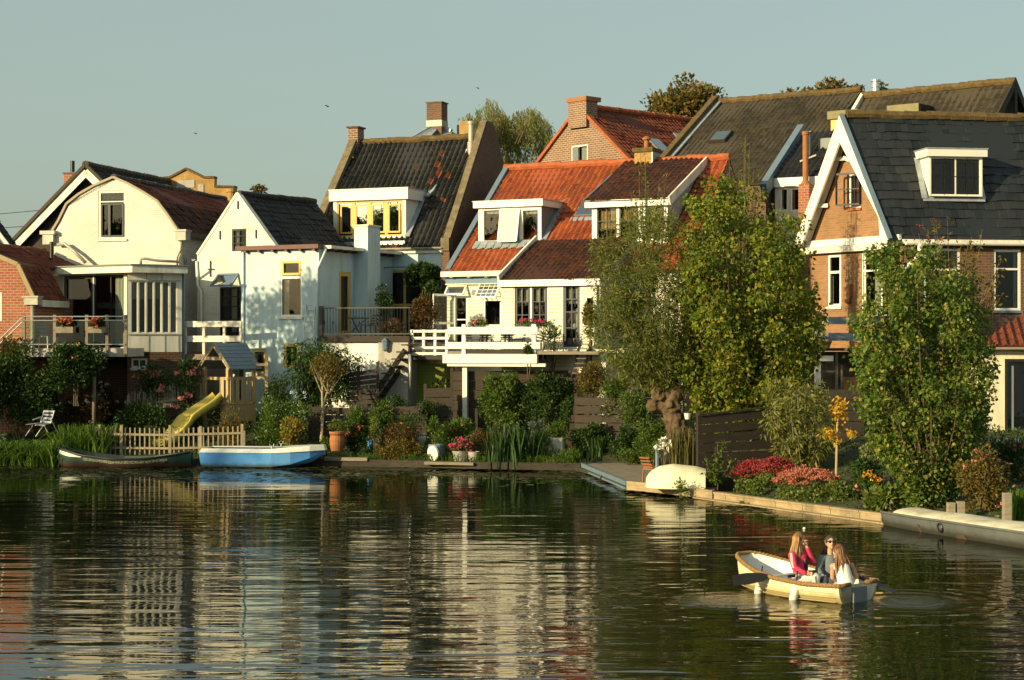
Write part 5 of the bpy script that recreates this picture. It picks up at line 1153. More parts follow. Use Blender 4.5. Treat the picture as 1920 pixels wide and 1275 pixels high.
def tuft(name, label, cat, box, mat, n=120, w=.03, Y=None, spread=.5, group=None, kind=None, lean=.35, fl=None):
    rng = nrng(); x0, y0, x1, y1 = box; g = ghit((x0 + x1) / 2, y1) if Y is None else P((x0 + x1) / 2, y1, Y); Y = g.y
    wd = (x1 - x0) / F * Y; hgt = (y1 - y0) / F * Y; mb = MB(); tips = []
    for i in range(n):
        bx = g.x + rng.normal(0, .25) * wd * spread; by = Y + rng.normal(0, .2) * wd * spread; a = rng.uniform(0, 2 * math.pi); ln = hgt * rng.uniform(.55, 1.08)
        out = rng.uniform(.1, 1) * lean * hgt; dx, dy = math.cos(a) * out, math.sin(a) * out * .7; s = V((-math.sin(a), math.cos(a), 0)) * w * rng.uniform(.6, 1.3) / 2
        if kind: bx = g.x + rng.uniform(-.5, .5) * wd; by = Y + rng.uniform(-.5, .5) * spread
        p = [V((bx, by, g.z - .1)), V((bx + dx * .3, by + dy * .3, g.z + ln * .55)), V((bx + dx * .75, by + dy * .75, g.z + ln * .9)), V((bx + dx * 1.25, by + dy * 1.25, g.z + ln * (.98 - .35 * out / hgt)))]
        nn = len(mb.v); mb.mesh([p[0] - s, p[0] + s, p[1] - s, p[1] + s, p[2] - s * .8, p[2] + s * .8, p[3]], [(0, 1, 3, 2), (2, 3, 5, 4), (4, 5, 6)]); tips.append(p[2])
    if fl:
        root = thing(name, label, cat, g, group); mb.build('blades', mat, root)
        fm, fn, fs_ = fl; j = rng.choice(len(tips), fn, replace=False); flowers(root, rng, [tips[i] for i in j], M[fm], fs_); return root
    return tag(mb.build(name, mat), label, cat, group, kind)
def limb(mb, a, b, r0, r1, bend=.1, n=5, rng=random):
    a, b = V(a), V(b); L = (b - a).length; pts = []; o = V((rng.uniform(-1, 1), rng.uniform(-1, 1), rng.uniform(-.3, .6))) * L * bend
    for i in range(n + 1): t = i / n; pts.append(a.lerp(b, t) + o * math.sin(math.pi * t))
    mb.tube(pts, [r0 + (r1 - r0) * i / n for i in range(n + 1)], 7); return pts
def tree(name, label, base, crown_c, crown_r, mat, n, leaf, asp, k, cr, tr=.2, group=None, limbs=7, bark='trunk', fork=.35, droop=False):
    rng = nrng(); rr = random.Random(SEED[0]); root = thing(name, label, 'tree', base, group); mb = MB(); cc = V(crown_c); b = V(base) - V((0, 0, .4))
    f0 = b.lerp(cc, fork); limb(mb, b, f0, tr, tr * .75, .04, 5, rr); pos, rad = clumps(rng, crown_c, np.array(crown_r) - cr * .7, k, cr)
    for i in range(limbs):
        t = V(pos[int(rng.integers(k))]); m_ = limb(mb, f0, t, tr * .55, tr * .1, .12, 5, rr)
        for q in range(2): limb(mb, m_[3], V(pos[int(rng.integers(k))]), tr * .2, .015, .1, 3, rr)
    mb.build('trunk', M[bark], root, smooth=True)
    C, d = fill(rng, pos, rad, n); D = d * .6 + unit(rng, n) * .7; D[:, 2] += -.8 if droop else .15
    leaf_obj('crown', C, D, rng.uniform(.65, 1.3, n) * leaf, asp, mat, root, rng); return root
L_ = leafmat
M['lf_dark'] = L_('dark_leaves', [(.018, .045, .010), (.032, .075, .015), (.05, .10, .02), (.075, .125, .026)])
M['lf_mid'] = L_('mid_leaves', [(.045, .095, .012), (.075, .14, .018), (.11, .175, .024), (.14, .195, .03)])
M['lf_poplar'] = L_('poplar_leaves', [(.06, .12, .012), (.095, .17, .016), (.14, .215, .02), (.20, .245, .026), (.29, .27, .032), (.50, .38, .05)], .45)
M['lf_poplar2'] = L_('darker_poplar_leaves', [(.045, .10, .014), (.072, .145, .02), (.105, .185, .026), (.145, .215, .032), (.20, .225, .04), (.42, .36, .075)], .42)  # slightly darker, less yellow leaf tones for the second poplar
M['lf_willow'] = L_('willow_leaves', [(.08, .12, .028), (.12, .165, .036), (.165, .205, .046), (.21, .23, .055), (.24, .21, .05)], .42)
M['lf_autumn'] = L_('autumn_leaves', [(.06, .08, .02), (.12, .12, .025), (.20, .13, .025), (.26, .14, .03)], .35)
M['lf_rust'] = L_('rust_leaves', [(.07, .05, .02), (.13, .06, .02), (.16, .09, .03), (.05, .06, .02)], .3)
M['lf_yellow'] = L_('yellow_leaves', [(.22, .20, .03), (.40, .30, .04), (.30, .26, .04), (.12, .14, .03)], .35)
M['lf_gold'] = L_('golden_leaves', [(.60, .36, .03), (.70, .45, .05), (.50, .28, .03)], .4)
M['lf_lime'] = L_('lime_leaves', [(.10, .17, .025), (.16, .22, .04), (.22, .24, .06), (.07, .13, .02)], .35)
M['lf_varieg'] = L_('variegated_leaves', [(.16, .22, .07), (.36, .36, .18), (.24, .28, .10), (.10, .16, .04)], .3)
M['lf_grey'] = L_('grey_leaves', [(.10, .14, .11), (.15, .19, .15), (.07, .10, .08)], .25)
M['lf_bamboo'] = L_('bamboo_leaves', [(.14, .16, .03), (.22, .22, .045), (.10, .14, .025), (.30, .27, .07)], .35)
M['lf_weeping'] = L_('weeping_willow_leaves', [(.17, .21, .05), (.24, .27, .07), (.30, .30, .09), (.34, .31, .09)], .5)
M['grass'] = L_('reed_grass', [(.05, .12, .015), (.09, .18, .022), (.13, .22, .03), (.16, .22, .035)], .4)
M['grass_dry'] = L_('dry_grass', [(.16, .14, .05), (.10, .11, .03), (.22, .17, .07), (.06, .09, .02)], .35)
M['iris'] = L_('iris_blades', [(.02, .05, .015), (.035, .08, .022), (.06, .12, .03), (.09, .14, .05)], .3)
M['weed'] = L_('floating_weed', [(.05, .06, .016), (.08, .09, .025), (.11, .115, .04), (.15, .145, .06)], .1, .4)
M['fl_pink'] = pm('pink_petals', (.72, .22, .22), .7, .25, 12, 0); M['fl_red'] = pm('red_petals', (.55, .03, .025), .7, .3, 12, 0)
M['fl_white'] = pm('white_petals', (.75, .75, .66), .7, .1, 12, 0); M['fl_magenta'] = pm('magenta_petals', (.55, .04, .16), .7, .3, 12, 0)
M['fl_orange'] = pm('orange_petals', (.70, .22, .03), .7, .3, 12, 0); M['fl_coral'] = pm('coral_petals', (.62, .13, .05), .7, .3, 12, 0)
M['fl_seed'] = pm('rust_red_seed_heads', (.26, .05, .03), .8, .3, 12, 0); M['fl_blue'] = pm('violet_petals', (.12, .09, .42), .7, .3, 12, 0); M['fl_yellow'] = pm('yellow_petals', (.72, .46, .05), .7, .2, 12, 0)
M['sedum_pink'] = leafmat('pink_sedum_heads', [(.40, .12, .09), (.55, .19, .13), (.62, .25, .17), (.34, .08, .07)], .15, .7)
M['sedum_red'] = leafmat('red_sedum_heads', [(.30, .035, .05), (.40, .05, .06), (.22, .025, .035), (.45, .09, .07)], .15, .7)

# ---------------------------------------------------------------- trees
def shoots(name, label, base, env, Yc, mat, nst, nleaf, leaf, asp, spread=.22, bark='trunk', droop=-.6, tr=.12, origin=None, tw=.016, gather=.35, cat='tree', skew=0, dz=.9, fillf=0, fr_=.3):
    """tree of many upright shoots: env = [(y, x0, x1)] is where shoots may end; all start from the base or pollard head"""
    rng = nrng(); root = thing(name, label, cat, base); st = V(origin if origin is not None else base); ys = np.array([e[0] for e in env], float); x0s = np.array([e[1] for e in env], float); x1s = np.array([e[2] for e in env], float)
    wmax = (x1s - x0s).max(); A = []; mb = MB(); wt = (x1s - x0s) + 8; cdf = np.cumsum(np.interp(np.linspace(ys[0], ys[-1], 200), ys, wt)); cdf /= cdf[-1]
    yy = np.linspace(ys[0], ys[-1], 200); Cs = []; Ds = []; per = nleaf // nst
    for i in range(nst):
        y = np.interp(rng.random(), cdf, yy); a, b = np.interp(y, ys, x0s), np.interp(y, ys, x1s); q = rng.uniform(-1, 1); x = (a + b) / 2 + q * (b - a) / 2
        hd = (b - a) / F * Yc / 2 * dz * math.sqrt(max(0, 1 - q * q)); Yt = Yc + rng.uniform(-1, 1) * hd; e = P(x, y, Yt)
        lo = st.lerp(V((e.x, e.y, st.z)), gather) if e.z > st.z else st.lerp(e, .5)
        pts = [st + (lo - st) * .15, st.lerp(e, .3) * .5 + lo * .5 + V((0, 0, (e.z - st.z) * .12)), V((lo.x * .35 + e.x * .65, lo.y * .35 + e.y * .65, st.z + (e.z - st.z) * .62)), e]
        if i % 2 == 0 or nst < 60: mb.tube(pts, [tw * 2.2, tw * 1.6, tw, tw * .4], 5)
        t = (rng.random(per) ** .75) * .98 + .02; t = np.where(rng.random(per) < .3, .55 + .45 * rng.random(per), t) * 3; k = np.minimum(t.astype(int), 2); fr = (t - k)[:, None]; arr = np.array([tuple(p) for p in pts])
        c = arr[k] * (1 - fr) + arr[k + 1] * fr; o = unit(rng, per); Cs.append(c + o * spread * rng.random((per, 1)) ** .6); d = o * .8; d[:, 2] += droop; Ds.append(d)
    if origin is not None or tr: 
        lm = MB(); 
        if origin is None: lm.tube([V(base) - V((0, 0, .4)), st + V((.03, 0, .5)), st + V((.0, 0, 1.1))], [tr * 1.3, tr, tr * .5], 8)
        lm.mesh([V(p) for p in mb.v], mb.f); lm.build('trunk' if origin is None else 'rods', M[bark], root)
    if fillf:     # twiggy clumps between the shoots
        kf = int(fillf * 215); pc = []; 
        for i in range(kf):
            y = np.interp(rng.random(), cdf, yy); a, b = np.interp(y, ys, x0s), np.interp(y, ys, x1s); q = rng.uniform(-.96, .96); hd = (b - a) / F * Yc / 2 * dz * math.sqrt(1 - q * q); pc.append(tuple(P((a + b) / 2 + q * (b - a) / 2, y + 6, Yc + rng.uniform(-1, 1) * hd)))
        nf = int(nleaf * fillf); c, d = fill(rng, np.array(pc), rng.uniform(.6, 1.25, kf) * fr_, nf); c[:, 2] += (c[:, 2] - np.array(pc)[:, 2].mean()) * .03; d = d * .7; d[:, 2] += droop; Cs.append(c); Ds.append(d)
    C, D = np.concatenate(Cs), np.concatenate(Ds); D = D + rng.normal(0, .35, D.shape)
    leaf_obj('crown', C, D, rng.uniform(.5, 1.4, len(C)) * leaf, asp, mat, root, rng); return root
Yp = 51.5; b1 = P(1395, 800, Yp)
shoots('poplar_tree', 'large bushy poplar with yellowing leaves rising over the dark plank fence', b1, [(322, 1338, 1346), (338, 1318, 1362), (352, 1300, 1375), (365, 1292, 1450), (385, 1285, 1478), (420, 1276, 1506), (500, 1268, 1530), (600, 1262, 1548), (680, 1278, 1530), (740, 1296, 1470), (785, 1308, 1420)], Yp, M['lf_poplar'], 190, 23000, .108, .85, .3, tr=.16, fillf=.95, fr_=.34)
b2 = P(1748, 948, 39.4)
shoots('poplar_tree', 'dense upright poplar on the water edge beside the pink rose bushes', b2, [(448, 1655, 1668), (470, 1640, 1740), (490, 1625, 1800), (520, 1618, 1832), (580, 1608, 1850), (660, 1594, 1866), (740, 1604, 1868), (800, 1632, 1846), (840, 1654, 1830), (880, 1672, 1812), (930, 1695, 1780)], 39.6, M['lf_poplar2'], 190, 20000, .086, .85, .22, tr=.14, fillf=.95, fr_=.26)
# pollard willow
Yw = 52.0; g = P(1272, 818, Yw); hd = P(1248, 742, Yw)
root = shoots('pollard_willow', 'pollarded willow with a knobbly leaning trunk and grey green wispy rods', g, [(400, 1190, 1250), (425, 1140, 1285), (450, 1118, 1300), (500, 1106, 1320), (560, 1102, 1330), (620, 1108, 1330), (660, 1130, 1320), (690, 1165, 1310), (708, 1190, 1300)], Yw, M['lf_willow'], 210, 19000, .15, .2, .17, 'stem', -.25, 0, hd, .010, .25, fillf=.9, fr_=.36)
mb = MB(); mb.tube([g - V((0, 0, .5)), g + V((-.03, 0, .35)), g.lerp(hd, .55) + V((.06, 0, 0)), g.lerp(hd, .85), hd + V((0, 0, .15))], [.33, .27, .26, .36, .3], 14)
rr = random.Random(4)
for i in range(16): a = rr.uniform(0, 6.28); mb.ellip(hd + V((math.cos(a) * .36, math.sin(a) * .3, rr.uniform(-.35, .25))), (rr.uniform(.13, .24),) * 3, 8, 6)
for i in range(14): a = rr.uniform(0, 6.28); z = rr.random(); p = g.lerp(hd, z); mb.tube([p + V((math.cos(a) * .2, math.sin(a) * .2, -.2)), p + V((math.cos(a + .3) * .3, math.sin(a + .3) * .26, .25))], [.07, .05], 6)
o = mb.build('trunk', None, root); m = o.modifiers.new('r', 'REMESH'); m.mode = 'VOXEL'; m.voxel_size = .035; m.use_smooth_shade = True; s = o.modifiers.new('s', 'SMOOTH'); s.iterations = 3; s.factor = .6
tx = bpy.data.textures.new('bark_relief', 'CLOUDS'); tx.noise_scale = .16; d_ = o.modifiers.new('d', 'DISPLACE'); d_.texture = tx; d_.strength = .16; d_.texture_coords = 'LOCAL'; o.data.materials.append(M['trunk'])
shoots('willow_sapling', 'thin wispy willow shoots standing up behind the large poplar', P(1392, 640, 57), [(250, 1380, 1402), (290, 1365, 1420), (330, 1370, 1425), (420, 1380, 1420)], 57, M['lf_willow'], 26, 1500, .17, .2, .16, 'stem', -.2, .05)
shoots('willow_sapling', 'thin wispy willow shoots standing in front of the shaded orange dormer roof', P(1215, 560, 58.2), [(262, 1198, 1214), (300, 1190, 1245), (370, 1170, 1262), (430, 1150, 1275)], 58.2, M['lf_willow'], 26, 1500, .17, .2, .16, 'stem', -.2, .05)
shoots('flowering_shrub', 'thin tall shrub with sparse leaves and red seed heads against the slate roof', P(1790, 640, 54), [(388, 1790, 1800), (420, 1716, 1850), (470, 1720, 1895), (520, 1740, 1900), (590, 1790, 1880)], 54, M['lf_autumn'], 36, 1300, .14, .5, .2, 'stem', -.1, .05, cat='shrub')
rng = nrng(); root = bpy.data.objects['flowering_shrub']
flowers(root, rng, [P(x + rng.normal(0, 5), y + rng.normal(0, 6), 53.6 + rng.normal(0, .2)) for x, y, k in ((1718, 432, 10), (1734, 440, 12), (1762, 450, 10), (1748, 420, 6)) for _ in range(k // 3)], M['fl_seed'], .09)
# trees beyond the roofs
def cp(px, py, Y): return tuple(P(px, py, Y))
tree('broadleaf_tree', 'round green tree top showing above the brick gable house ridge', (PX(1285, 95), 95, 2), cp(1285, 205, 95), (2.8, 2.4, 1.9), M['lf_autumn'], 3800, .26, .6, 26, .75, .3)
tree('broadleaf_tree', 'autumn coloured tree top behind the mossy ridge of the brown roof', (PX(1535, 96), 96, 2), cp(1545, 195, 96), (2.9, 2.2, 1.5), M['lf_autumn'], 3000, .26, .6, 22, .7, .3)
tree('broadleaf_tree', 'small sprig of a tree top poking up beside the steel flue', (PX(1648, 96), 96, 2), cp(1650, 185, 96), (.5, .5, .9), M['lf_autumn'], 350, .24, .6, 8, .3, .15)
rng = nrng(); Yb = 92; base = (PX(950, Yb), Yb, 2); root = thing('weeping_willow', 'weeping willow with trailing branches rising behind the dark pantiled roof', 'tree', base); mb = MB(); limb(mb, base, P(950, 300, Yb), .5, .35, .03); Cs = []; Ds = []
for i in range(210):
    u = rng.random(); x = 868 + 165 * u; top = np.interp(x, [868, 890, 912, 930, 950, 975, 1000, 1020, 1034], [216, 206, 184, 192, 214, 204, 198, 216, 236]) + abs(rng.normal(0, 22)); yy_ = Yb + rng.normal(0, 1.5)
    a = P(950 + (x - 950) * .5, 270, yy_); t = P(x, top, yy_); e = P(x + rng.uniform(-4, 16), top + rng.uniform(45, 110), yy_)
    if i % 2 == 0: limb(mb, a, t, .03, .01, .05, 4, random.Random(i)); mb.tube([t, t.lerp(e, .5) + V((.15, 0, .1)), e], [.012, .01, .004], 4)
    m_ = 55; q = rng.random((m_, 1)); c = np.array(t) * (1 - q) + np.array(e) * q + np.array([.25, 0, .25]) * (q * (1 - q)); Cs.append(c + rng.normal(0, .1, (m_, 3))); Ds.append(np.tile([.15, 0, -1.], (m_, 1)) + rng.normal(0, .35, (m_, 3)))
mb.build('trunk', M['stem'], root); C = np.concatenate(Cs); leaf_obj('crown', C, np.concatenate(Ds), rng.uniform(.6, 1.3, len(C)) * .27, .17, M['lf_weeping'], root, rng)
bush('roof_plant', 'small plant growing on the ridge above the black pantiles', 'plant', (474, 349, 500, 366), M['lf_autumn'], 160, .13, .5, Y=69, stems=3, cr=.16, low=False)
# trees that stand outside the frame on the left and shade the gardens
tree('garden_tree', 'loose tree beyond the left edge that dapples the blue house', (-20.6, 55.2, -.3), (-20.9, 55.0, 9.2), (2.6, 2.6, 2.9), M['lf_mid'], 5200, .2, .6, 44, .62, .2)
tree('garden_tree', 'broad dense tree beyond the left edge shading the gardens', (-26, 56.6, 0), (-26, 56.4, 3.3), (4.6, 4.2, 2.5), M['lf_dark'], 9000, .22, .7, 60, 1.0, .3)

# ---------------------------------------------------------------- left gardens
bush('hedge_shrub', 'large dark shrub mass below the red brick house', 'shrub', (-60, 640, 118, 800), M['lf_dark'], 5200, .12, .6, depth=.22, Y=60.9)
bush('rose_shrub', 'tall dark climbing rose in front of the terrace posts', 'shrub', (76, 630, 196, 735), M['lf_dark'], 3600, .12, .6, Y=60.5, fl=[('fl_orange', 6, .1)], depth=.5)
bush('heather_shrub', 'dark brownish shrub below the brick basement', 'shrub', (40, 700, 130, 790), M['lf_dark'], 1600, .1, .4, Y=61.3)
for bx, lb in (((106, 598, 140, 618), 'red geraniums in the left box on the terrace railing'), ((166, 598, 200, 618), 'red geraniums in the right box on the terrace railing')):
    r = bush('geranium_box', lb, 'flower box', bx, M['lf_dark'], 260, .09, .8, Y=61.05, fl=[('fl_coral', 34, .12)], stems=0)
    c = r.location; MB().box(Fr(c.x, c.y, -12), -.34, -.12, c.z - .12, .34, .12, c.z + .1).build('planter', M['grey_wood'], r)
bush('hydrangea', 'brown hydrangea with faded heads above the reeds', 'shrub', (96, 722, 215, 815), M['lf_rust'], 2800, .09, .6, fl=[('fl_white', 10, .12), ('fl_pink', 16, .12)])
bush('hydrangea', 'hydrangea with white flower heads beside the basement wall', 'shrub', (168, 714, 240, 795), M['lf_rust'], 1700, .09, .6, fl=[('fl_white', 26, .13)])
bush('shrub', 'dim green shrub behind the left half of the picket fence', 'shrub', (205, 745, 330, 832), M['lf_dark'], 2800, .1, .55, fl=[('fl_white', 12, .06)])
bush('shrub', 'low white flowering shrub beside the yellow slide', 'shrub', (330, 752, 384, 822), M['lf_mid'], 1300, .09, .55, fl=[('fl_white', 22, .06)], Y=62)
bush('rose_bush', 'pink rose bush against the dark basement below the bay', 'rose bush', (250, 676, 345, 770), M['lf_dark'], 1500, .1, .6, fl=[('fl_pink', 12, .17)], Y=62.6)
bush('rose_bush', 'tall pink rose bush beside the playhouse roof', 'rose bush', (325, 652, 380, 770), M['lf_dark'], 1000, .1, .6, fl=[('fl_pink', 10, .2)], Y=62.3)
bush('buddleia', 'big dark buddleia with drooping leaves before the white wall', 'shrub', (512, 610, 690, 790), M['lf_dark'], 5200, .17, .28, Y=61.6, droop=True, depth=.6)
bush('shrub', 'mid green shrub beside the playhouse with white blossoms', 'shrub', (470, 735, 580, 838), M['lf_mid'], 2600, .1, .5, fl=[('fl_white', 20, .06)])
bush('euonymus', 'yellow leaved shrub behind the stern of the blue boat', 'shrub', (522, 780, 572, 840), M['lf_yellow'], 1300, .09, .6, fl=[('fl_red', 5, .1)], Y=58.5)
bush('shrub', 'dark shrub under the playhouse beside the picket fence', 'shrub', (396, 760, 462, 838), M['lf_autumn'], 1100, .09, .4)
rt = thing('young_tree', 'young two stemmed tree with pale bark and yellow green crown', 'tree', P(602, 812, 60.0)); c = rt.location; s = c.y / F; mb = MB(); rg_ = random.Random(2)
tp = P(608, 700, c.y); limb(mb, c - V((0, 0, .3)), P(604, 735, c.y), .06, .04, .02, 5, rg_); limb(mb, P(602, 790, c.y), P(618, 722, c.y), .04, .025, .05, 5, rg_)
for i in range(12): limb(mb, P(604 + (i % 2) * 12, 738, c.y), P(580 + i * 6, 675 + (i * 37) % 30, c.y + rg_.uniform(-.5, .5)), .025, .006, .06, 4, rg_)
mb.build('trunk', M['pale_trunk'], rt); rng = nrng(); pos, rad = clumps(rng, P(611, 700, c.y), (.62, .55, .72), 26, .3); C, d = fill(rng, pos, rad, 1900); leaf_obj('crown', C, d + unit(rng, 1900), rng.uniform(.6, 1.2, 1900) * .09, .55, M['lf_autumn'], rt, rng)
def pot(name, label, px, y0, y1, w, mat, Y=None, prof=((.62, 0), (.85, .35), (1, .8), (.92, .9), (1.06, .93), (1.06, 1)), fill_='soil', cat='pot'):
    g = ghit(px, y1) if Y is None else P(px, y1, Y); hgt = (y1 - y0) / F * g.y; r = w / 2 / F * g.y; mb = MB(); root = thing(name, label, cat, g)
    mb.lathe(g, [(a * r, b * hgt) for a, b in prof] + [(prof[-1][0] * r * .86, hgt), (prof[-1][0] * r * .8, hgt * .8)], 18).build('vessel', mat, root, smooth=False)
    if fill_: MB().lathe(g, [(r * .05, hgt * .86), (r * .9, hgt * .86)], 14).build('earth', M[fill_], root)
    return root
URN = ((.55, 0), (.62, .1), (.95, .5), (1.0, .68), (.86, .86), (1.02, .93), (1.02, 1))
pot('terracotta_urn', 'tall glazed orange urn under a clipped box ball', 632, 808, 858, 29, M['terracotta'], prof=URN)
bush('box_ball', 'clipped round box ball in the orange urn', 'topiary', (615, 785, 646, 812), M['lf_lime'], 900, .05, .7, Y=ghit(632, 858).y, cr=.1, stems=2, low=False)
bush('box_ball', 'small clipped box ball beside the orange urn', 'topiary', (597, 817, 622, 856), M['lf_mid'], 700, .05, .7, cr=.1, low=False)
bush('geranium', 'leafy plant with red flowers right of the orange urn', 'plant', (644, 796, 690, 852), M['lf_dark'], 1100, .09, .6, fl=[('fl_red', 9, .12)])
pot('blue_pot', 'small blue glazed bowl on the plank edge', 697, 826, 842, 18, M['blue_hull'])
pot('white_pot', 'white ceramic pot before the low plank fence', 788, 812, 836, 22, M['boat_white'], prof=URN)
pot('brown_pot', 'dark brown clay pot behind the low bank shrub', 770, 820, 842, 22, M['trunk'])
bush('bank_shrub', 'yellowish bank shrub trailing into the water', 'shrub', (694, 820, 800, 876), M['lf_autumn'], 2600, .09, .35, Y=57.2)
bush('bank_shrub', 'ragged green brown weeds above the yellowish bank shrub', 'shrub', (700, 780, 795, 850), M['lf_rust'], 1300, .09, .3, fl=[('fl_orange', 5, .07)])
g = ghit(815, 862); r = pot('blue_barrel', 'blue barrel with a round white lid leaning on its side', 818, 832, 862, 30, M['blue_grey'], prof=((.9, 0), (1, .2), (1, .9), (.95, 1)), cat='barrel'); s = g.y / F
q = P(811, 850, g.y - .42); MB().tube([q, q + V((.05, .05, .01))], .25, 22).build('lid', M['boat_white'], r)
pot('zinc_tub', 'oval zinc tub planted with magenta flowers', 864, 845, 866, 32, M['zinc'], prof=((.8, 0), (.95, .85), (1.02, .9), (1.02, 1)), cat='tub')
bush('petunia', 'magenta flowers growing from the zinc tub', 'flowers', (842, 818, 888, 850), M['lf_lime'], 420, .07, .6, Y=ghit(864, 866).y, fl=[('fl_magenta', 30, .12)])
bush('potted_tree', 'leggy little tree beside the white lidded barrel', 'plant', (796, 778, 834, 832), M['lf_mid'], 380, .08, .55, Y=ghit(815, 862).y, low=False)
pot('stone_pot', 'pale stone pot right of the zinc tub', 888, 846, 866, 22, M['grey_render'])
bush('flower_plant', 'reddish green plant behind the zinc tub', 'plant', (872, 800, 935, 858), M['lf_rust'], 1000, .08, .5, fl=[('fl_coral', 10, .08)])
bush('shrub', 'low dark shrub behind the white pot', 'shrub', (800, 790, 880, 842), M['lf_dark'], 1200, .08, .5)
tuft('iris_clump', 'tall clump of sword like iris leaves at the bank', 'plant', (885, 792, 1038, 888), M['iris'], 300, .06, Y=55.9, spread=.55)
bush('sedge_mound', 'dark grassy mound right of the iris leaves', 'shrub', (985, 800, 1048, 882), M['lf_dark'], 1600, .11, .15, Y=56, up=.5)
bush('laurel_bush', 'round leafy bush under the balcony right of the white post', 'shrub', (890, 692, 986, 800), M['lf_mid'], 3400, .1, .55, Y=60.6, depth=.9)
bush('laurel_bush', 'darker round leafy bush left of the black garden ladder', 'shrub', (974, 680, 1078, 800), M['lf_dark'], 3600, .1, .55, Y=60.2, depth=.9)
bush('box_plant', 'clipped green plant in the white planter box', 'plant', (1022, 788, 1068, 826), M['lf_mid'], 900, .06, .6, Y=56.8, cr=.14, stems=2)
c = P(1041, 850, 56.6); MB_ = MB().box(Fr(c.x, c.y, -8), -.27, -.25, c.z - .05, .27, .25, c.z + .52); tag(MB_.build('planter_box', M['white'], bev=.01), 'square white planter box left of the plank fence', 'planter')
bush('grey_plant', 'silver leaved plant left of the white planter box', 'plant', (990, 785, 1026, 826), M['lf_grey'], 700, .07, .5, Y=57.2)
tuft('grass_clump', 'bright grass clump right of the white planter', 'grass', (1050, 836, 1100, 880), M['grass'], 140, .03, Y=55.5)
tuft('grass_clump', 'blue green spiky clump before the plank fence', 'grass', (1090, 815, 1150, 866), M['iris'], 120, .05, Y=56.4)
bush('shrub', 'dark rounded shrub before the plank fence, left', 'shrub', (1140, 788, 1215, 862), M['lf_dark'], 1700, .09, .5, Y=56)
bush('shrub', 'broad green shrub at the foot of the pollard willow', 'shrub', (1176, 776, 1262, 858), M['lf_mid'], 2000, .08, .5, Y=54)
bush('shrub', 'green low plant by the decking edge', 'shrub', (1150, 838, 1208, 872), M['lf_mid'], 700, .08, .4, Y=55)
bush('ivy_mass', 'dark ivy hanging over the pergola bracket', 'climber', (745, 488, 832, 545), M['lf_dark'], 2600, .11, .7, Y=66.6, stems=3, low=False)
bush('ivy_mass', 'dark ivy tumbling down beside the white railing', 'climber', (796, 520, 834, 620), M['lf_dark'], 1800, .11, .7, Y=66.2, stems=3, low=False)
bush('potted_bay', 'dark ball shaped plant on the raised terrace', 'plant', (704, 528, 738, 628), M['lf_dark'], 700, .1, .6, Y=65.4, k=10, cr=.3, low=False)
bush('copper_shrub', 'copper leaved shrub at the end of the black railing', 'shrub', (764, 552, 826, 630), M['lf_rust'], 2000, .1, .5, Y=64)
bush('potted_plants', 'row of potted plants along the foot of the black railing', 'plants', (700, 596, 772, 632), M['lf_rust'], 900, .08, .5, Y=63.6, fl=[('fl_coral', 8, .08)])
bush('balcony_flowers', 'red flowers along the window above the white balcony', 'flowers', (958, 598, 1030, 616), M['lf_mid'], 300, .07, .6, Y=61.8, fl=[('fl_magenta', 26, .11)], stems=0)
bush('balcony_flowers', 'pink flowers on the left end of the white balcony', 'flowers', (880, 596, 920, 618), M['lf_mid'], 260, .08, .5, Y=61.8, fl=[('fl_pink', 9, .1)], stems=0)
bush('standard_rose', 'small leafy ball on a thin stem at the balcony edge', 'plant', (978, 640, 1006, 684), M['lf_dark'], 500, .07, .6, Y=60.4, low=False)
bush('vine', 'vine climbing the right end of the white balcony', 'climber', (1010, 600, 1062, 672), M['lf_mid'], 420, .09, .5, Y=60.8, low=False)
bush('wall_vine', 'vine beside the white corner post of the lean-to', 'climber', (1090, 560, 1122, 650), M['lf_autumn'], 700, .1, .55, Y=60.6, low=False)
bush('shrub', 'autumn tinted shrub under the right end of the white balcony', 'shrub', (1075, 660, 1150, 770), M['lf_autumn'], 2000, .1, .45, Y=59)
bush('shrub', 'dark green shrub behind the pollard willow', 'shrub', (1120, 690, 1190, 790), M['lf_mid'], 1500, .1, .45, Y=57.5)
bush('dark_thicket', 'dark thicket filling the ground under the white balcony', 'shrub', (800, 700, 900, 800), M['lf_dark'], 1800, .1, .5, Y=63)
# reeds at the far left
tuft('reeds', None, None, (-20, 822, 116, 880), M['grass'], 1500, .04, Y=57.7, spread=1.8, kind='stuff', lean=1.0)
tuft('reeds', None, None, (118, 792, 205, 864), M['grass'], 1000, .035, Y=58.8, spread=1.8, kind='stuff', lean=.8)
tuft('pampas_grass', 'feathery dry grass beside the left end of the picket fence', 'grass', (150, 760, 190, 815), M['grass_dry'], 150, .02, lean=.3)
bush('white_daisies', 'white daisies at the extreme left water edge', 'flowers', (-8, 806, 14, 846), M['lf_mid'], 260, .07, .4, fl=[('fl_white', 12, .09)], Y=58)
bush('shrub', 'dense dark shrubbery behind the potted plants at the bank', 'shrub', (690, 770, 800, 832), M['lf_dark'], 2000, .09, .5, Y=58.6)
bush('shrub', 'bushy mixed greenery between the white pot and the iris clump', 'shrub', (800, 782, 905, 850), M['lf_mid'], 2300, .085, .5, Y=57.6, fl=[('fl_coral', 9, .07)])
bush('shrub', 'dark evergreen shrub between the planter box and the plank fence', 'shrub', (1060, 790, 1150, 850), M['lf_dark'], 1700, .09, .5, Y=57)
bush('shrub', 'leafy shrub hanging over the slanting end of the plank fence', 'shrub', (1040, 730, 1100, 830), M['lf_dark'], 1700, .09, .5, Y=58.6)
bush('fern', 'feathery green weeds at the water line left of the decking', 'plant', (1040, 845, 1095, 884), M['lf_mid'], 900, .1, .2, Y=55.3, up=.6)
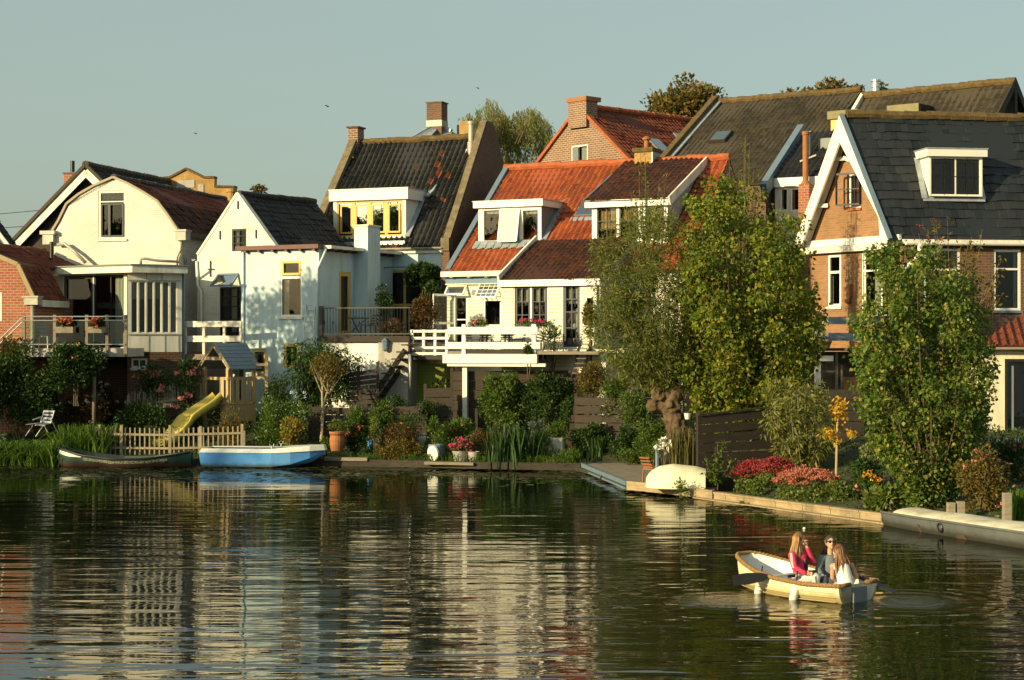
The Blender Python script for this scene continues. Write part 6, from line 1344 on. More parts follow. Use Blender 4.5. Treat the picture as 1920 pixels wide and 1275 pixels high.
bush('shrub', 'dark shrub at the foot of the white stucco wall', 'shrub', (690, 735, 770, 800), M['lf_dark'], 1500, .1, .5, Y=61)
bush('shrub', 'shrub with drooping leaves right of the play tower', 'shrub', (490, 700, 560, 800), M['lf_dark'], 1700, .11, .4, Y=61.2, droop=True)
bush('climber', 'ivy spilling over the low dark plank fence behind the bank shrub', 'climber', (684, 752, 740, 815), M['lf_mid'], 900, .08, .6, Y=60.0, depth=.3)
bush('climber', 'leafy creeper covering the corner of the stepped fence panels', 'climber', (770, 742, 822, 800), M['lf_dark'], 900, .08, .6, Y=60.2, depth=.3)
bush('shrub', 'light green shrub against the dark fence right of the young tree', 'shrub', (640, 758, 690, 815), M['lf_mid'], 1000, .08, .5, Y=60.1, depth=.5)
bush('shrub', 'bright low shrub in front of the louvred fence panel', 'shrub', (690, 778, 716, 832), M['lf_lime'], 500, .07, .5, Y=58.2)
bush('climber', 'leafy creeper hanging over the brown plank fence left of the willow', 'climber', (1150, 730, 1225, 800), M['lf_mid'], 900, .09, .5, Y=56.5, depth=.3)
for i, (q, hgt) in enumerate(((-53, 15.0), (-50.6, 16.2), (-48, 15.2), (-45.4, 16.6), (-42.8, 15.2))):  # unseen tree row, added to throw shade over the middle gardens
    x, y = q * .588 - 20 * .81, -q * .81 - 20 * .588
    tree('shade_tree', 'unseen trees in a row added on the opposite bank to shade the gardens', (x, y, .4), (x, y, hgt * .56), (2.3, 2.3, hgt * .44), M['lf_mid'], 5200, .3, .65, 46, .8, .25, group='unseen shade trees on the opposite bank')
bush('terrace_weed', 'reddish shrub beside the terrace stair', 'shrub', (-10, 632, 46, 690), M['lf_rust'], 900, .1, .5, Y=61.5)

# ---------------------------------------------------------------- right gardens
def ctuft(*a, **k): return tuft(*a, **k)
def sedum(label, box, mat, n, Y=None):
    rng = nrng(); x0, y0, x1, y1 = box; g = ghit((x0 + x1) / 2, y1) if Y is None else P((x0 + x1) / 2, y1, Y); Y = g.y; w = (x1 - x0) / F * Y; hgt = (y1 - y0) / F * Y
    root = thing('sedum', label, 'flowers', g); k = 150; a = rng.uniform(0, 6.28, k); q = np.sqrt(rng.random(k)); hx = g.x + np.cos(a) * q * w * .48; hy = Y + np.sin(a) * q * w * .38
    hz_ = g.z + hgt * (.30 + .62 * np.sqrt(np.maximum(0, 1 - q ** 2 * .92))) + rng.normal(0, .03, k); H3 = np.stack([hx, hy, hz_], 1); m_ = n // k
    C = np.repeat(H3, m_, 0) + rng.normal(0, 1, (k * m_, 3)) * np.array([.055, .055, .02]); D = unit(rng, len(C)); D[:, 2] = abs(D[:, 2]) * .8 + .2
    leaf_obj('flower_heads', C, D, rng.uniform(.6, 1.2, len(C)) * .045, .9, mat, root, rng)
    nl = 1300; a = rng.uniform(0, 6.28, nl); q = rng.random(nl) ** .4; C = np.stack([g.x + np.cos(a) * q * w * .46, Y + np.sin(a) * q * w * .36, g.z + hgt * rng.random(nl) * .72 * np.sqrt(np.maximum(.05, 1 - q ** 2 * .8))], 1)
    leaf_obj('foliage', C, unit(rng, nl) + [0, 0, .3], rng.uniform(.7, 1.2, nl) * .08, .6, M['lf_lime'], root, rng); return root
sedum('wide mound of salmon pink stonecrop behind the timber quay', (1450, 876, 1578, 934), M['sedum_pink'], 7000)
sedum('crimson stonecrop mound left of the salmon pink one', (1372, 860, 1460, 922), M['sedum_red'], 5400)
sedum('dark red stonecrop behind the salmon pink mound', (1420, 856, 1490, 908), M['sedum_red'], 3200)
bush('green_plant', 'small bright green plant in front of the crimson stonecrop', 'plant', (1396, 892, 1440, 930), M['lf_lime'], 500, .07, .5)
bush('green_plant', 'bright green plant right of the salmon pink stonecrop', 'plant', (1546, 896, 1604, 940), M['lf_lime'], 900, .08, .5)
shoots('bamboo', 'tall sparse bamboo like shrub with straw coloured stems behind the stonecrop', ghit(1508, 885), [(712, 1500, 1520), (730, 1470, 1550), (760, 1440, 1568), (800, 1432, 1572), (840, 1455, 1560)], ghit(1508, 885).y, M['lf_bamboo'], 46, 3000, .17, .25, .16, 'pale_trunk', -.6, 0.02, None, .009, .5, 'shrub', fillf=.5, fr_=.22)
g = ghit(1567, 900); root = thing('staked_sapling', 'slim staked sapling with bright golden leaves', 'tree', g); MB().tube([g - V((0, 0, .2)), P(1570, 800, g.y), P(1573, 752, g.y)], [.035, .03, .015], 7).build('trunk', M['pale_wood'], root)
rng = nrng(); 
for k_, (x, y, rx, ry, n_) in enumerate(((1575, 768, 13, 22, 260), (1556, 812, 15, 8, 80), (1598, 812, 8, 5, 40), (1570, 827, 7, 5, 30))):
    C = np.array([tuple(P(x + rng.normal(0, .5) * rx, y + rng.normal(0, .5) * ry, g.y + rng.normal(0, .12))) for _ in range(n_)]); D = unit(rng, n_); D[:, 2] -= .5; leaf_obj('foliage', C, D, rng.uniform(.7, 1.3, n_) * .12, .55, M['lf_gold'], root, rng)
bush('variegated_ball', 'pale variegated shrub clipped to a ball on a stem', 'topiary', (1614, 824, 1656, 884), M['lf_varieg'], 1500, .06, .6, Y=ghit(1635, 915).y, cr=.13, stems=2, low=False)
bush('shrub', 'dark green shrub beneath the variegated ball', 'shrub', (1590, 850, 1660, 925), M['lf_dark'], 1500, .08, .5)
bush('marigolds', 'orange and yellow flowers beside the poplar foot', 'flowers', (1606, 886, 1658, 928), M['lf_mid'], 700, .06, .5, fl=[('fl_orange', 26, .07), ('fl_yellow', 22, .07)])
bush('pink_rose', 'single pink rose plant left of the hosta', 'plant', (1590, 912, 1622, 940), M['lf_dark'], 420, .06, .5, fl=[('fl_pink', 3, .14)])
bush('hosta', 'yellow edged hosta with broad leaves on the quay edge', 'plant', (1622, 914, 1700, 956), M['lf_lime'], 420, .22, .42, up=.1, droop=False)
bush('shrub', 'leafy low shrub hiding the foot of the poplar', 'shrub', (1672, 850, 1800, 952), M['lf_mid'], 2100, .1, .6, Y=39.6)
bush('rose_bush', 'loose rose bush with pink blooms by the pale mooring posts', 'rose bush', (1782, 835, 1905, 972), M['lf_autumn'], 2400, .08, .5, Y=38.3, fl=[('fl_pink', 16, .1)], stems=22)
bush('rose_bush', 'rose bush with coral blooms before the grey shed door', 'rose bush', (1820, 810, 1950, 930), M['lf_dark'], 1900, .08, .55, Y=41, fl=[('fl_coral', 14, .1), ('fl_pink', 6, .1)], stems=12)
bush('rose_bush', 'rose bush with small pink blooms right of the poplar crown', 'rose bush', (1790, 740, 1862, 850), M['lf_dark'], 1300, .09, .55, Y=43, fl=[('fl_pink', 12, .1)], stems=9)
bush('hydrangea', 'cream flowered plant below the shed door', 'shrub', (1852, 826, 1935, 856), M['lf_mid'], 500, .08, .6, Y=42, fl=[('fl_white', 40, .12)])
tuft('grass_clump', 'green grass clump at the right photo edge', 'grass', (1880, 915, 1940, 985), M['grass'], 150, .03, Y=36.6)
tuft('fountain_grass', 'tall straw coloured grass beside the upturned dinghy', 'grass', (1240, 800, 1318, 885), M['grass_dry'], 260, .025, Y=49, lean=.2, spread=.6)
bush('red_shrub', 'reddish shrub under the hanging white pot', 'shrub', (1240, 800, 1312, 868), M['lf_rust'], 900, .09, .4, Y=50.2, fl=[('fl_blue', 12, .11)])
bush('white_alliums', 'round white flower heads beside the blue lamp post', 'flowers', (1222, 816, 1262, 870), M['lf_grey'], 200, .07, .3, Y=50, fl=[('fl_white', 12, .2)], low=False)
shoots('fence_climber', 'thin climber growing on the dark plank fence', P(1345, 905, 45.9), [(812, 1346, 1352), (830, 1330, 1360), (860, 1318, 1376), (890, 1320, 1384)], 45.8, M['lf_mid'], 14, 420, .09, .6, .1, 'stem', -.3, .012, None, .006, .6, 'climber', dz=.25)
bush('fence_climber', 'overgrown plants hanging over the top of the dark fence', 'climber', (1420, 700, 1500, 790), M['lf_bamboo'], 800, .12, .3, Y=46.8, k=18, cr=.25, low=False)
bush('dinghy_weed', 'small weed growing against the upturned dinghy', 'plant', (1262, 894, 1294, 936), M['lf_mid'], 160, .07, .5, Y=45.4)
for i, (x, y, s) in enumerate(((1392, 945, 8), (1445, 952, 8), (1480, 956, 7))):
    bush('quay_weed', ['little green weed low on the timber quay, left of its middle', 'little green weed in the middle of the timber quay', 'little green weed low on the timber quay near the hosta'][i], 'plant', (x - s, y - 6, x + s, y + 4), M['grass'], 70, .05, .4, Y=YB(PX(x, 43)) - .35 if False else P(x, y, 43.6 - i * .55).y, stems=0, group='weeds on the timber quay')
rng = nrng(); mb = MB()
for i in range(2600):
    x = rng.uniform(-11, 13.5); 
    if 2.3 < x < 5.4 or math.sin(x * 2.1) + math.sin(x * 5.3 + 1) < -.5: continue
    y = YB(x) + rng.uniform(.0, .5) + (.35 if x > 5 else 0); z = GZ(x, y) - .05; hgt = rng.uniform(.08, .38) * (.5 if x > 5 else 1); dx, dy = rng.normal(0, .1), rng.normal(-.07, .08); s_ = V((.014, .004, 0))
    p = V((x, y, z)); q = p + V((dx, dy, hgt)); r_ = q + V((dx * 1.3, dy * 1.5, -hgt * .15)); mb.mesh([p - s_, p + s_, q - s_ * .8, q + s_ * .8, r_], [(0, 1, 3, 2), (2, 3, 4)])
tag(mb.build('bank_grass', M['grass']), kind='stuff')
# floating weed on the water along the far bank
rng = nrng(); n = 10500; px_ = rng.uniform(-30, 1320, n); C = []
for x in px_:
    yv = 57.2 - abs(rng.normal(0, 2.6)); X_ = (x - 960) / F * yv; m_ = YB(X_)
    if yv > m_ - .15: yv = m_ - .15 - abs(rng.normal(0, 1.2))
    if math.sin(X_ * 1.3 + yv * 2.1) + math.sin(X_ * .6 - yv * 1.1) + rng.normal(0, .7) < -.1: continue
    C.append((X_, yv, .006))
C = np.array(C); a = rng.uniform(0, 6.28, len(C)); D = np.stack([np.cos(a), np.sin(a), np.zeros(len(C))], 1)
v = []; fs = []
for i in range(len(C)):
    s_ = rng.uniform(.05, .16); d = V(D[i]) * s_; e = V((-d.y, d.x, 0)) * rng.uniform(.5, .9); c = V(C[i]); v += [c - d, c + e, c + d, c - e]; fs.append((4 * i, 4 * i + 1, 4 * i + 2, 4 * i + 3))
tag(MB().mesh(v, fs).build('floating_weed', M['weed']), kind='stuff')

rng = nrng(); v = []; fs = []
for i in range(260):
    if i < 60: c = P(650 + rng.normal(0, 22), 945 + rng.normal(0, 4), 43.6 + rng.normal(0, .25)); c.z = .005
    else: y = rng.uniform(24, 55); c = V((rng.uniform(-.3, .3) * y, y, .005))
    if c.y > YB(c.x) - .3 or (3.3 < c.x < 6.5 and 26.6 < c.y < 29.8): continue
    a = rng.uniform(0, 6.28); d = V((math.cos(a), math.sin(a), 0)) * rng.uniform(.02, .05); e = V((-d.y, d.x, .1 * d.length)) * .6; k = len(v); v += [c - d, c + e, c + d + V((0, 0, .01)), c - e]; fs.append((k, k + 1, k + 2, k + 3))
tag(MB().mesh(v, fs).build('floating_leaves', M['lf_yellow']), kind='stuff')
# ---------------------------------------------------------------- quay, decking, fences
def planks_along(mb, pts, z0, z1, th, n=1, jit=.0, seed=1):
    r = random.Random(seed)
    for a, b in zip(pts, pts[1:]):
        for i in range(n):
            za = z0 + (z1 - z0) * i / n + .006; zb = z0 + (z1 - z0) * (i + 1) / n - .006; j = r.uniform(-jit, jit); a2, b2 = V((a[0], a[1], (za + zb) / 2 + j)), V((b[0], b[1], (za + zb) / 2 + j)); mb.beam(a2, b2, th, zb - za)
def yb(px): # bank point seen at column px on the waterline
    Y = 30
    while Y < 60:
        x = PX(px, Y)
        if Y >= YB(x): return (x, Y)
        Y += .02
    return (PX(px, 57), 57)
q0, q1 = yb(1318), (9.75, 37.4)
h = thing('timber_quay', 'pale weathered timber quay edging the flower bed on the right', 'quay', (q0[0], q0[1], -.3))
n = 9; mb = MB(); mc = MB(); ml = MB()
for i in range(n):
    a = (q0[0] + (q1[0] - q0[0]) * i / n, q0[1] + (q1[1] - q0[1]) * i / n); b = (q0[0] + (q1[0] - q0[0]) * (i + .985) / n, q0[1] + (q1[1] - q0[1]) * (i + .985) / n)
    mb.beam(V((*a, .05)), V((*b, .05)), .07, .2); ml.beam(V((a[0] - .2, a[1] - .12, -.02)), V((b[0] - .2, b[1] - .12, -.02)), .22, .09); mc.beam(V((a[0] + .03, a[1] + .02, .175)), V((b[0] + .03, b[1] + .02, .175)), .2, .045)
mb.build('board', M['quay_wood'], h); mc.build('cap_rail', M['quay_wood'], h); ml.build('wale', M['quay_wood'], h)
h = thing('jetty', 'low wooden decking with plank edges where the bank turns the corner', 'jetty', P(1180, 900, 49))
A, B, C_, D_ = (PX(1086, 55.6), 55.6), (3.25, 48.0), (5.3, 45.0), (6.3, 52.5); E_ = (2.9, 56.6); poly = [A, B, C_, D_, E_]
mb = MB(); n = 40
for i in range(n):
    t0, t1 = i / n, (i + .93) / n; lo = V((*A, 0)).lerp(V((*E_, 0)), t0); 
L0, L1, R0, R1 = V((*A, .19)), V((*B, .19)), V((*E_, .19)), V((*D_, .19))
for i in range(n):
    t0, t1 = i / n, (i + .94) / n; mb.hexa([p - V((0, 0, .05)) for p in (L0.lerp(L1, t0), L0.lerp(L1, t1), R0.lerp(R1, t1), R0.lerp(R1, t0))] + [L0.lerp(L1, t0), L0.lerp(L1, t1), R0.lerp(R1, t1), R0.lerp(R1, t0)])
n2 = 22; C3, D3 = V((*C_, .19)), V((*D_, .19))
for i in range(n2):
    t0, t1 = i / n2, (i + .94) / n2; a, b, c, d = L1.lerp(C3, t0), L1.lerp(C3, t1), R1.lerp(D3 + V((.3, -.6, 0)), t1), R1.lerp(D3 + V((.3, -.6, 0)), t0); mb.hexa([p - V((0, 0, .05)) for p in (a, b, c, d)] + [a, b, c, d])
mb.build('deck_boards', M['grey_wood'], h)
mb = MB(); mb.beam(L0 - V((0, 0, .02)), L1 - V((0, 0, .02)), .12, .12); mb.beam(L0 - V((.05, 0, .2)), L1 - V((.05, 0, .2)), .06, .14); mb.beam(L0 - V((.02, 0, .33)), L1 - V((.02, 0, .33)), .06, .1); mb.build('edge_beam', M['blue_grey'], h)
mb = MB(); mb.beam(L1 - V((0, .03, .12)), C3 - V((0, .03, .12)), .08, .34); mb.build('front_board', M['quay_wood'], h)
q = L0.lerp(L1, .55); mb = MB(); pts = [q + V((-.1 + .02 * math.sin(k), -.02, -.18 + .12 * math.cos(k * 1.05))) for k in range(7)]; mb.tube(pts, .02, 6).build('mooring_ring', M['black'], h)
h = thing('bank_boarding', 'dark plank edging along the water below the left gardens', 'quay', (-10, 57.4, -.2)); mb = MB(); planks_along(mb, [(-17.6, 57.85), (-9, 57.5), (-4, 56.5), (-1, 55.5), (2.2, 54.95)], -.25, .24, .06, 2, 0, 3); mb.build('board', M['dark_wood'], h)
mb = MB(); planks_along(mb, [(PX(610, 57), 57.0), (PX(690, 56.6), 56.7)], .18, .3, .3, 1); mb.build('landing_plank', M['grey_wood'], h); mb = MB(); planks_along(mb, [(PX(798, 56), 56.0), (PX(890, 55.6), 55.6)], .12, .22, .35, 1); mb.build('landing_plank', M['grey_wood'], h)
c = P(1050, 872, 55.6); tag(MB().beam(c + V((-.45, 0, .12)), c + V((.5, 0, .14)), .3, .1).build('loose_plank', M['grey_wood']), 'short loose plank lying at the bank left of the decking', 'plank')
def plank_fence(label, pts, n, mat, posts=(), gap=.02, th=.03, name='plank_fence', cap=False, post_up=.08):
    """pts = [(px, ytop, ybottom, Y)]"""
    a = pts[0]; root = thing(name, label, 'fence', P(a[0], a[2], a[3])); mb = MB(); r = random.Random(n + len(label))
    for p, q in zip(pts, pts[1:]):
        t0, b0, t1, b1 = P(p[0], p[1], p[3]), P(p[0], p[2], p[3]), P(q[0], q[1], q[3]), P(q[0], q[2], q[3])
        for i in range(n):
            f0 = (i + .5) / n; hh = (t0.z - b0.z) / n - gap; j = V((0, (-.022 if i % 2 else .0) + r.uniform(-.004, .004), r.uniform(-.006, .006))); mb.beam(b0.lerp(t0, f0) + j, b1.lerp(t1, f0) + j, th, hh)
    mb.build('boards', mat, root)
    for px, yt, y1, Y in posts: c = P(px, y1, Y); MB().beam(c - V((0, -.05, .2)), P(px, yt, Y) + V((0, .05, post_up)), .1, .1).build('post', mat, root)
    if cap:
        mb = MB()
        for p, q in zip(pts, pts[1:]): mb.beam(P(p[0], p[1], p[3]) + V((0, 0, .03)), P(q[0], q[1], q[3]) + V((0, 0, .03)), .12, .04)
        mb.build('cap', mat, root)
    return root
plank_fence('stained plank fence with overlapping boards beside the upturned dinghy', [(1308, 780, 902, 46.4), (1480, 762, 900, 47.6), (1520, 758, 890, 47.9)], 7, M['dark_wood'], [(1309, 778, 905, 46.45)], cap=True)
r = bpy.data.objects['plank_fence']; MB().beam(P(1308, 906, 46.3), P(1378, 906, 46.7), .05, .42).build('base_panel', M['dark_wood'], r)
plank_fence('dark plank fence behind the bamboo and golden sapling', [(1440, 728, 890, 49.6), (1620, 730, 890, 49.8)], 8, M['dark_wood'], [(1598, 726, 890, 49.8)])
plank_fence('brown horizontal plank fence with a slanting end behind the grass clumps', [(1078, 744, 842, 57.6), (1262, 748, 838, 56.6)], 6, M['fence_wood'], [(1080, 742, 842, 57.6), (1150, 742, 842, 57.3), (1205, 742, 842, 57)], gap=.04)
r = bpy.data.objects['plank_fence.002']
mb = MB()
for i in range(6): y = 752 + i * 16; mb.beam(P(1082, y, 57.62), P(1078 - i * 3.4, y, 57.62), .03, .22)
mb.build('boards', M['fence_wood'], r)
plank_fence('upper plank fence panel behind the willow trunk', [(1148, 712, 760, 58.6), (1250, 712, 762, 58)], 3, M['fence_wood'], [(1150, 706, 770, 58.6)])
plank_fence('low dark plank fence along the back of the potted plants', [(684, 764, 826, 60.4), (760, 762, 820, 60.2), (800, 762, 815, 60.1)], 4, M['fence_wood'], [(686, 762, 830, 60.4), (730, 762, 826, 60.3), (788, 760, 820, 60.1)])
plank_fence('stepped plank fence panels below the white railing', [(796, 728, 800, 60.6), (846, 726, 800, 60.6)], 4, M['fence_wood'], [(797, 724, 800, 60.6), (847, 694, 800, 60.5)])
plank_fence('tall brown plank fence under the white balcony behind the post', [(848, 696, 806, 61.6), (1085, 694, 800, 61)], 6, M['fence_wood'], [(893, 770, 806, 61)])
plank_fence('brown louvred fence panel beside the white stucco wall', [(650, 700, 760, 61.6), (708, 690, 758, 61.4)], 7, M['fence_wood'], [(708, 682, 760, 61.4), (672, 690, 760, 61.5)])
plank_fence('dark plank fence behind the young two stemmed tree', [(578, 762, 818, 60.6), (690, 766, 820, 60.4)], 4, M['dark_wood'], [(582, 762, 820, 60.6)])
def pickets(name, label, pts, n, mat, rail=(.25, .75), w=.045, th=.02, jit=.0, posts=(), pw=.09):
    a = pts[0]; root = thing(name, label, 'fence', P(a[0], a[2], a[3])); mb = MB(); mr = MB(); r = random.Random(n); k = len(pts) - 1
    for i in range(n + 1):
        t = i / n * k; s_ = min(int(t), k - 1); f_ = t - s_; p, q = pts[s_], pts[s_ + 1]; x = [p[j] + (q[j] - p[j]) * f_ for j in range(4)]
        b, tp = P(x[0], x[2], x[3]), P(x[0], x[1], x[3]); jj = V((r.uniform(-jit, jit), 0, r.uniform(-jit, jit) * 1.5)); mb.beam(b, tp + jj, w, th, up=(0, 1, 0))
    for p, q in zip(pts, pts[1:]):
        for f_ in rail: mr.beam(P(p[0], p[2] + (p[1] - p[2]) * f_, p[3]) + V((0, -.03, 0)), P(q[0], q[2] + (q[1] - q[2]) * f_, q[3]) + V((0, -.03, 0)), .03, .075)
    mb.build('pickets', mat, root); mr.build('rail', mat, root)
    for px, yt, y1, Y in posts: MB().beam(P(px, y1, Y) - V((0, .0, .2)), P(px, yt, Y), pw, pw).build('post', mat, root)
    return root
pickets('picket_fence', 'weathered wooden picket fence at the water edge beside the green boat', [(168, 799, 838, 60.2), (186, 801, 852, 58.6), (320, 803, 853, 58.4), (455, 799, 850, 58.6)], 44, M['picket'], posts=[(168, 797, 840, 60.2), (187, 796, 854, 58.6), (228, 797, 854, 58.5), (319, 797, 854, 58.4), (376, 799, 854, 58.5), (454, 795, 852, 58.6)])
pickets('paling_fence', 'dark rustic paling fence of thin uneven sticks below the roses', [(238, 740, 772, 62.2), (310, 724, 764, 62.2), (384, 712, 758, 62.4)], 46, M['grey_wood'], jit=.05, w=.04, rail=(.3,))
c = P(457, 838, 58.3); tag(MB().beam(c - V((0, 0, .3)), c + V((0, 0, .55)), .13, .13).build('mooring_post', M['grey_wood'], bev=.01), 'short square mooring post at the left end of the blue boat', 'post')
for i, (x, yt, y1, w, lb) in enumerate(((1783, 942, 960, .17, 'stubby pale post, the left of the pair behind the grey boat'), (1801, 940, 960, .17, 'stubby pale post, the right of the pair behind the grey boat'), (1888, 924, 968, .17, 'tall pale mooring post behind the grey boat'))):
    Y = 37.6 if i < 2 else 36.2; c = P(x, y1, Y); tag(MB().beam(V((c.x, c.y, -.3)), P(x, yt, Y), w, w).build('mooring_post', M['grey_wood'], bev=.01), lb, 'post', 'pale posts along the quay')
c = ghit(905, 812)
# ---------------------------------------------------------------- playhouse and slide
f = Fr.px(384, 62.6, -38); g0 = GZ(f.o.x, f.o.y) - .1; zp = lambda y, Y=62.3: PZ(y, Y)
h = thing('playhouse', 'wooden play tower with a slate grey gable roof and slatted side', 'playhouse', f.w(.6, .6, g0)); wd, dp = 1.25, 1.25
for u, v, zt in ((0, 0, 688), (wd, 0, 690), (wd, dp, 676), (0, dp, 680)): MB().box(f, u - .06, v - .06, g0, u + .06, v + .06, zp(zt)).build('post', M['pale_wood'], h)
za, ze_ = zp(646), zp(689)
mb = MB()
for s in (-.22, wd + .22): mb.beam(f.w(s, -.14, ze_ - .05), f.w(wd / 2, -.14, za), .04, .13)
mb.beam(f.w(.15, -.13, zp(672)), f.w(wd - .15, -.13, zp(672)), .04, .12); mb.build('gable_trim', M['pale_wood'], h)
mb = MB()
for s in (-.25, wd + .25):
    a, b, c, d = f.w(s, -.18, ze_ - .06), f.w(s, dp + .2, ze_ - .06), f.w(wd / 2, dp + .2, za + .06), f.w(wd / 2, -.18, za + .06)
    for i in range(7):
        t0, t1 = i / 7, (i + 1.1) / 7; o = V((0, 0, .025)); q = [a.lerp(d, t0) + o, b.lerp(c, t0) + o, b.lerp(c, min(1, t1)), a.lerp(d, min(1, t1))]; mb.prism(q, (0, 0, -.03))
mb.build('roof', M['blue_grey'], h)
zf = zp(757); MB().box(f, -.05, -.05, zf - .1, wd + .05, dp + .05, zf).build('floor', M['pale_wood'], h)
mb = MB()
for z in (zp(709), zp(752)): mb.box(f, -.08, -.1, z - .06, wd + .08, -.06, z + .05); mb.box(f, wd + .06, -.06, z - .06, wd + .1, dp + .06, z + .05)
mb.build('rail', M['pale_wood'], h)
mb = MB()
for i in range(5): v = .0 + i * .27; mb.box(f, wd + .1, v, zp(755), wd + .125, v + .16, zp(707))
for i in range(1): mb.box(f, wd - .34 + i * .2, -.125, zp(755), wd - .1 + i * .2, -.1, zp(707))
mb.build('slats', M['pale_wood'], h)
MB().box(f, wd + .02, 0, zp(790), wd + .08, dp, zf - .1).box(f, wd * .75, -.08, zp(790), wd, -.04, zf - .1).build('lower_panel', M['pale_wood'], h)
mb = MB(); o = f.w(wd, dp, 0)
for y in (684, 709): mb.beam(V((o.x, o.y, zp(y))), P(503, y, 62.6), .09, .1)
mb.beam(P(500, 740, 62.6), P(500, 664, 62.6), .11, .11); mb.build('swing_frame', M['pale_wood'], h)
h = thing('slide', 'wavy yellow plastic slide running down from the play tower', 'slide', P(302, 838, 59.7)); pts = [P(411, 744, 61.9), P(396, 757, 61.7), P(374, 772, 61.3), P(352, 788, 60.9), P(338, 806, 60.5), P(322, 824, 60.1), P(304, 835, 59.8), P(296, 836, 59.6)]
mb = MB(); sec = [(-.34, .2), (-.3, .21), (-.24, .03), (0, -.01), (.24, .03), (.3, .21), (.34, .2), (.3, -.05), (0, -.07), (-.3, -.05)]; vs = []; nS = 28; ar = [V(p) for p in pts]
def cat(ar, t):
    k = min(int(t * (len(ar) - 1)), len(ar) - 2); u = t * (len(ar) - 1) - k; p0, p1, p2, p3 = ar[max(k - 1, 0)], ar[k], ar[k + 1], ar[min(k + 2, len(ar) - 1)]
    return .5 * ((2 * p1) + (p2 - p0) * u + (2 * p0 - 5 * p1 + 4 * p2 - p3) * u * u + (3 * p1 - p0 - 3 * p2 + p3) * u ** 3)
for i in range(nS + 1):
    p = cat(ar, i / nS); d = (cat(ar, min(1, i / nS + .01)) - cat(ar, max(0, i / nS - .01))).normalized(); s = d.cross(V((0, 0, 1))).normalized(); up = s.cross(d)
    if up.z < 0: up = -up
    for a, b in sec: vs.append(p + s * a + up * b)
k = len(sec); mb.mesh(vs, [(i * k + j, i * k + (j + 1) % k, (i + 1) * k + (j + 1) % k, (i + 1) * k + j) for i in range(nS) for j in range(k)]).build('chute', M['yellow_plastic'], h, smooth=True)
# ---------------------------------------------------------------- white balcony, railings, ladder, furniture
fb = Fr.two((PX(832, 61.4), 61.4), (PX(1008, 60.3), 60.3)); L = fb.L; zy = lambda y, v=0, x=920: fb.uz(x, y, v)[1]
h = thing('white_balcony', 'broad white balcony with two wide boards carried on a tall white post', 'balcony', P(873, 796, 60.6)); zd = zy(657)
u8 = fb.uz(840, 620)[0]
mb = MB()
for y0, y1 in ((613, 626.5), (641.5, 654)): mb.box(fb, u8, -.03, zy(y1), L + (.1 if y0 > 630 else 0), .03, zy(y0))
mb.build('board', M['white_clean'], h)
MB().box(fb, 0, -.12, zy(681), L, .08, zy(664)).box(fb, u8 * .9, -.05, zy(687), L + .3, .1, zy(681) - .004).build('edge_beam', M['white_clean'], h)
for x in (868.5, 1000): u = fb.uz(x, 620)[0]; MB().box(fb, u - .07, .034, zy(664) + .003, u + .07, .17, zy(608)).build('post', M['white_clean'], h)
u = fb.uz(869, 700)[0]; gz0 = GZ(*fb.w(u, .1, 0).xy); MB().box(fb, u - .085, .12, gz0 - .2, u + .085, .29, zy(664)).build('support_post', M['white_clean'], h)
u = fb.uz(1120, 700)[0]; MB().box(fb, u - .085, .8, 1.2, u + .085, .97, zd - .1).build('support_post', M['white_clean'], h)
fw2 = FO; MB().box(fb, .1, .09, zd - .14, L + 2.2, 2.9, zd - .03).build('deck', M['grey_wood'], h)
mb = MB()
for i in range(6): mb.box(fb, .3 + i * .6, .1, zd - .3, .38 + i * .6, 2.8, zd - .145)
mb.build('joist', M['dark_wood'], h)
MB().box(fb, u8 + .6, .05, zy(662) , L - .4, .3, zy(655.5)).build('trough', M['dark_wood'], h)
# right hand return of the railing
fr2 = Fr(PX(1053, 61.8), 61.8, -18); mb = MB()
for y0, y1 in ((607, 619), (634, 646)): a = fr2.rect(1053, y0, 1093, y1); mb.box(fr2, a[0], -.03, a[1], a[2], .03, a[3])
mb.build('return_board', M['white'], h); mb = MB()
for x in (1056, 1089): u = fr2.uz(x, 630)[0]; mb.box(fr2, u - .05, .034, zd, u + .05, .12, PZ(606, 61.8))
for x in (1018, 1040): c = P(x, 676, 61); mb.tube([c, P(x, 612, 61)], .025, 6)
mb.build('rail_post', M['white'], h)
mb = MB(); c0, c1 = P(1100, 659, 60.8), P(1265, 655, 59.8); mb.beam(c0, c1, .1, .14); mb.beam(c0 - V((0, 0, .5)) + V((0, .4, 0)), c1 - V((0, 0, .5)) + V((0, .4, 0)), .08, .1); mb.build('side_beam', M['cream'], h)
# white railing on the left
h = thing('white_railing', 'white three rail balustrade on a dark deck left of the broad balcony', 'railing', P(800, 668, 62.4)); f2 = Fr.two((PX(770, 62.6), 62.6), (PX(842, 62.0), 62.0)); L2 = f2.L
mb = MB()
for y in (621, 634, 652, 663): z = PZ(y, 62.3); mb.box(f2, 0, -.03, z - .045, L2, .03, z + .045)
mb.build('rail', M['white_clean'], h)
for i in range(4): u = .03 + i * (L2 - .06) / 3.2; MB().box(f2, u - .045, .034, PZ(667, 62.3), u + .045, .12, PZ(618, 62.3)).build('post', M['white_clean'], h)
MB().box(f2, -.1, .0, PZ(674, 62.3), L2 + .2, 3, PZ(667, 62.3) - .004).build('deck', M['dark_wood'], h)
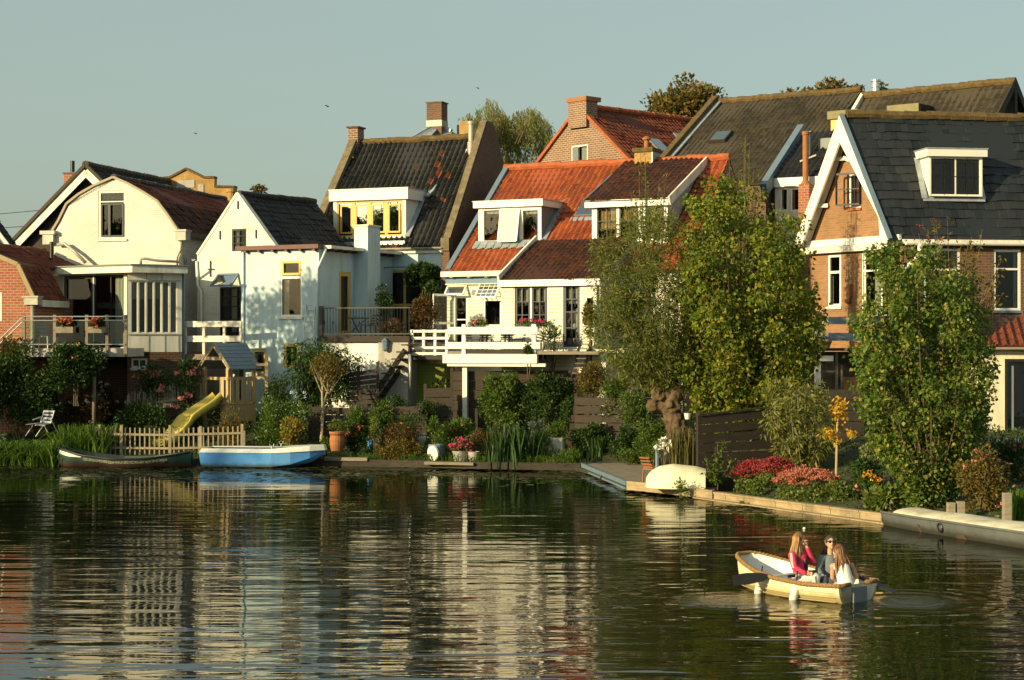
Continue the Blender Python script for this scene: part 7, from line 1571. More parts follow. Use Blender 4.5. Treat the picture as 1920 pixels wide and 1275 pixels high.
# lime green garden store under the deck
lime = pm('lime_green_boards', (.15, .19, .018), .7, .15, 3, .2); c = P(800, 728, 63.2); fg = Fr(c.x, c.y, -14); h = thing('garden_store', 'lime green boarded store in the shade under the white railing', 'shed', c)
MB().box(fg, -.9, 0, c.z - .8, .75, 1.2, PZ(684, 63)).build('wall', lime, h); mb = MB()
for i in range(8): z = c.z - .1 + i * .12; mb.box(fg, -.9, -.012, z, .75, -.001, z + .008)
mb.build('board_joint', M['dark_wood'], h)
# black garden ladder
h = thing('garden_ladder', 'black steep garden stair leading up to the white balcony', 'ladder', P(1082, 705, 60)); mb = MB(); ms_ = MB()
a, b = P(1090, 640, 60.9), P(1070, 705, 59.4); w = V((.38, 0, 0))
for s in (0, 1): mb.beam(a + w * s, b + w * s, .05, .14)
for i in range(7): t = .08 + i * .14; p = a.lerp(b, t); ms_.beam(p, p + w, .2, .035, up=(0, 0, 1))
mb.build('stringer', M['black'], h); ms_.build('tread', M['grey_wood'], h)
h = thing('leaning_ladder', 'aluminium ladder leaning against the blue wall under its tall window', 'ladder', P(575, 645, 63.8)); mb = MB(); a0, a1, b0, b1 = P(568, 648, 63.6), P(587, 650, 63.5), P(574, 566, 64.3), P(590, 566, 64.15); mb.tube([a0, b0], .025, 6); mb.tube([a1, b1], .025, 6)
mb.build('stile', M['steel'], h); mb = MB()
for i in range(8): t = .06 + i * .125; mb.tube([a0.lerp(b0, t), a1.lerp(b1, t)], .014, 6)
mb.build('rung', M['steel'], h)
def chair(name, label, c, rz, frame, seatm, s=1.0, back=.5, lean=.18, group=None, cat='chair', slats=0):
    f = Fr(c[0], c[1], rz); z = c[2]; h = thing(name, label, cat, c, group); w = .23 * s
    for u in (-w, w):
        MB().beam(f.w(u, -.22 * s, z), f.w(u, -.2 * s, z + .43 * s), .03, .03).build('leg', frame, h); MB().beam(f.w(u, .24 * s, z), f.w(u, .2 * s, z + .43 * s), .03, .03).build('leg', frame, h)
    MB().box(f, -w, -.22 * s, z + .42 * s, w, .22 * s, z + .455 * s).build('seat', seatm, h); p, q = f.w(0, .2 * s, z + .45 * s), f.w(0, (.2 + lean) * s, z + (.45 + back) * s); d = f.u * w
    if slats:
        mb = MB()
        for i in range(slats): t = (i + .5) / slats; mb.beam(p.lerp(q, t) - d, p.lerp(q, t) + d, .015, .5 * back / slats * s, up=(q - p))
        mb.build('backrest', seatm, h)
    else: MB().prism([p - d, p + d, q + d, q - d], f.v * .02).build('backrest', seatm, h)
    return h
zb_ = zd - .03
for i, (x, r_, lb) in enumerate(((890, 70, 'round backed wicker chair, leftmost behind the white boards'), (912, 10, 'dark wooden chair left of the balcony table'), (950, 180, 'dark woven chair just right of the balcony table'), (972, -80, 'dark woven chair at the right end behind the white boards'))):
    chair('balcony_chair', lb, V((PX(x, 61.4), 61.4, zb_)), r_, M['trunk'], M['fence_wood'], .95, .42, .1, 'chairs on the white balcony', slats=4)
c = V((PX(930, 61.5), 61.5, zb_)); h = thing('balcony_table', 'dark wooden table behind the white balcony boards', 'table', c); MB().box(Fr(c.x, c.y, -15), -.5, -.35, c.z + .68, .5, .35, c.z + .72).build('tabletop', M['fence_wood'], h)
for u in (-.42, .42):
    for v in (-.28, .28): MB().box(Fr(c.x, c.y, -15), u - .025, v - .025, c.z, u + .025, v + .025, c.z + .68).build('leg', M['fence_wood'], h)
zt_ = PZ(630, 63); c = V((PX(668, 64.6), 64.6, zt_)); h = thing('bistro_table', 'small dark table on the terrace with the black railing', 'table', c); MB().box(Fr(c.x, c.y, -20), -.4, -.3, c.z + .66, .4, .3, c.z + .7).build('tabletop', M['dark_wood'], h)
for u in (-.3, .3): mb = MB(); f = Fr(c.x, c.y, -20); mb.beam(f.w(u, -.25, c.z), f.w(-u, .25, c.z + .66), .03, .03); mb.build('leg', M['black'], h)
chair('bistro_chair', 'folding chair beside the small terrace table', V((PX(690, 64.4), 64.4, zt_)), -60, M['black'], M['fence_wood'], .95, .42, .1, slats=4)
chair('terrace_chair', 'white and blue garden chair behind the glass railing', V((PX(90, 62.3), 62.3, 3.9)), 60, M['boat_white'], M['blue_grey'], 1.0, .62, .2, slats=5)
m, n, b = _new('striped_canvas'); t = n.nodes.new('ShaderNodeTexWave'); t.wave_type = 'BANDS'; t.bands_direction = 'Z'; t.inputs['Scale'].default_value = 2.6; t.inputs['Distortion'].default_value = 0; n.links.new(_map(n), t.inputs['Vector']); r = _ramp(n, [(.48, (.03, .05, .12)), (.52, (.62, .64, .68))]); n.links.new(t.outputs['Color'], r.inputs[0]); n.links.new(r.outputs[0], b.inputs['Base Color']); b.inputs['Roughness'].default_value = .9; M['stripes'] = m
c = P(80, 814, 59.4); h = thing('deck_chair', 'reclining deck chair with navy and white striped canvas by the reeds', 'chair', c); mb = MB(); f = Fr(c.x, c.y, 52)
bp = [f.w(.28, 0, c.z + .82), f.w(.12, 0, c.z + .38), f.w(-.2, 0, c.z + .3), f.w(-.5, 0, c.z + .34)]; d = f.v * .27; vs = []
for p in bp: vs += [p - d, p + d]
MB().mesh(vs, [(0, 1, 3, 2), (2, 3, 5, 4), (4, 5, 7, 6)]).prism([bp[0] - d, bp[0] + d, bp[1] + d, bp[1] - d], f.u * .03).build('canvas', M['stripes'], h)
mb = MB()
for s in (-1, 1): e = d * s * 1.05; mb.tube([bp[0] + e, bp[1] + e, bp[3] + e], .018, 6); mb.tube([bp[1] + e + V((0, 0, .15)), f.w(.45, 0, c.z) + e], .016, 6); mb.tube([bp[2] + e, f.w(-.5, 0, c.z - .05) + e], .016, 6); mb.tube([bp[1] + e + V((0, 0, .2)), bp[2] + e + V((0, 0, .2))], .02, 6)
mb.build('tube_frame', M['boat_white'], h)
chair('folding_chair', 'orange wooden folding chair on the decking behind the upturned dinghy', V((PX(1224, 48.2), 48.2, .19)), 130, M['terracotta'], M['terracotta'], .85, .42, .22, slats=4)
c = P(1233, 870, 50.2); h = thing('garden_lamp', 'short blue grey post lamp among the white flowers', 'lamp', c); MB().lathe(c - V((0, 0, .2)), [(.07, 0), (.07, .62)], 10).build('post', M['blue_grey'], h); MB().lathe(c + V((0, 0, .42)), [(.1, 0), (.12, .05), (.03, .1)], 10).build('cap', M['blue_grey'], h)
c = P(1289, 786, 50); h = thing('hanging_pot', 'small white pot hanging on cords by the willow trunk', 'pot', c); MB().lathe(c, [(.07, 0), (.1, .17), (.11, .18)], 12).build('vessel', M['boat_white'], h); mb = MB()
for k in range(3): a = k * 2.1; mb.tube([c + V((math.cos(a) * .1, math.sin(a) * .1, .18)), c + V((0, 0, .5))], .008, 4)
mb.build('cord', M['black'], h)
c = P(866, 796, 60.4); h = thing('bird_bath', 'shallow orange bowl at the foot of the white post', 'bowl', V((c.x - .0, c.y - .15, c.z - .1))); MB().lathe(V((c.x, c.y - .15, c.z - .1)), [(.12, 0), (.34, .1), (.36, .13), (.3, .11), (.05, .04)], 18, cap=False).build('vessel', M['terracotta'], h)
c = P(1567, 652, 57.3); h = thing('shelf_pot', 'terracotta bowl on the dark shelf under the blue grey boards', 'pot', V((c.x - .35, c.y, PZ(653, 57.6)))); q = h.location; MB().lathe(q, [(.13, 0), (.2, .16), (.22, .2), (.23, .24)], 14).build('vessel', M['terracotta'], h); bpy.data.objects['shelf_pot']
C = np.array(q) + np.array([0, 0, .24]) + unit(nrng(), 90) * .16; leaf_obj('foliage', C, unit(nrng(), 90) + [0, 0, .6], np.full(90, .09), .6, M['lf_lime'], h)
c = V((PX(1614, 56.9), 56.9, PZ(738, 56.9))); tag(MB().box(Fr(c.x, c.y, 0), -.5, 0, c.z, .3, .5, PZ(708, 56.9)).build('orange_crate', M['terracotta'], bev=.02), 'orange crate half hidden behind the right poplar', 'crate')
# ---------------------------------------------------------------- boats
def hull(par, f, L, st, mat, inmat=None, th=.05, z0=0., v0=0., name='hull', pw=.75, n=12, flip=False, rim=None, rimw=.05):
    """lofted shell, st = [(t, half beam, keel z, sheer z)]"""
    T = [s[0] for s in st]; N = 22; vo = []; vi = []; fs = []
    for i in range(N + 1):
        t = T[0] + (T[-1] - T[0]) * i / N; hb, zk, zs = (np.interp(t, T, [s[j] for s in st]) for j in (1, 2, 3)); row = []; rin = []
        for k in range(n + 1):
            a = (k / n - .5) * math.pi; sg = math.copysign(abs(math.sin(a)) ** pw, a); cz = 1 - abs(math.cos(a)) ** (1.0); z = zk + (zs - zk) * cz
            row.append(f.w(t * L, v0 + hb * sg, z0 + (-z if flip else z))); z2 = min(z + th, zs); rin.append(f.w(t * L, v0 + max(hb - th, .01) * sg, z0 + (-z2 if flip else z2)))
        vo += row; vi += rin
    m_ = n + 1; tot = (N + 1) * m_
    for i in range(N):
        for k in range(n): fs += [(i * m_ + k, i * m_ + k + 1, (i + 1) * m_ + k + 1, (i + 1) * m_ + k)]
    ends = [tuple(range(n, -1, -1)), tuple(N * m_ + k for k in range(m_))]
    mb = MB().mesh(vo, fs + ends)
    for i in range(N):
        for k in (0, n): mb.face([vo[i * m_ + k], vo[(i + 1) * m_ + k], vi[(i + 1) * m_ + k], vi[i * m_ + k]])
    o = mb.build(name, mat, par, smooth='auto')
    ib = MB().mesh(vi, fs + [tuple(range(n, -1, -1)), tuple(N * m_ + k for k in range(m_))]); ib.build('interior', inmat or mat, par)
    if rim is not None:
        rb = MB()
        for k in (0, n): rb.tube([vo[i * m_ + k] for i in range(N + 1)], rimw, 6)
        rb.build('rubbing_strake', rim, par, smooth=True)
    return vo, vi, m_, N
# dark green rowing boat with lettering
f = Fr.two((PX(110, 57.0), 57.0), (PX(360, 56.6), 56.6)); L = f.L; h = thing('rowing_boat', 'long dark green rowing boat with cream lettering below the picket fence', 'boat', f.w(L / 2, 0, 0))
st = [(0, .1, .05, .62), (.04, .22, -.05, .57), (.2, .52, -.12, .4), (.45, .66, -.14, .28), (.7, .62, -.12, .30), (.9, .4, -.08, .42), (1, .2, .0, .50)]
vo, vi, m_, N = hull(h, f, L, st, M['green_hull'], M['dark_paint'], rim=M['dark_paint'], rimw=.035)
mb = MB()
for t in (.35, .6, .8): w = float(np.interp(t, [s[0] for s in st], [s[1] for s in st])) - .03; mb.box(f, t * L - .12, -w, .16, t * L + .12, w, .2)
mb.build('thwart', M['fence_wood'], h)
T = [s[0] for s in st]
def side_pt(t, q, off=.012):  # point on the near side, q = height fraction below the sheer
    hb, zk, zs = (float(np.interp(t, T, [s[j] for s in st])) for j in (1, 2, 3)); z = zs + q; c = 1 - (z - zk) / (zs - zk); a = math.acos(min(1, max(0, c))); return f.w(t * L, -(hb * math.sin(a) ** .75) - off, z)
mb = MB(); n = 10
for i in range(n): t0, t1 = .02 + .19 * i / n, .02 + .19 * (i + 1) / n; k = lambda t: -.17 + .1 * max(0, (t - .1) / .11); mb.face([side_pt(t0, k(t0)), side_pt(t1, k(t1)), side_pt(t1, -.05), side_pt(t0, -.05)])
mb.build('bow_panel', M['boat_white'], h)
cu = bpy.data.curves.new('lettering', 'FONT'); cu.body = "GOO LEN EN REMPSO POM GOUW M PAUA LEDO UIGORKA HENT PARLE DR VE VANILLA"; cu.size = .13; to = bpy.data.objects.new('lettering', cu); COL.objects.link(to)
bpy.context.view_layer.update(); dgr = bpy.context.evaluated_depsgraph_get(); me = bpy.data.meshes.new_from_object(to.evaluated_get(dgr)); bpy.data.objects.remove(to); xs_ = [v.co.x for v in me.vertices]; x1 = max(xs_); org = wloc(h)
for v in me.vertices: t = .225 + .62 * v.co.x / x1; v.co = side_pt(t, -.16 + v.co.y * .95, .014) - org
link_mesh('lettering', me, pm('faded_cream_letters', (.62, .54, .34), .8, .35, 8, 0), h)
# sky blue boat
f = Fr.two((PX(384, 56.9), 56.9), (PX(609, 56.5), 56.5)); L = f.L; h = thing('motor_boat', 'flat sky blue boat with a white deck moored below the gardens', 'boat', f.w(L / 2, 0, 0))
st = [(0, .72, -.05, .5), (.04, .75, -.1, .5), (.6, .78, -.1, .5), (.75, .7, -.02, .52), (.9, .46, .18, .55), (1, .16, .42, .57)]
sec = lambda hb, zk, zs: [(-hb, zs), (-hb * .93, zk + .14), (-hb * .6, zk), (hb * .6, zk), (hb * .93, zk + .14), (hb, zs)]
vs = []; 
for t, hb, zk, zs in st: vs += [f.w(t * L + (-.06 if t == 0 and 0 else 0) + (.12 * (zs - z) if t == 0 else 0), y, z) for y, z in sec(hb, zk, zs)]
k = 6; fs = [(i * k + j, i * k + j + 1, (i + 1) * k + j + 1, (i + 1) * k + j) for i in range(len(st) - 1) for j in range(k - 1)] + [tuple(range(k)), tuple((len(st) - 1) * k + j for j in range(k))]
MB().mesh(vs, fs).build('hull', M['blue_hull'], h)
rim = [(0, .75, .5), (.6, .8, .5), (.75, .73, .52), (.9, .5, .55), (1.012, .18, .57)]; mb = MB()
o_ = [f.w(t * L, -hb, z) for t, hb, z in rim] + [f.w(t * L, hb, z) for t, hb, z in reversed(rim)]; up = [f.w(max(t, .02) * L - (.06 if t > 1 else 0), -hb * .86, z + .13 + (.03 if t > .7 else 0)) for t, hb, z in rim] + [f.w(max(t, .02) * L - (.06 if t > 1 else 0), hb * .86, z + .13 + (.03 if t > .7 else 0)) for t, hb, z in reversed(rim)]; k = len(o_)
mb.mesh(o_ + up, [(i, (i + 1) % k, k + (i + 1) % k, k + i) for i in range(k)] + [(k + 2, k + 3, k + 4, k + 5, k + 6, k + 7)]); inn = [f.w((.03 + (.72 - .03) * q) * L, s, .6) for q, s in ((0, -.5), (1, -.46), (1, .46), (0, .5))]
mb.mesh([up[0], up[1], up[2], up[7], up[8], up[9]] + inn, [(0, 1, 7, 6), (1, 2, 7), (2, 3, 8, 7), (3, 4, 8), (4, 5, 9, 8), (5, 0, 6, 9)]); mb.build('deck', M['boat_white'], h)
MB().box(f, .1, -.5, .12, L * .72, .5, .16).build('floor', M['blue_grey'], h); mb = MB()
for s in (-1, 1): q = f.w(L * .6, s * .66, .64); mb.tube([q, q + V((0, 0, .08))], .03, 6); mb.tube([q + V((-.07, 0, .16)), q + V((-.06, 0, .09)), q + V((0, 0, .07)), q + V((.06, 0, .09)), q + V((.07, 0, .16))], .015, 6)
mb.build('rowlock', M['steel'], h)
# upturned dinghy on the decking
f = Fr(PX(1209, 45.9), 45.9, -8); h = thing('dinghy', 'cream dinghy lying upside down on the decking', 'boat', f.w(.9, .5, .19)); st = [(0, .22, .26, .35), (.04, .36, .12, .35), (.1, .48, .0, .35), (.22, .6, -.14, .35), (.45, .68, -.22, .35), (.85, .66, -.14, .35), (1, .62, -.06, .35)]
hull(h, f, 1.62, [(t, a, -.3 + (b + .2) * .8 - .02, .0 + .28) for t, a, b, c in st], M['dinghy'], z0=.50, v0=.62, flip=True, rim=M['dinghy'], rimw=.03, pw=.86)
# grey covered boat along the quay
a, b = V((8.12, 39.0, 0)), V((10.7, 33.4, 0)); f = Fr.two(a[:2], b[:2]); L = f.L; h = thing('covered_boat', 'long grey canvas covered boat moored along the timber quay', 'boat', f.w(L / 2, .5, 0))
st = [(0, .06, .08, .2), (.012, .26, .0, .26), (.04, .44, -.08, .29), (.1, .58, -.1, .31), (.3, .68, -.12, .32), (1, .70, -.12, .34)]
hull(h, f, L, st, M['grey_hull'], v0=.62, rim=M['grey_hull'], rimw=.03, pw=.4); vs = []; N = 24; k = 9
for i in range(N + 1):
    t = .08 + .92 * i / N; hb = float(np.interp(t, [s[0] for s in st], [s[1] for s in st])) * (.93 if i else .6)
    for j in range(k): a_ = math.pi * j / (k - 1); vs.append(f.w(t * L, .66 - hb * math.cos(a_) * .96, .29 + (.11 + .02 * math.sin(t * 21)) * math.sin(a_) * (1 if i else .3)))
MB().mesh(vs, [(i * k + j, i * k + j + 1, (i + 1) * k + j + 1, (i + 1) * k + j) for i in range(N) for j in range(k - 1)] + [tuple(range(k))]).build('cover', pm('dirty_white_cover', (.72, .66, .5), .8, .2, 3, .3, dirt=(.25, .22, .16)), h, smooth=True)
mb = MB()
q = f.w(L * .43, -.075, .18); mb.tube([q + (f.u * math.cos(k_ * .7) + V((0, 0, 1)) * math.sin(k_ * .7)) * .085 for k_ in range(10)], .02, 6); mb.build('ring', M['black'], h)
mb = MB(); q = f.w(.25, .45, .3); mb.tube([q, q + V((-.1, -.05, .13)), q + V((.05, 0, .16)), q + V((.2, .05, .02)), q + V((.35, 0, .03))], .018, 6); mb.build('mooring_rope', M['dark_wood'], h)
st2 = [s for s in st]; mb = MB()
def gside(t, a, off=.025): hb, zk, zs = (float(np.interp(t, [s[0] for s in st], [s[j] for s in st])) for j in (1, 2, 3)); return f.w(t * L, .62 - hb * math.sin(a) ** .4 - off, zk + (zs - zk) * (1 - math.cos(a)))
pm_ = pm('brown_patch', (.10, .075, .05), .8, .3, 6, .2)
for t0, t1, a0, a1 in ((.03, .055, .9, 1.15), (.30, .315, .6, 1.2), (.50, .56, .62, 1.0)): MB().face([gside(t0, a0), gside(t1, a0), gside(t1 - .004, a1), gside((t0 + t1) / 2, a1 + .08), gside(t0 + .004, a1)]).build('patch', pm_, h)
# ---------------------------------------------------------------- the little rowing dinghy with three people
S = V((5.56, 27.42)); f = Fr(S.x, S.y, 131); L = 2.42; FB = f; h = thing('tender', 'cream rowing dinghy with a rope edged gunwale carrying three people', 'boat', f.w(L / 2, 0, 0))
st = [(0, .50, -.12, .29), (.25, .62, -.15, .27), (.5, .65, -.15, .31), (.7, .58, -.12, .38), (.85, .44, -.06, .46), (.95, .3, .03, .52), (1, .16, .12, .55)]
vo, vi, m_, N = hull(h, f, L, st, M['boat_cream'], M['boat_white'], th=.045, pw=.62, n=14)
rope = pm('tan_rope', (.34, .20, .08), .95, .4, 30, .8); mb = MB(); a = [vo[i * m_] for i in range(N + 1)]; b = [vo[i * m_ + m_ - 1] for i in range(N + 1)]; mb.tube(a + b[::-1], .034, 7); mb.tube([vo[0], vo[0].lerp(vo[m_ - 1], .3)], .034, 7); mb.tube([vo[m_ - 1], vo[m_ - 1].lerp(vo[0], .3)], .034, 7)
for i in range(0, N, 1):
    for k in (0, m_ - 1):
        for q in (0, .5): p = vo[i * m_ + k].lerp(vo[(i + 1) * m_ + k], q); mb.ellip(p, (.042, .042, .042), 6, 4)
mb.build('rope_fender', rope, h, smooth=True)
mb = MB()
for t, w in ((.08, .36), (.46, .5), (.8, .28)): mb.box(f, t * L - .13, -w, .1, t * L + .13, w, .14)
mb.build('thwart', M['boat_white'], h)
MB().box(f, -.05, -.17, -.02, -.004, .17, .24).build('motor_pad', M['grey_paint'], h)
mb = MB()
for i in range(3): mb.tube([f.w(t * L, float(np.interp(t, [s[0] for s in st], [s[1] for s in st])) * (.985 - .03 * i) + .004, .02 + .075 * (2 - i) + .1 * max(0, t - .4)) for t in np.linspace(.03, .9, 16)], .008, 4)
mb.build('strake', M['boat_cream'], h)
for i, (x, y0, y1, Y, lb) in enumerate(((1424, 1084, 1118, 28.35, 'white tubular fender hanging at the bow of the dinghy'), (1490, 1094, 1128, 27.62, 'white tubular fender hanging amidships on the dinghy'), (1634, 1100, 1112, 27.9, None))):
    if not lb: continue
    t_, b_ = P(x + 3, y0, Y), P(x - 3, y1, Y); d = t_ - b_; o = MB(); prof = [(.02, 0), (.055, .03), (.072, .08), (.072, .8), (.055, .93), (.03, 1)]
    o.tube([b_ + d * z for r_, z in prof], [r_ for r_, z in prof], 10); rt = thing('boat_fender', lb, 'fender', b_, 'fenders on the rowing dinghy'); o.build('body', M['boat_white'], rt, smooth=True); MB().tube([t_, t_ + V((.03, .05, .2))], .012, 5).build('cord', M['black'], rt)
def oar(label, g, l, tip, name='oar', flat=(0, .25, 1)):
    g, l, tip = V(g), V(l), V(tip); d = (tip - g).normalized(); rt = thing(name, label, 'oar', tip, 'oars of the dinghy'); n = (tip - g).length; b0 = tip - d * .62
    MB().tube([g, b0], .02, 8).build('shaft', M['steel'], rt); MB().tube([g, g + d * .3], .026, 8).build('grip', M['black'], rt); MB().tube([l - d * .06, l + d * .06], .036, 8).build('collar', M['black'], rt)
    s = d.cross(V(flat)).normalized(); u_ = s.cross(d).normalized(); w = [.025, .07, .095, .085]; tt = [0, .2, .6, 1]; vs = []
    for a, q in zip(w, tt): p = b0 + d * (.62 * q); vs += [p + u_ * a - s * .008, p - u_ * a - s * .008, p - u_ * a + s * .008, p + u_ * a + s * .008]
    MB().mesh(vs, [(4 * i + j, 4 * i + (j + 1) % 4, 4 * i + 4 + (j + 1) % 4, 4 * i + 4 + j) for i in range(3) for j in range(4)] + [(0, 1, 2, 3), (12, 13, 14, 15)]).build('blade', M['black'], rt)
oar('black bladed oar held by the girl in the pink jacket', P(1531, 1071, 28.1), P(1484, 1079, 28.05), P(1374, 1088, 27.9)); oar('black bladed oar dipping in the water behind the dinghy', P(1600, 1078, 28.1), P(1622, 1086, 28.0), P(1678, 1110, 27.6), flat=(.25, 1, .2))
# people
skin = pm('skin', (.56, .32, .20), .55, .1, 8, .05); M['skin'] = skin
def remesh(mb, name, mat, par, vox=.008, it=3, hide=None):
    o = mb.build(name, None, par); m = o.modifiers.new('r', 'REMESH'); m.mode = 'VOXEL'; m.voxel_size = vox; m.use_smooth_shade = True; s = o.modifiers.new('s', 'SMOOTH'); s.iterations = it; s.factor = .5
    bpy.context.view_layer.update(); me = bpy.data.meshes.new_from_object(o.evaluated_get(bpy.context.evaluated_depsgraph_get())); o.modifiers.clear(); o.data = me; me.name = name
    if len(me.materials): me.materials.clear()
    me.materials.append(mat); return o
def cap(mb, a, b, ra, rb, n=10):
    a, b = V(a), V(b); d = (b - a); L_ = d.length or .001; d /= L_; pts = [a - d * ra * .95, a - d * ra * .7, a - d * ra * .35, a, b, b + d * rb * .35, b + d * rb * .7, b + d * rb * .95]; mb.tube(pts, [ra * .25, ra * .7, ra * .93, ra, rb, rb * .93, rb * .7, rb * .25], n)
def hand(mb, w, d, side, curl=.5, s=1.0):
    """palm with four unequal curled fingers and a thumb; d = direction of the fingers, side = towards the thumb"""
    w, d, t = V(w), V(d).normalized(), V(side); t = (t - d * t.dot(d)).normalized(); nrm = d.cross(t); pc = w + d * .045 * s
    mb.ellip(pc, (.040 * s, .016 * s, .046 * s), 10, 7, Matrix((t, nrm, d)).transposed())
    for i, ln in enumerate((.068, .077, .072, .055)):
        b = w + d * .08 * s + t * (.028 - .0185 * i) * s; a1 = curl * .6; a2 = curl * 1.5; j = b + (d * math.cos(a1) + nrm * math.sin(a1)) * ln * .5 * s; e = j + (d * math.cos(a2) + nrm * math.sin(a2)) * ln * .5 * s; cap(mb, b, j, .0085 * s, .008 * s, 6); cap(mb, j, e, .008 * s, .0068 * s, 6)
    b = w + d * .025 * s + t * .03 * s; j = b + (d * .6 + t * .8).normalized() * .035 * s + nrm * .012; e = j + (d * .9 + t * .3 + nrm * .4).normalized() * .03 * s; cap(mb, b, j, .011 * s, .0095 * s, 6); cap(mb, j, e, .0095 * s, .008 * s, 6)
def person(label, J, top, topmat, legs, legmat, hairmat, hairlen, face, bare=False, loc=None, open_front=None, hd=None):
    root = thing('person', label, 'person', J['pelvis']); B = MB(); fd = V(face).normalized(); hc = V(J['head']); neck = V(J['neck']); pel = V(J['pelvis']); sd_ = fd.cross(V((0, 0, 1))).normalized(); up = sd_.cross(fd).normalized(); Rm = Matrix((sd_, fd, up)).transposed()
    B.ellip(hc, (.073, .09, .108), 16, 12, Rm); B.ellip(hc + fd * .022 - up * .055, (.055, .065, .062), 14, 9, Rm); B.ellip(hc + fd * .094 - up * .018, (.013, .018, .024), 8, 6, Rm); B.ellip(hc + fd * .08 - up * .095, (.022, .02, .018), 8, 6, Rm)
    for s in (-1, 1): B.ellip(hc + sd_ * s * .074 - up * .012 - fd * .008, (.01, .02, .03), 8, 6, Rm)
    cap(B, neck - V((0, 0, .04)), hc - up * .07, .05, .047, 12)
    ch = neck.lerp(pel, .32); cap(B, neck.lerp(pel, .2), pel.lerp(neck, .15), .105, .115, 14)
    for s in 'RL':
        sh, el, wr = V(J[s + 'sh']), V(J[s + 'el']), V(J[s + 'wr']); cap(B, neck - V((0, 0, .05)), sh, .06, .055); cap(B, sh, el, .048, .038); cap(B, el, wr, .037, .026); hd_ = J[s + 'hand']; hand(B, wr + (V(hd_[0]).normalized()) * .01, hd_[0], hd_[1], hd_[2], .95)
        hp, kn, an = V(J[s + 'hip']), V(J[s + 'kn']), V(J[s + 'an']); cap(B, pel, hp, .11, .1); cap(B, hp, kn, .085, .058); cap(B, kn, an, .055, .038); cap(B, an, an + (fd * .8).normalized() * .13 - V((0, 0, .05)), .038, .028)
    remesh(B, 'body', skin, root, .0075, 2)
    T = MB(); cap(T, neck.lerp(pel, .24), pel.lerp(neck, .08), .122, .132, 16)
    for s in 'RL':
        sh, el, wr = V(J[s + 'sh']), V(J[s + 'el']), V(J[s + 'wr']); cap(T, neck - V((0, 0, .065)), sh - V((0, 0, .005)), .07, .066 if not bare else .05)
        if not bare: cap(T, sh, el, .063, .053); cap(T, el, el.lerp(wr, .9), .052, .041)
    remesh(T, top, topmat, root, .01, 2)
    G = MB()
    for s in 'RL': hp, kn, an = V(J[s + 'hip']), V(J[s + 'kn']), V(J[s + 'an']); cap(G, pel - V((0, 0, .02)), hp, .118, .112); cap(G, hp, kn, .1, .074); cap(G, kn, kn.lerp(an, .85), .07, .055)
    remesh(G, legs, legmat, root, .01, 2)
    Hh = MB(); Hh.ellip(hc - fd * .016 + up * .02, (.085, .095, .105), 16, 12, Rm); rr = random.Random(len(label))
    Hh = remesh(Hh, 'hair', hairmat, root, .009, 1); St = MB()
    for i in range(170):
        a = math.pi * (.03 + .94 * rr.random()); lay = rr.uniform(.84, 1.12); o = (sd_ * math.cos(a) * .080 - fd * math.sin(a) * .090) * lay; p0 = hc + o * .8 + up * (.085 - .03 * rr.random()); sp = .085 + .03 * rr.random()
        e = neck + sd_ * math.cos(a) * sp - fd * (math.sin(a) * .115 + .005) - V((0, 0, hairlen * rr.uniform(.55, 1.15))); m1 = hc + o * 1.1 - up * .03; m2 = m1.lerp(e, .5) + o * .12; w = sd_ * rr.gauss(0, .022) + fd * rr.gauss(0, .016)
        St.tube([p0, hc + o * 1.06 + up * .03, m1, m2 + w, e + w * 1.8], [.012, .015, .014, .011, .003], 5)
    St.build('hair', hairmat, root, smooth=True)
    E = MB()
    for s in (-1, 1): E.ellip(hc + fd * .079 + sd_ * s * .031 + up * .012, (.013, .008, .008), 8, 6, Rm)
    E.build('eyes', M['black'], root, smooth=True); MB().ellip(hc + fd * .086 - up * .058, (.022, .008, .007), 8, 6, Rm).build('lips', M['fl_pink'], root, smooth=True)
    return root, Rm, fd, sd_, up
hair_b = hairmat('fair_brown_hair', [(.14, .065, .022), (.30, .16, .055), (.42, .25, .10), (.22, .11, .04)]); hair_d = hairmat('dark_brown_hair', [(.03, .018, .012), (.07, .04, .024), (.045, .026, .016)]); hair_r = hairmat('auburn_hair', [(.07, .028, .012), (.18, .075, .028), (.26, .12, .045), (.12, .05, .02)])
pinkm = pm('pink_fleece', (.66, .05, .13), .85, .12, 10, .3); greym = pm('grey_knit', (.16, .19, .21), .9, .15, 14, .4); whitem = pm('white_cotton', (.78, .78, .76), .85, .05, 10, .3, (1, 1, 5)); jean = pm('blue_jeans', (.05, .065, .11), .85, .2, 14, .3); pale = pm('pale_trousers', (.52, .52, .5), .85, .12, 10, .3)
def Jd(**k): return k
J1 = Jd(head=P(1499, 1011, 28.3), neck=P(1499, 1034, 28.3), pelvis=P(1502, 1083, 28.35), Rsh=P(1485, 1041, 28.18), Rel=P(1490, 1065, 28.02), Rwr=P(1510, 1075, 27.98), Lsh=P(1513, 1041, 28.45), Lel=P(1525, 1054, 28.36), Lwr=P(1513, 1026, 28.28),
        Rhand=((1, .1, -.1), (0, .2, 1), 1.3), Lhand=((-.2, .05, 1), (-.8, -.4, 0), 1.1), Rhip=P(1502, 1086, 28.22), Lhip=P(1510, 1085, 28.4), Rkn=P(1530, 1083, 27.98), Lkn=P(1540, 1083, 28.2), Ran=P(1530, 1120, 27.95), Lan=P(1538, 1118, 28.2))
r, Rm, fd, sd_, up = person('girl in a pink jacket with long fair brown hair, one hand at her mouth', J1, 'jacket', pinkm, 'trousers', pale, hair_b, .2, (.96, -.1, 0))
mb = MB()
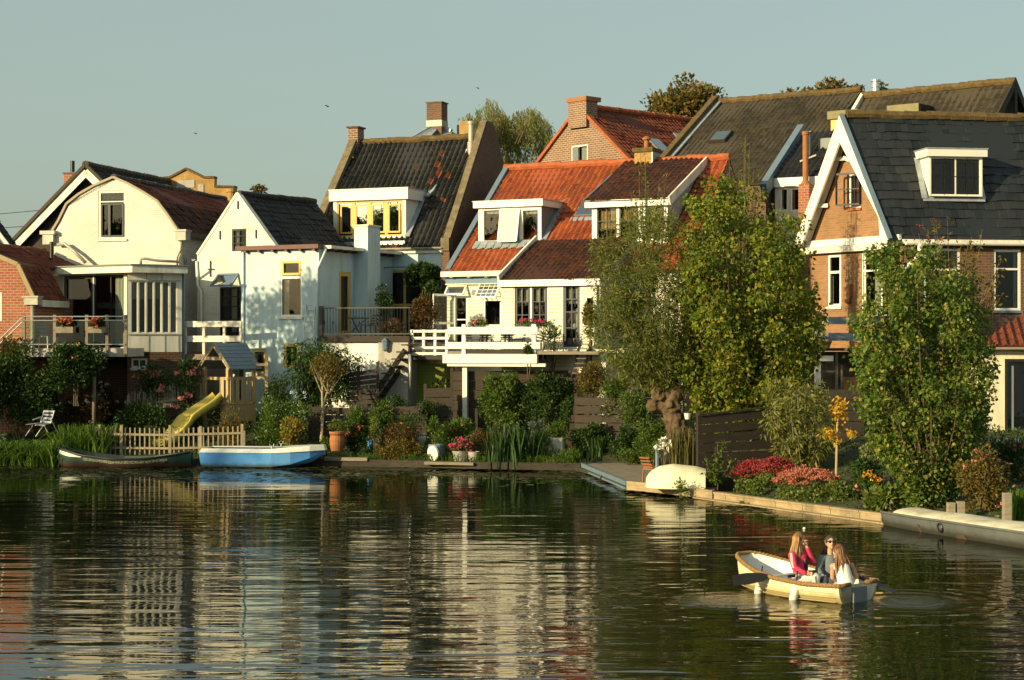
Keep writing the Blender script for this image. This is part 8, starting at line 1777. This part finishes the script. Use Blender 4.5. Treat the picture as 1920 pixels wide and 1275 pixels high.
for k in (-.014, 0, .014): sh, el, wr = V(J1['Rsh']), V(J1['Rel']), V(J1['Rwr']); o = V((-.035, -.056, .012)) + V((k, 0, 0)); mb.tube([sh + o + V((.01, 0, .03)), sh.lerp(el, .5) + o * .95, el + o * .8], .0045, 5)
mb.build('sleeve_stripe', whitem, r); mb = MB(); nk, pl = V(J1['neck']), V(J1['pelvis']); q = V((.075, -.095, 0)); mb.ellip(nk.lerp(pl, .42) + q, (.038, .03, .11), 10, 8); mb.build('shirt', M['black'], r, smooth=True)
J2 = Jd(head=P(1557, 1017, 28.55), neck=P(1556, 1040, 28.55), pelvis=P(1556, 1088, 28.5), Rsh=P(1541, 1047, 28.5), Rel=P(1534, 1069, 28.4), Rwr=P(1545, 1084, 28.15), Lsh=P(1572, 1047, 28.5), Lel=P(1575, 1068, 28.35), Lwr=P(1566, 1082, 28.12),
        Rhand=((.4, -.8, -.1), (0, 0, 1), .8), Lhand=((-.4, -.8, -.1), (0, 0, 1), .8), Rhip=P(1549, 1090, 28.45), Lhip=P(1563, 1090, 28.45), Rkn=P(1546, 1088, 28.05), Lkn=P(1560, 1089, 28.05), Ran=P(1546, 1124, 27.98), Lan=P(1560, 1124, 27.98))
r, Rm, fd, sd_, up = person('woman with sunglasses and a grey sweater sitting amidships', J2, 'sweater', greym, 'jeans', jean, hair_d, .1, (.1, -.98, .12))
hc = V(J2['head']); mb = MB()
for s in (-1, 1): mb.ellip(hc + fd * .088 + sd_ * s * .034 + up * .012, (.03, .009, .024), 10, 7, Rm); mb.tube([hc + fd * .085 + sd_ * s * .058 + up * .014, hc + sd_ * s * .084 + up * .012], .005, 5)
mb.tube([hc + fd * .092 - sd_ * .01 + up * .016, hc + fd * .092 + sd_ * .01 + up * .016], .005, 5); mb.build('sunglasses', M['black'], r, smooth=True)
J3 = Jd(head=P(1572, 1034, 27.8), neck=P(1578, 1055, 27.75), pelvis=P(1587, 1101, 27.6), Rsh=P(1596, 1061, 27.78), Rel=P(1606, 1082, 27.86), Rwr=P(1604, 1081, 28.08), Lsh=P(1562, 1062, 27.82), Lel=P(1561, 1083, 27.9), Lwr=P(1571, 1092, 27.98),
        Lhand=((.6, .5, -.2), (0, 0, 1), .7), Rhand=((.1, .9, .1), (0, 0, 1), 1.2), Rhip=P(1592, 1104, 27.66), Lhip=P(1580, 1104, 27.66), Rkn=P(1584, 1098, 28.0), Lkn=P(1568, 1099, 28.02), Ran=P(1580, 1124, 28.0), Lan=P(1566, 1124, 28.02))
person('girl in a white top seen from behind with long auburn hair', J3, 'tank_top', whitem, 'jeans', pale, hair_r, .2, (-.72, .68, -.12), bare=True)
# small float
c = P(1508, 991, 37.9); c.z = 0; tag(MB().ellip(c + V((0, 0, .015)), (.035, .035, .03), 10, 8).build('float', M['boat_white'], smooth=True), 'tiny white float drifting on the water beyond the dinghy', 'float')
# swifts and wires
for (x, y, s), lb in zip(((615, 200, .55), (368, 251, .42), (897, 166, .42)), ('dark bird gliding in the sky left of the tall brick chimney', 'small dark bird low in the sky above the white houses', 'tiny dark bird above the weeping willow')):
    c = P(x, y, 70); h = thing('bird', lb, 'bird', c, 'birds in the sky'); MB().ellip(c, (.09 * s, .03 * s, .03 * s), 8, 6).build('body', M['black'], h); 
    for k in (-1, 1): MB().prism([c + V((-.03 * s, 0, .0)), c + V((.05 * s, 0, .01)), c + V((-.02 * s + .1 * k * s, k * .14 * s, .09 * s)), c + V((-.12 * s + .1 * k * s, k * .26 * s, .05 * s))], (0, 0, .008)).build('wing', M['black'], h)
for i, (y0, y1, lb) in enumerate(((402, 393, 'upper thin overhead wire at the left photo edge'), (428, 422, 'lower thin overhead wire at the left photo edge'))):
    tag(MB().tube([P(-300, y0 + 14, 95), P(-10, y0, 95), P(90, y1, 95), P(330, y1 - 14, 95)], .018, 5).build('overhead_wire', M['black']), lb, 'wire')
# low growth that covers the beds
rng = nrng(); n = 40000; C = []
for i in range(n):
    x = rng.uniform(-19, 22); d = rng.uniform(.15, 9.5) if x < 3 else rng.uniform(.25, 19); y = YB(x) + d
    if 2.2 < x < 6.4 and y > 44.6 and y < 57: continue
    dn = math.sin(x * 1.7 + y * .9) + math.sin(x * .8 - y * 2.1) + math.sin(x * 3.9 + 1) * .6
    hh = max(.02, (.16 + .12 * dn)) * rng.random()
    if d < .7: hh *= .4
    C.append((x, y, GZ(x, y) + hh + .02))
C = np.array(C); D = unit(rng, len(C)); D[:, 2] += .5; tag(leaf_obj('ground_cover', C, D, rng.uniform(.05, .14, len(C)), .5, M['lf_dark'], None, rng), kind='stuff')
